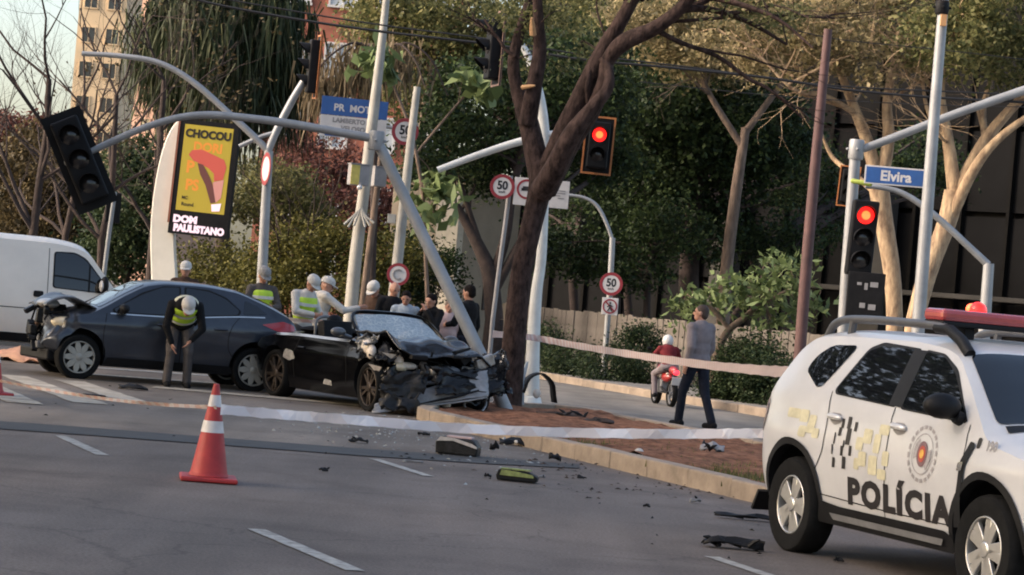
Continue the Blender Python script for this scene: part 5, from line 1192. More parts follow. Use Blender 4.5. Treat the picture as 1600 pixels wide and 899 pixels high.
# ---------------------------------------------------------------- white van
def van():
    th = math.atan2(RN.y, RN.x); Rm = Matrix.Rotation(th, 3, 'Z'); a = at(182, 470, 41.3)
    loc = Vector((a.x, a.y, 0)) - Rm @ Vector((1.72, -.70, 0)); loc.z = 0
    t = thing('white_van', 'white panel van at the left edge behind the blue hatchback', 'van', loc, th)
    car = Car([(-2.6, .6), (-2.58, 1.2), (-2.54, 1.80), (-2.45, 1.93), (-1, 1.96), (.5, 1.955), (.95, 1.91), (1.12, 1.86), (1.45, 1.50), (1.75, 1.16), (1.86, 1.09), (2.1, 1.0), (2.28, .88), (2.36, .70), (2.38, .5)],
              [(-2.6, .38), (-2, .26), (1.8, .24), (2.38, .34)], [(-2.6, .80), (-2.5, .90), (-1.8, .93), (1.2, .93), (1.8, .90), (2.15, .80), (2.38, .60)],
              [(-2.6, 1.12), (1.2, 1.10), (2.38, .95)], .13, [(-2.6, .04), (-2.4, .09), (1.0, .09), (1.6, .06), (2.38, .08)], 5)
    V, F = car.shell(nx=70)
    link('body', cut_body(V, F, [arch(x, .34, .37, s) for x in (-1.5, 1.5) for s in (1, -1)], [van_white, black_plastic]), t)
    for s in (-1, 1):
        window(car, t, 'door_window', [(.66, 1.17), (.66, 1.72), (.98, 1.72), (1.14, 1.64), (1.52, 1.22), (1.50, 1.14)], s, glass, r=.05)
        seam(car, t, [(1.22, 1.13), (1.22, 1.55)], s, .03, .009, black_plastic, 'quarterlight_bar')
        seam(car, t, [(.56, .35), (.56, 1.0), (.56, 1.78)], s); seam(car, t, [(-.6, .35), (-.6, 1.0), (-.6, 1.8)], s); seam(car, t, [(1.60, .62), (1.62, .9), (1.56, 1.12)], s); seam(car, t, [(-2.4, .80), (0, .80), (1.5, .80)], s, .014)
        for hx in (.42, .72): patch(rounded([(hx - .08, .99), (hx - .08, 1.09), (hx + .08, 1.09), (hx + .08, .99)], .03), side_fn(car, s, .012), .04).build('door_handle', black_plastic, t, ang=60)
        q = MB(); y0 = car.W(1.45, 1.2); q.ell((1.44, s * (y0 + .14), 1.26), (.07, .10, .15)); q.tube([(1.46, s * (y0 - .03), 1.12), (1.46, s * (y0 + .1), 1.16)], [.035, .03], 8); q.build('mirror', black_plastic, t)
        q = MB(); q.ell((1.40, s * (y0 + .145), 1.25), (.045, .085, .10)); q.build('mirror_glass', white_paint, t)
        patch(rounded([(2.0, .70), (1.98, .88), (2.24, .80), (2.28, .66)], .03), side_fn(car, s, .008), .05).build('headlamp', lamp_clear, t, ang=60)
        patch(rounded([(-2.4, .26), (-2.3, .40), (2.0, .40), (2.1, .26)], .02), side_fn(car, s, .012), .09).build('sill_trim', black_plastic, t, ang=60)
    patch(rounded([(1.16, -.66), (1.16, .66), (1.72, .76), (1.72, -.76)], .06), top_fn(car, .006), .07).build('windscreen', glass, t, ang=60)
    q = MB(); q.box((2.36, 0, .52), (.05, .9, .14)); q.build('grille', black_plastic, t, smooth=False, bevel=.01)
    for x in (-1.5, 1.5):
        for s in (-1, 1): wheel(t, x, s * .80, .33, .2, .2, s, 'cover', dull_alloy)
van()

# ---------------------------------------------------------------- wrecked black convertible
def wreck():
    fr = Vector((-1.66, 33.45, 0)); hd = Vector((.574, -.819, 0)).normalized(); th = math.atan2(hd.y, hd.x); Rm = Matrix.Rotation(th, 3, 'Z')
    loc = fr - Rm @ Vector((1.24, -.76, 0)); loc.z = 0
    t = thing('wrecked_convertible', 'black open sports car wrecked against the island tree', 'car', loc, th)
    car = Car([(-2.05, .45), (-2.03, .66), (-1.96, .80), (-1.75, .88), (-1.4, .925), (-.9, .935), (-.4, .93), (.3, .94), (.62, .95), (.9, .90), (1.3, .82), (1.6, .75), (1.82, .64), (1.92, .48)],
              [(-2.05, .30), (-1.6, .20), (-1, .14), (1, .14), (1.6, .17), (1.92, .24)], [(-2.05, .60), (-1.98, .74), (-1.7, .87), (-1.24, .905), (-.5, .87), (.5, .87), (1.24, .90), (1.6, .85), (1.82, .70), (1.92, .5)],
              [(-2.05, .72), (-1.4, .84), (0, .86), (1.2, .76), (1.92, .58)], .5, [(-2.05, .04), (-1.6, .10), (-1.2, .07), (0, .045), (.7, .05), (1.24, .10), (1.92, .08)], 3.4,
              crease=lambda x, z: .02 * math.exp(-((z - .66) / .06) ** 2) - .03 * math.exp(-((z - .42) / .12) ** 2) * math.exp(-(x / .8) ** 2))
    def crush(v):
        if v.x > .95:
            k = (v.x - .95) / .97; nz = noise.noise_vector(v * 4.2); n2 = noise.noise_vector(v * 11)
            v = Vector((v.x - .30 * k + nz.x * .14 * k, v.y + (nz.y * .16 + n2.y * .05) * k, v.z + (nz.z * .14 + n2.z * .04) * k - (.05 * k if v.y > 0 else 0)))
        return v
    V, F = car.shell()
    cock = MB().box((-.22, 0, .95), (1.62, 1.36, 1.0)).mesh('c'); nose = MB().box((1.62, -.05, .66), (.66, 1.1, .52), Matrix.Rotation(R(8), 3, 'Y')).mesh('n')
    link('body', cut_body(V, F, [arch(x, .335, .375, s, .5) for x in (-1.24, 1.24) for s in (1, -1)] + [cock, nose], [black_paint, black_plastic], crush), t)
    for x, st, ln in ((-1.24, 0, 0), (1.24, R(-7), R(2))):
        for s in (-1, 1): wheel(t, x, s * .76, .335, .25, .255, s, 'sport', dark_alloy, steer=st, lean=ln)
    # windscreen: frame and cracked pane
    A = [Vector((.66, -.70, .93)), Vector((.20, -.56, 1.24)), Vector((.16, 0, 1.285)), Vector((.20, .56, 1.24)), Vector((.66, .70, .93))]
    q = MB(); q.tube([Vector(p) for p in catmull([tuple(p) for p in A], 6)], .026, 8); q.build('windscreen_frame', black_paint, t)
    N = 14; vs = []
    for i in range(N + 1):
        for j in range(N + 1):
            a, b_ = i / N, j / N; yb, yt = -.68 + 1.36 * b_, -.54 + 1.08 * b_; bow = .06 * (1 - (2 * b_ - 1) ** 2)
            p = Vector((.67 + bow, yb, .93)).lerp(Vector((.20 + bow * .5, yt, 1.235 + .03 * (1 - (2 * b_ - 1) ** 2))), a); p += Vector((0, 0, .012)) * noise.noise(Vector((a * 6, b_ * 6, 3))); vs.append(p)
    q = MB().add(vs, [(i * (N + 1) + j, (i + 1) * (N + 1) + j, (i + 1) * (N + 1) + j + 1, i * (N + 1) + j + 1) for i in range(N) for j in range(N)])
    cg = bpy.data.materials.new('cracked windscreen'); cg.use_nodes = True; nt = cg.node_tree; b = nt.nodes['Principled BSDF']; b.inputs['Roughness'].default_value = .12; b.inputs['Coat Weight'].default_value = .5
    tc = nt.nodes.new('ShaderNodeTexCoord'); vo = nt.nodes.new('ShaderNodeTexVoronoi'); vo.feature = 'DISTANCE_TO_EDGE'; vo.inputs['Scale'].default_value = 14; nt.links.new(tc.outputs['Object'], vo.inputs['Vector'])
    rp = nt.nodes.new('ShaderNodeValToRGB'); rp.color_ramp.elements[0].position = .01; rp.color_ramp.elements[0].color = (.52, .58, .58, 1); rp.color_ramp.elements[1].position = .07; rp.color_ramp.elements[1].color = (.30, .36, .40, 1)
    nt.links.new(vo.outputs['Distance'], rp.inputs[0]); nt.links.new(rp.outputs[0], b.inputs['Base Color']); b.inputs['Alpha'].default_value = .82
    q.build('windscreen', cg, t, ang=60)
    # cockpit
    for s in (-1, 1):
        q = MB(); q.box((-.25, s * .36, .55), (.5, .46, .16)); q.box((-.52, s * .36, .82), (.16, .46, .58), Matrix.Rotation(R(-14), 3, 'Y')); q.ell((-.60, s * .36, 1.10), (.06, .13, .10)); q.build('seat', black_plastic, t, smooth=False, bevel=.04)
        q = MB(); q.tube([Vector(p) for p in catmull([(-.82, s * .52, .9), (-.84, s * .50, 1.10), (-.84, s * .34, 1.16), (-.84, s * .18, 1.10), (-.82, s * .16, .9)], 5)], .022, 8); q.build('roll_hoop', grey_plastic, t)
        q = MB(); y0 = car.W(.52, .9); q.ell((.42, s * (y0 + .10), .99), (.075, .115, .062)); q.tube([(.46, s * (y0 - .08), .92), (.44, s * (y0 + .04), .96)], [.03, .026], 8); q.build('mirror', mat('dusty mirror shell', (.08, .08, .085), .35, coat=.4), t)
        seam(car, t, [(.62, .30), (.64, .6), (.60, .86)], s); seam(car, t, [(-.72, .30), (-.74, .55), (-.66, .86)], s)
        patch(rounded([(-1.0, .56), (-.92, .68), (-.74, .66), (-.70, .56), (-.84, .52)], .03), side_fn(car, s, .004), .04).build('side_intake', mat('pale scuff', (.26, .25, .24), .5, var=.5, scale=14), t, ang=60)
        patch(rounded([(.02, .27), (.06, .34), (.24, .33), (.26, .26)], .02), side_fn(car, s, .004), .04).build('scuff', MATS['pale scuff'], t, ang=60)
        q = MB(); q.ell((1.52, s * .60, .62), (.10, .12, .07), Matrix.Rotation(R(20 * s), 3, 'Z')); q.build('headlamp', lamp_clear if s < 0 else grey_plastic, t)
        for hx in (-.55,):
            q = MB(); yy = car.W(hx, .72) + .012; q.tube([(hx - .08, s * yy, .72), (hx + .08, s * yy, .72)], .016, 8); q.build('door_handle', black_paint, t)
    q = MB(); q.box((.48, 0, .84), (.34, 1.3, .20)); q.build('dashboard', black_plastic, t, smooth=False, bevel=.06)
    q = MB(); q.lathe([(.19, -.015), (.19, .015), (.155, .015), (.155, -.015)], 24, Matrix.Translation((.22, .36, .90)) @ Matrix.Rotation(R(-65), 4, 'Y'), closed=True); q.build('steering_wheel', black_plastic, t)
    q = MB(); q.ell((.26, .36, .90), (.16, .22, .20)); q.build('airbag', cloth_white, t)
    q = MB(); q.ell((-1.0, -.1, .96), (.30, .55, .07)); q.build('folded_roof', cloth_black, t)
    for s in (-1, 1):   # sky highlight on the door shoulder, painted as a pale strip
        seam(car, t, [(-1.30, .865), (-.7, .885), (0, .885), (.6, .885)], s, .035, .004, mat('painted sky highlight', (.16, .17, .18), .12, metal=.2, coat=1.0, var=.1), 'shoulder_highlight')
    # buckled hood thrown up
    N = 22; vs = []
    for i in range(N + 1):
        for j in range(N + 1):
            a, b_ = i / N, j / N; x = .70 + 1.06 * a; y = (b_ - .5) * 1.62 * (1 - .10 * a); fold = abs(((a * 1.6 + .25 * b_) % 1) - .5) * 2
            z = .95 + .11 * math.sin(a * 2.2) * (.5 + .5 * b_) - .20 * a * a + .11 * (fold - .5) * a + .06 * noise.noise(Vector((a * 4, b_ * 5, 7)))
            if b_ > .84: z -= .35 * (b_ - .84) / .16 * .5
            if b_ < .14: z += .10 * (.14 - b_) / .14
            vs.append((x + .04 * noise.noise(Vector((b_ * 6, a, 1))), y, z))
    q = MB().add(vs, [(i * (N + 1) + j, (i + 1) * (N + 1) + j, (i + 1) * (N + 1) + j + 1, i * (N + 1) + j + 1) for i in range(N) for j in range(N)])
    o = q.build('hood', hood_paint, t, ang=28); sm = o.modifiers.new('s', 'SOLIDIFY'); sm.thickness = .02
    # peeled fender, right front
    def sheet(name, pts4, m, amp, seed, thick=.012, N=16):
        p00, p10, p11, p01 = [Vector(p) for p in pts4]; vs = []
        for i in range(N + 1):
            for j in range(N + 1):
                a, b_ = i / N, j / N; p = p00.lerp(p10, a).lerp(p01.lerp(p11, a), b_); nv = noise.noise_vector(Vector((a * 3.3 + seed, b_ * 3.3, seed * 2))); nw = noise.noise_vector(Vector((a * 11 + seed, b_ * 11, seed))); ed = 1.0 + 1.6 * (i in (0, N) or j in (0, N)); p += nv * amp + nw * amp * .38 * ed; vs.append(p)
        q = MB().add(vs, [(i * (N + 1) + j, (i + 1) * (N + 1) + j, (i + 1) * (N + 1) + j + 1, i * (N + 1) + j + 1) for i in range(N) for j in range(N)])
        o = q.build(name, m, t, ang=30); sm = o.modifiers.new('s', 'SOLIDIFY'); sm.thickness = thick; return o
    pale = mat('torn pale metal', (.36, .34, .32), .38, metal=.5, var=.4, scale=9)
    sheet('torn_fender', [(.80, -.88, .76), (1.20, -.92, .86), (1.30, -.78, .96), (.78, -.78, .92)], mat('scraped fender', (.20, .20, .20), .35, metal=.3, var=.6, scale=7, coat=.3), .08, 1)
    sheet('torn_fender', [(1.20, -.90, .76), (1.60, -.88, .66), (1.62, -.60, .80), (1.22, -.70, .92)], wreck_skin, .08, 2)
    sheet('bumper_skin', [(1.64, -.96, .10), (1.98, -.52, .05), (1.92, -.42, .60), (1.62, -.88, .52)], wreck_skin, .06, 3)
    sheet('bumper_skin', [(1.95, -.25, .32), (1.95, .75, .38), (1.80, .80, .70), (1.80, -.25, .62)], wreck_skin, .08, 4)
    sheet('torn_panel', [(1.50, .70, .25), (1.85, .98, .40), (1.7, .95, .92), (1.3, .82, .85)], hood_paint, .08, 6)
    # grey lip dragged under the nose
    lipm = mat('grey bumper lip', (.24, .235, .235), .42, var=.35, scale=6, coat=.2)
    sheet('front_lip', [(1.68, -1.06, .02), (2.02, .50, .34), (1.86, .56, .68), (1.64, -.98, .12)], lipm, .014, 9, .03, 16)
    sheet('front_lip', [(1.70, -1.08, .02), (2.03, .48, .32), (1.88, .44, .31), (1.58, -.95, .02)], lipm, .010, 8, .02, 12)
    q = MB(); q.tube([(1.84, -.45, .17), (1.94, .05, .30), (1.99, .36, .40)], [.008, .02, .012], 6); q.build('lip_slot', black_plastic, t)
    # engine bay clutter
    rr_ = random.Random(12); alu = mat('dirty aluminium', (.30, .28, .26), .4, metal=.6, var=.4, scale=12)
    q = MB(); q.tube([(1.52, -.82, .42), (1.66, -.62, .46), (1.70, -.30, .52)], [.035, .04, .03], 8); q.build('bumper_strut', pale, t)
    q = MB(); q.tube([(1.62, -.38, .42), (1.72, 0, .47), (1.70, .5, .36), (1.66, .72, .28)], .028, 8); q.build('cross_tube', grey_plastic, t)
    q = MB(); q.ell((1.60, .12, .58), (.14, .20, .10)); q.build('air_tank', grey_plastic, t)
    q = MB(); q.ell((1.62, -.10, .58), (.09, .10, .09)); q.build('pump', alu, t)
    q = MB(); q.ell((1.58, .52, .62), (.10, .17, .06)); q.ell((1.60, .66, .62), (.10, .06, .08)); q.build('lamp_shell', mat('pale lamp shell', (.60, .52, .44), .4, var=.35, scale=10), t)
    q = MB(); q.ell((1.56, -.50, .64), (.08, .14, .05)); q.ell((1.52, -.60, .70), (.05, .05, .06)); q.build('lamp_shell', MATS['pale lamp shell'], t)
    q = MB(); q.ell((1.10, -.86, .84), (.12, .05, .09)); q.ell((1.22, -.86, .78), (.08, .06, .10)); q.build('crumpled_bag', MATS['pale lamp shell'], t)
    for k in range(26):
        p = Vector((rr_.uniform(1.25, 1.78), rr_.uniform(-.72, .78), rr_.uniform(.18, .82))); m_ = rr_.choice([black_plastic, wreck_skin, black_plastic, grey_plastic, alu, wreck_skin])
        q = MB(); q.box(p, (rr_.uniform(.05, .22), rr_.uniform(.06, .30), rr_.uniform(.03, .18)), Matrix.Rotation(rr_.uniform(-.9, .9), 3, rr_.choice('XYZ'))); q.build('torn_part', m_, t, smooth=False, bevel=.012)
    for k in range(14):
        p = Vector((rr_.uniform(1.3, 1.6), rr_.uniform(-.7, .75), rr_.uniform(.3, .85))); q = MB()
        q.tube([Vector(s_) for s_ in catmull([tuple(p), tuple(p + Vector((rr_.uniform(.05, .2), rr_.gauss(0, .15), rr_.gauss(0, .1)))), tuple(p + Vector((rr_.uniform(.1, .34), rr_.gauss(0, .25), rr_.gauss(-.12, .14))))], 4)], rr_.uniform(.008, .018), 6); q.build('loose_hose', rubber if k % 3 else alu, t)
    for k in range(18):     # bright torn scraps and bare metal edges
        p = Vector((rr_.uniform(1.15, 1.78), rr_.uniform(-.88, .75), rr_.uniform(.30, .92))); m_ = rr_.choice([alu, pale, MATS['pale lamp shell'], chrome])
        a3 = [p + Vector((rr_.gauss(0, .06), rr_.gauss(0, .09), rr_.gauss(0, .05))) for _ in range(4)]; q = MB(); q.add(a3, [(0, 1, 2), (0, 2, 3), (0, 3, 1), (1, 3, 2)]); q.build('torn_scrap', m_, t, smooth=False)
    q = MB(); q.ell((1.72, .05, .20), (.05, .07, .10)); q.build('fog_lamp', MATS['pale lamp shell'], t)
    return t
wreck()
# ================================================================ PEOPLE
def remesh(mb, vox, smooth=2):
    def f(o):
        m = o.modifiers.new('r', 'REMESH'); m.mode = 'VOXEL'; m.voxel_size = vox; m.use_smooth_shade = True
        if smooth: s = o.modifiers.new('s', 'SMOOTH'); s.factor = .5; s.iterations = smooth
    return evaluated(mb.mesh('p'), [f])
STAND = dict(pelvis=(0, 0, .95), chest=(.0, 0, 1.30), neck=(0, 0, 1.46), head=(.02, 0, 1.62),
             ls=(0, .185, 1.41), le=(-.02, .235, 1.13), lw=(.05, .24, .89), rs=(0, -.185, 1.41), re=(-.02, -.235, 1.13), rw=(.05, -.24, .89),
             lh=(0, .09, .92), lk=(.03, .10, .50), la=(-.01, .10, .09), rh=(0, -.09, .92), rk=(.03, -.10, .50), ra=(-.01, -.10, .09))
def person(label, loc, yaw, pose=None, h=1.72, top=cloth_black, sleeve='long', legs=cloth_navy, shoes=cloth_black, sk=skin, hair=hair_dark, hat=None, vest=None, look=None, group=None, name='person', fingers='relaxed', hat_m=None, bald=False, bag=None, loose=0.0, yoke=False):
    J = {k: Vector(v) for k, v in STAND.items()}
    if pose: J.update({k: Vector(v) for k, v in pose.items()})
    t = thing(name, label, 'person', loc, yaw, group=group); s = h / 1.72; t.scale = (s, s, s)
    sp = (J['chest'] - J['pelvis']).normalized(); side = (J['ls'] - J['rs']).normalized(); fwd = side.cross(sp).normalized(); side = sp.cross(fwd).normalized()
    tor = Matrix((fwd, side, sp)).transposed()
    nk = (J['head'] - J['neck']).normalized(); hf = Vector(look).normalized() if look else (fwd - nk * fwd.dot(nk)).normalized()
    hu = (nk - hf * nk.dot(hf)).normalized() if abs(nk.dot(hf)) < .95 else Vector((0, 0, 1)); hs = hu.cross(hf); HM = Matrix((hf, hs, hu)).transposed()
    def torso(b, i):
        m = J['pelvis'].lerp(J['chest'], .5); b.ell(J['chest'] + sp * .02, (.115 + i, .17 + i, .19 + i), tor); b.ell(m, (.105 + i, .15 + i, .17 + i), tor)
        b.cap(J['ls'] - side * .02, J['rs'] + side * .02, .062 + i, .062 + i); b.cap(J['chest'] + sp * .08, J['neck'], .09 + i * .6, .055 + i * .3)
    def hips(b, i): b.ell(J['pelvis'], (.115 + i, .165 + i, .13 + i), tor); b.cap(J['lh'], J['rh'], .10 + i, .10 + i)
    def arm(b, p, i, lower=True):
        b.cap(J[p + 's'], J[p + 'e'], .053 + i, .043 + i)
        if lower: b.cap(J[p + 'e'], J[p + 'w'], .042 + i, .030 + i * .8)
    def leg(b, p, i): b.cap(J[p + 'h'], J[p + 'k'], .085 + i, .060 + i); b.cap(J[p + 'k'], J[p + 'a'], .056 + i, .042 + i * 1.4)
    def hand(b, p):
        d = (J[p + 'w'] - J[p + 'e']).normalized(); sg = 1 if p == 'l' else -1; w_ = J[p + 'w']; inn = (-side * sg); inn = (inn - d * inn.dot(d)).normalized(); wid = d.cross(inn)
        if wid.dot(fwd) < 0: wid = -wid
        c = w_ + d * .055; b.ell(c, (.022, .043, .055), Matrix((inn, wid, d)).transposed(), 10)
        for k, (o, L) in enumerate(((.030, .068), (.010, .078), (-.010, .072), (-.029, .056))):
            a = c + d * .038 + wid * o; cu = .35 if fingers == 'relaxed' else 1.1; m = a + (d + inn * cu * .4).normalized() * L * .55; e = m + (d * (1 - cu * .5) + inn * cu).normalized() * L * .5
            b.cap(a, m, .0105, .0095, 7); b.cap(m, e, .0095, .008, 7)
        a = c - d * .02 + wid * .036; m = a + (d * .6 + wid * .7 + inn * .3).normalized() * .045; b.cap(a, m, .013, .011, 7); b.cap(m, m + (d + inn * .5).normalized() * .032, .011, .009, 7)
    def foot(b, p, i):
        a = J[p + 'a']; f = Vector((fwd.x, fwd.y, 0)); f = f.normalized() if f.length > .1 else Vector((1, 0, 0))
        b.cap(a + Vector((0, 0, -.045)) - f * .05, a + Vector((0, 0, -.058)) + f * .14, .045 + i, .036 + i); b.cap(a, a + Vector((0, 0, -.04)), .042 + i, .045 + i)
    b = MB(); torso(b, -.004); hips(b, -.004)
    for p in 'lr': arm(b, p, 0); leg(b, p, -.004); hand(b, p); foot(b, p, -.006)
    b.cap(J['neck'] - nk * .03, J['head'] - nk * .05, .054, .050)
    H = J['head']; P = lambda x, y, z: H + HM @ Vector((x, y, z))
    b.ell(P(0, 0, .015), (.096, .075, .105), HM, 16); b.ell(P(.022, 0, -.06), (.066, .056, .06), HM, 12); b.cap(P(.088, 0, .012), P(.108, 0, -.022), .010, .015, 7)
    b.cap(P(.078, -.022, -.062), P(.078, .022, -.062), .011, .011, 6); b.cap(P(.072, -.045, .035), P(.072, .045, .035), .016, .016, 6)
    for e in (1, -1): b.ell(P(-.008, e * .077, -.005), (.022, .010, .030), HM, 8)
    body = link('body', remesh(b, .0125, 1), t); body.data.materials.append(sk)
    for e in (1, -1):
        q = MB(); q.ell(P(.084, e * .030, .012), (.012, .014, .009), HM, 8); q.build('eye', sign_black, t)
    q = MB(); q.cap(P(.088, -.02, -.062), P(.088, .02, -.062), .005, .005, 6); q.build('mouth', mat('lips', (.20, .07, .06), .5, var=0), t)
    def wear(nm, fns, m, vox=.016, sm=3):
        b = MB()
        for f in fns: f(b)
        o = link(nm, remesh(b, vox, sm), t); o.data.materials.append(m); return o
    wear('trousers', [lambda b: hips(b, .014), lambda b: leg(b, 'l', .016), lambda b: leg(b, 'r', .016)], legs)
    wear('shirt' if top is not cloth_black else 'jacket', [lambda b: torso(b, .020 + loose), lambda b: b.ell(J['pelvis'] + sp * (.03 - loose), (.138 + loose, .188 + loose, .12 + loose), tor), lambda b: arm(b, 'l', .017 + loose * .5, sleeve == 'long'), lambda b: arm(b, 'r', .017 + loose * .5, sleeve == 'long')], top)
    for p in 'lr': wear('shoe', [lambda b, p=p: foot(b, p, .008)], shoes, .012, 1)
    if vest:
        m_ = J['pelvis'].lerp(J['chest'], .5); wear('vest', [lambda b: b.ell(J['chest'] + sp * .01, (.146, .202, .185), tor), lambda b: b.ell(m_, (.142, .190, .17), tor)], vest)
        for k, dz in enumerate((-.02, .15)):
            c = J['pelvis'].lerp(J['chest'], .55) + sp * dz; Mx = tor.to_4x4(); Mx.translation = c; wd = (.152, .206) if k else (.148, .198); vs = []
            for i in range(24):
                a = 2 * math.pi * i / 24
                for z in (-.024, .024): vs.append(Mx @ Vector((math.cos(a) * wd[0], math.sin(a) * wd[1], z)))
            MB().add(vs, [(2 * i, 2 * ((i + 1) % 24), 2 * ((i + 1) % 24) + 1, 2 * i + 1) for i in range(24)]).build('reflective_band', vest_silver, t)
    if yoke:
        wear('vest_yoke', [lambda b: b.ell(J['chest'] + sp * .07 - fwd * .02, (.142, .190, .125), tor)], mat('cream vest cloth', (.62, .58, .42), .8, var=.15))
    if hat == 'cap':
        q = MB(); prof = [(.107, -.01), (.110, .02), (.104, .055), (.082, .09), (.045, .108), (.004, .113)]; Mx = HM.to_4x4(); Mx.translation = P(-.004, 0, .045); Mx = Mx @ Matrix.Diagonal((1.06, .88, 1, 1)); q.lathe(prof, 20, Mx); q.build('cap', hat_m or cloth_white, t, ang=60)
        q = MB(); vs = []; n = 12
        for i in range(n + 1):
            a = R(-70) + R(140) * i / n
            for z in (.0, .012): vs += [P(math.cos(a) * .10, math.sin(a) * .088, .04 + z), P(math.cos(a) * .10 + .075 * math.cos(a * .8), math.sin(a) * .092, .025 + z)]
        fs = []
        for i in range(n): a0 = 4 * i; b0 = a0 + 4; fs += [(a0, a0 + 1, b0 + 1, b0), (a0 + 2, b0 + 2, b0 + 3, a0 + 3), (a0 + 1, a0 + 3, b0 + 3, b0 + 1)]
        q.add(vs, fs).build('cap_brim', hat_m or cloth_white, t)
    elif hat == 'helmet':
        q = MB(); q.ell(P(.0, 0, .02), (.135, .122, .140), HM, 20); q.build('helmet', hat_m or white_paint, t, ang=60)
        q = MB(); q.ell(P(.055, 0, .005), (.092, .108, .055), HM, 16); q.build('visor', glass, t, ang=60)
    elif not bald:
        q = MB(); q.ell(P(-.014, 0, .040), (.100, .083, .094), HM, 16); q.ell(P(-.045, 0, -.01), (.066, .076, .075), HM, 12); o = link('hair', remesh(q, .014, 2), t); o.data.materials.append(hair)
    if bag == 'belt':
        q = MB(); c = J['pelvis'] + sp * .05; Mx = tor.to_4x4(); Mx.translation = c; q.lathe([(.150, -.03), (.150, .03)], 22, Mx @ Matrix.Diagonal((1, 1.3, 1, 1))); q.build('belt', cloth_black, t, ang=60); q = MB(); q.box(c + side * -.20, (.10, .06, .14), tor); q.build('belt_pouch', cloth_black, t, smooth=False, bevel=.015); q = MB(); q.box(c + side * .20, (.10, .05, .10), tor); q.build('belt_pouch', cloth_black, t, smooth=False, bevel=.015)
    return t
def yaw_to(p, u, v, Y):
    q = at(u, v, Y); return math.atan2(q.y - p.y, q.x - p.x)
def on(u, v, z=0.0): return gnd(u, v, z)

# officer bending forward in front of the blue car
BEND = dict(pelvis=(-.18, 0, .90), chest=(.13, 0, 1.10), neck=(.26, .0, 1.14), head=(.37, .0, 1.12), ls=(.16, .19, 1.14), rs=(.16, -.19, 1.14), le=(.26, .24, .84), lw=(.30, .10, .68), re=(.22, -.25, .84), rw=(.22, -.16, .62),
            lh=(-.18, .09, .88), lk=(-.02, .12, .50), la=(-.06, .14, .09), rh=(-.18, -.09, .88), rk=(-.02, -.12, .50), ra=(-.06, -.14, .09))
p = on(276, 606); person('officer in white cap and lime vest bending down before the blue hatchback', p, R(-74), BEND, 1.72, top=cloth_black, legs=cloth_ash, vest=vest_lime, hat='cap', look=(.75, 0, -.66), group=None, bag='belt', yoke=True)
# officer in lime vest behind the blue car
ARMS_UP = dict(le=(.10, .25, 1.16), lw=(.30, .10, 1.15), re=(.10, -.25, 1.16), rw=(.30, -.08, 1.13))
p = Vector((at(408, 470, 39.6).x, 39.6, 0)); person('officer in grey cap and lime vest behind the blue hatchback tail', p, R(-70), ARMS_UP, 1.74, top=cloth_ash, legs=cloth_ash, vest=vest_lime, hat='cap', hat_m=hair_grey, look=(.8, .2, -.5))
# two officers behind the wreck
p = Vector((at(474, 470, 38.6).x, 38.6, 0)); person('officer in white cap and lime banded vest behind the wreck cockpit', p, R(-40), dict(ARMS_UP, chest=(.06, 0, 1.29), neck=(.10, 0, 1.44), head=(.15, 0, 1.58)), 1.72, top=cloth_white, legs=cloth_ash, vest=vest_lime, hat='cap', look=(.8, 0, -.6))
POINT = dict(re=(.22, -.36, 1.22), rw=(.42, -.44, 1.28), chest=(.03, 0, 1.28), neck=(.06, 0, 1.43), head=(.10, 0, 1.57))
p = Vector((at(500, 470, 39.3).x, 39.3, 0)); person('officer in white cap stretching a white sleeved arm towards the tall pole', p, R(35), POINT, 1.72, top=cloth_white, legs=cloth_ash, hat='cap', look=(.8, -.5, -.3))
p = Vector((at(592, 470, 41.0).x, 41.0, 0)); person('person in white cap bowing behind the wreck windscreen', p, R(-120), dict(chest=(.05, 0, 1.28), neck=(.10, 0, 1.42), head=(.16, 0, 1.55)), 1.74, top=cloth_brown, legs=cloth_navy, hat='cap', look=(.8, 0, -.6))
p = Vector((at(612, 470, 40.0).x, 40.0, 0)); person('bald person in dark top behind the wreck windscreen', p, R(-60), dict(chest=(.03, 0, 1.29), head=(.06, 0, 1.61)), 1.72, top=cloth_black, legs=cloth_navy, bald=True)
p = Vector((at(634, 480, 39.6).x, 39.6, 0)); person('person with dark hair and pale blue shirt right of the bald one', p, R(-95), dict(head=(.05, 0, 1.60)), 1.60, top=mat('pale blue cloth', (.32, .37, .42), .85, var=.1), legs=cloth_navy)
HANDSFACE = dict(le=(.16, .24, 1.18), lw=(.20, .07, 1.42), re=(.16, -.24, 1.18), rw=(.20, -.07, 1.40), head=(.05, 0, 1.59), neck=(.02, 0, 1.45))
p = Vector((at(676, 480, 39.2).x, 39.2, 0)); person('person in black holding both hands up to the face', p, R(-130), HANDSFACE, 1.60, top=cloth_black, legs=cloth_navy, sk=skin)
p = Vector((at(702, 480, 40.2).x, 40.2, 0)); person('long haired person in pale pink top behind the leaning pole', p, R(-80), dict(head=(.02, 0, 1.60)), 1.52, top=cloth_pink, legs=cloth_navy, hair=mat('brown hair', (.10, .055, .03), .6))
p = Vector((at(733, 480, 39.4).x, 39.4, 0)); person('dark haired man in black jacket right of the leaning pole', p, R(150), dict(le=(.10, .23, 1.15), lw=(.28, .12, 1.12)), 1.76, top=cloth_black, legs=cloth_navy)
p = Vector((at(288, 450, 42.5).x, 42.5, 0)); person('person in white cap whose head shows above the blue hatchback roof', p, R(-90), None, 1.72, top=cloth_brown, legs=cloth_navy, hat='cap')
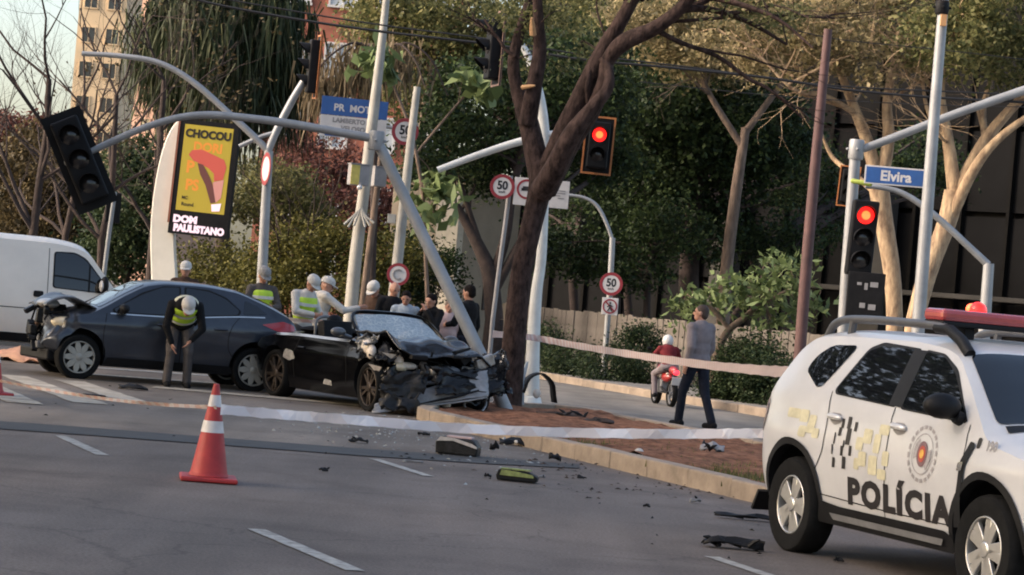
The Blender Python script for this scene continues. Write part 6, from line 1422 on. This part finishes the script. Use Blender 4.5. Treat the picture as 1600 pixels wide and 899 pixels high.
# man walking behind the island
WALK = dict(lh=(0, .09, .92), lk=(.16, .10, .52), la=(.20, .10, .09), rh=(0, -.09, .92), rk=(-.08, -.10, .50), ra=(-.28, -.10, .10), le=(-.08, .23, 1.14), lw=(.0, .22, .90), re=(.02, -.24, 1.13), rw=(.12, -.20, .92), head=(.03, 0, 1.62))
p = on(1082, 668); person('man in mauve grey shirt and dark trousers walking behind the island', p, R(128), WALK, 1.76, top=cloth_grey, legs=cloth_navy, look=(.75, .6, .1), loose=.010, hair=mat('short brown hair', (.045, .026, .018), .7, var=.3, scale=40))

# ---------------------------------------------------------------- motorcycle and rider
def motorcycle():
    p = on(1036, 634); th = math.atan2(.93, -.20)
    t = thing('motorcycle', 'red motorcycle with lit tail lamp riding away beside the hedge', 'motorcycle', p, th); t.scale = (.82,) * 3
    for x in (-.60, .62):
        e = bpy.data.objects.new('wheel', None); COL.objects.link(e); e.parent = t; e.location = (x, 0, .29); M = Matrix.Rotation(R(90), 4, 'X')
        MB().lathe([(.225, -.045), (.27, -.055), (.292, -.02), (.292, .02), (.27, .055), (.225, .045)], 28, M, closed=True).build('tyre', rubber, e)
        q = MB(); q.lathe([(.228, -.03), (.228, .03), (.205, .02), (.205, -.02)], 28, M, closed=True)
        for k in range(6): q.tube([(0, 0, 0), (math.cos(k * 1.047) * .21, 0, math.sin(k * 1.047) * .21)], .012, 5)
        q.lathe([(.04, -.05), (.04, .05)], 12, M); q.build('rim', grey_plastic, e)
    red = mat('red motorcycle plastic', (.34, .025, .022), .3, var=.1, coat=.5)
    q = MB(); q.ell((.20, 0, .78), (.27, .14, .13)); q.build('fuel_tank', red, t)
    q = MB(); q.ell((-.22, 0, .78), (.36, .14, .06)); q.build('saddle', black_plastic, t)
    q = MB(); q.ell((-.60, 0, .78), (.22, .10, .09)); q.ell((-.15, 0, .62), (.30, .12, .12)); q.build('tail_cowl', red, t)
    q = MB(); q.ell((-.80, 0, .74), (.05, .075, .055)); q.build('tail_lamp', lamp_lit, t)
    q = MB(); q.box((-.86, 0, .56), (.012, .20, .17), Matrix.Rotation(R(-18), 3, 'Y')); q.build('number_plate', sign_white, t, smooth=False)
    q = MB(); q.box((-.80, 0, .64), (.14, .12, .02)); q.build('mudguard', black_plastic, t, smooth=False)
    q = MB(); q.box((.05, 0, .42), (.32, .24, .30)); q.build('engine', grey_plastic, t, smooth=False, bevel=.04)
    q = MB(); q.tube([(.05, -.15, .35), (-.4, -.17, .32), (-.75, -.18, .40)], [.03, .045, .05], 10); q.build('exhaust', chrome, t)
    for s in (-1, 1):
        q = MB(); q.tube([(.62, s * .08, .29), (.40, s * .08, .92)], .022, 8); q.build('fork', grey_plastic, t)
        q = MB(); q.tube([(-.60, s * .09, .29), (-.05, s * .10, .40)], .025, 8); q.build('swing_arm', black_plastic, t)
        q = MB(); q.tube([(.36, 0, .98), (.34, s * .2, 1.02), (.26, s * .36, 1.0)], .015, 8); q.build('handlebar', black_plastic, t)
        q = MB(); q.tube([(.32, s * .25, 1.02), (.30, s * .32, 1.16)], .008, 6); q.ell((.29, s * .33, 1.19), (.02, .06, .04)); q.build('mirror', black_plastic, t)
        q = MB(); q.ell((-.74, s * .17, .70), (.03, .035, .025)); q.build('indicator', lamp_clear, t)
    RIDE = dict(pelvis=(-.24, 0, .84), chest=(-.06, 0, 1.12), neck=(.02, 0, 1.24), head=(.06, 0, 1.36), ls=(-.02, .185, 1.20), rs=(-.02, -.185, 1.20), le=(.10, .30, 1.0), lw=(.26, .33, 1.02), re=(.10, -.30, 1.0), rw=(.26, -.33, 1.02),
                lh=(-.22, .10, .82), lk=(.14, .22, .66), la=(-.02, .22, .26), rh=(-.22, -.10, .82), rk=(.14, -.22, .66), ra=(-.02, -.22, .26))
    person('rider in white helmet and red jacket sitting on the motorcycle', p, th, RIDE, 1.72 * .82, top=cloth_red, legs=cloth_grey, hat='helmet', hat_m=mat('dull white helmet', (.50, .49, .47), .3), fingers='grip')
motorcycle()

# ================================================================ CONES, TAPE, DEBRIS
def cone(label, p, h, yaw=0.3):
    t = thing('traffic_cone', label, 'cone', (p.x, p.y, .006), yaw, group='orange traffic cones'); k = h / .75
    q = MB(); q.box((0, 0, .018 * k), (.44 * k, .44 * k, .036 * k)); q.build('base', cone_red, t, smooth=False, bevel=.012)
    R0, R1 = .155 * k, .022 * k
    def rad(z): return R0 + (R1 - R0) * (z / (.75 * k))
    def band(z0, z1, m, n, o=0.0): MB().lathe([(rad(z0) + o, z0), (rad(z1) + o, z1)], 28, None).build(n, m, t, ang=60)
    q = MB(); zs = [.036 * k + (.75 - .036) * k * i / 8 for i in range(9)]; q.lathe([(rad(z), z) for z in zs] + [(R1 * .5, .752 * k)], 28); q.build('cone_body', cone_red, t, ang=60)
    band(.375 * k, .465 * k, cone_white, 'reflective_band', .0025); band(.575 * k, .665 * k, cone_white, 'reflective_band', .0025)
    q = MB(); q.lathe([(rad(.06 * k) + .012, .04 * k), (rad(.06 * k) + .004, .06 * k)], 28); q.build('collar', cone_red, t)
    return t
c1 = gnd(325, 752); cone('orange red traffic cone with two white bands in the foreground', c1, .76, .15)
c2 = gnd(-16, 617); cone('orange red traffic cone cut off by the left edge', c2, .75, .5)
def tape_mat(name, cols, per, seg):
    m = bpy.data.materials.new(name); m.use_nodes = True; nt = m.node_tree; b = nt.nodes['Principled BSDF']; b.inputs['Roughness'].default_value = .4
    uv = nt.nodes.new('ShaderNodeUVMap'); sx = nt.nodes.new('ShaderNodeSeparateXYZ'); nt.links.new(uv.outputs[0], sx.inputs[0])
    mm = nt.nodes.new('ShaderNodeMath'); mm.operation = 'MULTIPLY_ADD'; mm.inputs[1].default_value = seg; nt.links.new(sx.outputs['Y'], mm.inputs[0]); nt.links.new(sx.outputs['X'], mm.inputs[2])
    d = nt.nodes.new('ShaderNodeMath'); d.operation = 'DIVIDE'; d.inputs[1].default_value = per; nt.links.new(mm.outputs[0], d.inputs[0])
    fr = nt.nodes.new('ShaderNodeMath'); fr.operation = 'FRACT'; nt.links.new(d.outputs[0], fr.inputs[0])
    r = nt.nodes.new('ShaderNodeValToRGB'); r.color_ramp.interpolation = 'CONSTANT'; r.color_ramp.elements[0].color = (*cols[0], 1); r.color_ramp.elements[1].position = .5; r.color_ramp.elements[1].color = (*cols[1], 1)
    nt.links.new(fr.outputs[0], r.inputs[0]); nt.links.new(r.outputs[0], b.inputs['Base Color'])
    t = nt.nodes.new('ShaderNodeBsdfTranslucent'); nt.links.new(r.outputs[0], t.inputs['Color']); mx = nt.nodes.new('ShaderNodeMixShader'); mx.inputs[0].default_value = .35
    nt.links.new(b.outputs[0], mx.inputs[1]); nt.links.new(t.outputs[0], mx.inputs[2]); nt.links.new(mx.outputs[0], nt.nodes['Material Output'].inputs[0])
    return m
tape_pink = tape_mat('pink white tape', ((.64, .47, .43), (.70, .63, .60)), .14, .07)
tape_blue = tape_mat('white red tape', ((.82, .82, .86), (.78, .74, .75)), .5, .07)
tape_red = tape_mat('red white tape', ((.50, .43, .40), (.47, .30, .25)), .40, .10)
def tape(label, pts, wd, m, sag=0.0, twist=0.0):
    sm = [Vector(p) for p in catmull([tuple(p) for p in pts], 10)]; o = sm[0].copy(); me = bpy.data.meshes.new('barrier_tape'); V = []; F = []; L = [0]
    for a, c in zip(sm[:-1], sm[1:]): L.append(L[-1] + (c - a).length)
    th = .0015; n = len(sm)
    for i, p in enumerate(sm):
        w_ = wd * (1 - .15 * abs(math.sin(i * .9))); a = twist * math.sin(i * .5) + .06 * math.sin(i * 1.7); d = (sm[min(i + 1, n - 1)] - sm[max(i - 1, 0)]).normalized(); nr = Vector((d.y, -d.x, 0)).normalized(); up = Vector((0, 0, 1)) * math.cos(a) + nr * math.sin(a)
        q = p - o; V += [q - up * w_ / 2 + nr * th, q + up * w_ / 2 + nr * th, q + up * w_ / 2 - nr * th, q - up * w_ / 2 - nr * th]
    for i in range(n - 1):
        a = 4 * i; b_ = a + 4; F += [(a, b_, b_ + 1, a + 1), (a + 3, a + 2, b_ + 2, b_ + 3), (a + 1, b_ + 1, b_ + 2, a + 2), (a, a + 3, b_ + 3, b_)]
    me.from_pydata([tuple(v) for v in V], [], F); uv = me.uv_layers.new(name='UVMap')
    for lp in me.loops: vi = lp.vertex_index; uv.data[lp.index].uv = (L[vi // 4], (vi % 4) in (1, 2))
    me.materials.append(m); ob = link('barrier_tape', me); ob.location = o; return tag(ob, label, 'tape')
tape('pinkish striped barrier tape from the white signal pole past the walking man', [at(770, 522, 35.9), at(834, 528, 38.6), at(900, 540, 37.5), at(1000, 556, 34), at(1100, 570, 29.5), at(1180, 578, 25), at(1232, 582, 20.6)], .105, tape_pink)
tape('whitish barrier tape stretched from the front cone to the police vehicle', [at(345, 640, 19.9), at(440, 648, 20), at(560, 657, 20), at(700, 668, 20.1), at(850, 675, 20.1), at(1000, 678, 20.0), at(1110, 678, 19.9), at(1200, 677, 19.7)], .085, tape_blue, twist=.25)
tape('reddish barrier tape sagging between the two traffic cones', [at(-8, 594, 29.4), at(90, 612, 27), at(170, 624, 24.5), at(250, 632, 22), at(338, 637, 20.0)], .035, tape_red, twist=.5)
tape('thin reddish barrier tape strung behind the wreck cockpit', [at(432, 497, 38), at(470, 501, 37.6), at(520, 504, 37.2), at(545, 507, 37)], .06, tape_red)
def chunk(name, label, p, dims, m, seed, cat='debris', yaw=0.0, bits=3, m2=None):
    rg = random.Random(seed); t = thing(name, label, cat, p, yaw); L, W_, H_ = dims
    N = 8; vs = []
    for i in range(N + 1):
        for j in range(5):
            a, b_ = i / N - .5, j / 4 - .5; nv = noise.noise_vector(Vector((a * 3 + seed, b_ * 3, seed * 1.7)))
            e = 1 - .35 * abs(noise.noise(Vector((a * 5, seed, 1))))
            vs.append((a * L + nv.x * L * .07, b_ * W_ * e + nv.y * W_ * .15, max(.012, H_ * (.75 - 1.6 * b_ * b_ - .7 * a * a) + nv.z * H_ * .5)))
    q = MB().add(vs, [(i * 5 + j, (i + 1) * 5 + j, (i + 1) * 5 + j + 1, i * 5 + j + 1) for i in range(N) for j in range(4)]); o = q.build('torn_shell', m, t, ang=25); s_ = o.modifiers.new('s', 'SOLIDIFY'); s_.thickness = .012; s_.offset = -1
    for k in range(bits):
        a = Vector((rg.uniform(-.45, .45) * L, rg.uniform(-.4, .4) * W_, H_ * rg.uniform(.1, .5))); b2 = a + Vector((rg.uniform(-.35, .35) * L, rg.uniform(-.5, .5) * W_, H_ * rg.uniform(-.1, .7))); b2.z = max(.01, b2.z); a.z = max(.01, a.z)
        q = MB(); q.tube([a, a.lerp(b2, .5) + Vector((0, 0, H_ * .1)), b2], [min(.02, H_ * .2), min(.02, H_ * .2), .006], 6); q.build('broken_rib', m2 or black_plastic, t)
    return t
def g2(u, v): q = gnd(u, v); q.z = .008; return q
# the biggest pieces
t = thing('bumper_fragment', 'dark bumper fragment with a pale lip lying on the tar seam', 'debris', g2(715, 712), R(-12)); t.scale = (.72, .8, .95)
q = MB(); q.prism([(-.30, 0), (.30, 0), (.31, .10), (.24, .17), (-.22, .19), (-.31, .13)], -.12, .12, Matrix.Rotation(R(90), 4, 'X')); q.build('shell', wreck_skin, t, smooth=False, bevel=.02)
q = MB(); q.prism([(-.29, .135), (-.05, .15), (.30, .085), (.30, .105), (.22, .135), (-.04, .18), (-.24, .185)], .121, .135, Matrix.Rotation(R(90), 4, 'X')); q.build('pale_lip', mat('pale plastic lip', (.42, .38, .35), .5, var=.2), t, smooth=False)
q = MB(); q.box((.02, 0, .19), (.36, .16, .02)); q.build('bracket', cloth_pink, t, smooth=False)
t = thing('green_container', 'crushed green and black container lying on the lane', 'debris', g2(808, 753), R(-8))
q = MB(); q.prism([(-.18, 0), (.18, 0), (.19, .05), (.10, .085), (-.05, .10), (-.17, .095), (-.19, .04)], -.07, .07, Matrix.Rotation(R(90), 4, 'X')); q.build('base', black_plastic, t, smooth=False, bevel=.012)
q = MB(); q.prism([(-.155, .045), (.155, .04), (.15, .065), (.02, .085), (-.14, .095)], .071, .078, Matrix.Rotation(R(90), 4, 'X')); q.prism([(-.15, -.06), (.12, -.06), (.12, .06), (-.15, .06)], .098, .108); q.build('green_label', mat('dull green label', (.20, .23, .07), .6, var=.4, scale=20), t, smooth=False)
chunk('plastic_bracket', 'black broken plastic bracket on the lane left of the police vehicle', g2(1146, 858), (.44, .16, .09), black_plastic, 1, bits=6)
chunk('wheel_liner', 'long black torn strip by the police vehicle rear wheel', g2(1166, 813), (.50, .10, .06), black_plastic, 2, bits=4)
chunk('torn_scrap', 'dark torn panel lying on the crossing in front of the blue hatchback', g2(208, 610), (.36, .22, .08), black_plastic, 3)
chunk('torn_scrap', 'flat dark scrap on the crossing just left of the larger torn panel', g2(146, 620), (.26, .14, .03), black_plastic, 4, bits=1)
chunk('broken_cover', 'dark broken cover with white edge against the kerb nose', g2(806, 697), (.36, .22, .10), black_plastic, 5, m2=cloth_white)
chunk('bent_strip', 'small dark bent strip between the kerb nose and the bumper fragment', g2(772, 706), (.10, .05, .12), black_plastic, 6, bits=1)
chunk('mirror_shell', 'dark triangular shard touching the sunlit kerb', g2(867, 722), (.13, .10, .10), black_plastic, 7, bits=1)
chunk('plastic_shards', 'thin black shards on the dusty asphalt left of the bumper fragment', g2(560, 693), (.20, .10, .06), black_plastic, 8, bits=5)
chunk('plastic_shards', 'small black scrap nearest the grey lip of the wreck', g2(662, 682), (.14, .08, .05), black_plastic, 9, bits=3)
chunk('dark_scrap', 'dark flat scrap beside the faded lane dash', g2(646, 723), (.18, .06, .02), grey_plastic, 10, bits=0)
for i, (u, v, s_, lb) in enumerate(((505, 738, .08, 'small black lump alone on the lane left of centre'), (762, 747, .07, 'small black lump just left of the green container'), (907, 749, .07, 'small black lump right of the green container'), (1010, 794, .06, 'small black lump in the lane below the kerb'), (1080, 760, .09, 'small dark lump close under the kerb'), (1310, 880, .07, 'small dark lump beside the police vehicle rear wheel'), (846, 748, .06, 'tiny grey chip right of the green container'), (1086, 787, .10, 'thin grey strip lying under the kerb'))):
    chunk('rubble_piece', lb, g2(u, v), (s_, s_ * .8, s_ * .55), black_plastic if i < 6 else grey_plastic, 20 + i, bits=1)
def onisl(u, v): q = gnd(u, v, .14); q.z = .13; return q
q = MB(); q.ell((0, 0, .035), (.05, .042, .045)); o = q.build('white_ball', cloth_white); o.location = onisl(998, 711); tag(o, 'small white ball shaped thing on the red soil', 'debris')
chunk('dark_rag', 'dark rag like scrap on the soil right of the white ball', onisl(1035, 711), (.34, .10, .07), cloth_black, 31, bits=2)
t = chunk('torn_lamp', 'torn lamp unit with pale and dark pieces on the soil', onisl(1112, 706), (.26, .18, .12), sign_grey, 32, bits=6)
chunk('bark_litter', 'dark litter heap on the island right of the tree trunk', onisl(880, 654), (.70, .26, .12), bark_d, 33, bits=9)
chunk('bark_litter', 'dark litter lump further right on the island edge', onisl(935, 662), (.40, .18, .10), bark_d, 34, bits=6)
# torn wheel arch liner leaning by the white pole foot
t = thing('torn_arch_liner', 'black torn wheel arch liner propped behind the tree foot', 'debris', Vector((at(838, 640, 36.8).x, 36.8, .13)), R(20)); vs = []; N = 14
for i in range(N + 1):
    a = R(8 + 150 * i / N)
    for k in (-.10, .10): vs.append((math.cos(a) * .26, k + .03 * math.sin(i * 1.3), math.sin(a) * .46))
q = MB().add(vs, [(2 * i, 2 * i + 2, 2 * i + 3, 2 * i + 1) for i in range(N)]); o = q.build('liner', black_plastic, t, ang=50); s_ = o.modifiers.new('s', 'SOLIDIFY'); s_.thickness = .02
q = MB(); q.ell((-.06, -.12, .18), (.06, .04, .07)); q.build('pale_clip', cloth_white, t); q = MB(); q.tube([(-.22, 0, .0), (-.28, -.02, .34), (-.2, 0, .62)], [.03, .05, .02], 8); q.build('torn_skin', mat('pale blue grey skin', (.34, .38, .42), .35, var=.2), t)
# crumpled orange sheet and rubble by the left cone
t = thing('orange_sheet', 'crumpled pale orange sheet on the road under the van front', 'debris', gnd(30, 565), R(-20)); N = 16; vs = []
for i in range(N + 1):
    for j in range(9):
        a, b_ = i / N - .5, j / 8 - .5; vs.append((a * 1.5, b_ * .7, max(.01, .24 * (1 - 2 * abs(a)) * (1 - 3 * b_ * b_) + .10 * noise.noise(Vector((a * 7, b_ * 5, 3))))))
q = MB().add(vs, [(i * 9 + j, (i + 1) * 9 + j, (i + 1) * 9 + j + 1, i * 9 + j + 1) for i in range(N) for j in range(8)]); o = q.build('sheet', mat('pale orange plastic', (.46, .25, .17), .6, var=.35, scale=3), t, ang=30); s_ = o.modifiers.new('s', 'SOLIDIFY'); s_.thickness = .01

def crumbs(name, label, spots, n, m, seed, size):
    rg = np.random.default_rng(seed); V = []; F = []
    for (c, su, sv) in spots:
        for k in range(n):
            g = gnd(c[0] + rg.normal() * su, c[1] + rg.normal() * sv); s_ = size * rg.uniform(.4, 1.6); i = len(V); a = rg.uniform(0, 6.28); z = .012
            ax = np.array([math.cos(a), math.sin(a)]) * s_; ay = np.array([-math.sin(a), math.cos(a)]) * s_ * rg.uniform(.2, .8); h = s_ * rg.uniform(.2, .7)
            V += [(g.x - ax[0], g.y - ax[1], z), (g.x + ay[0], g.y + ay[1], z), (g.x + ax[0], g.y + ax[1], z), (g.x, g.y, z + h)]; F += [(i, i + 1, i + 3), (i + 1, i + 2, i + 3), (i + 2, i, i + 3)]
    me = bpy.data.meshes.new(name); me.from_pydata(V, [], F); me.materials.append(m); o = link(name, me); o['kind'] = 'stuff'; o['label'] = label; o['category'] = 'debris'
crumbs('glass_crumbs', 'glass crumbs and fine splinters scattered over the road near the wreck', [((640, 675), 70, 14), ((760, 705), 70, 14), ((560, 660), 60, 12)], 170, mat('glass crumb', (.30, .31, .30), .2, var=.2), 3, .018)
crumbs('plastic_splinters', 'tiny black plastic splinters scattered across the lanes', [((720, 715), 130, 18), ((900, 750), 160, 25), ((1100, 820), 120, 30), ((480, 690), 160, 20), ((250, 640), 100, 14)], 15, black_plastic, 4, .020)
crumbs('soil_clods', 'clods of soil and dead leaves spilled along the kerb', [((900, 735), 80, 8), ((1050, 765), 80, 8)], 60, bark_d, 5, .025)
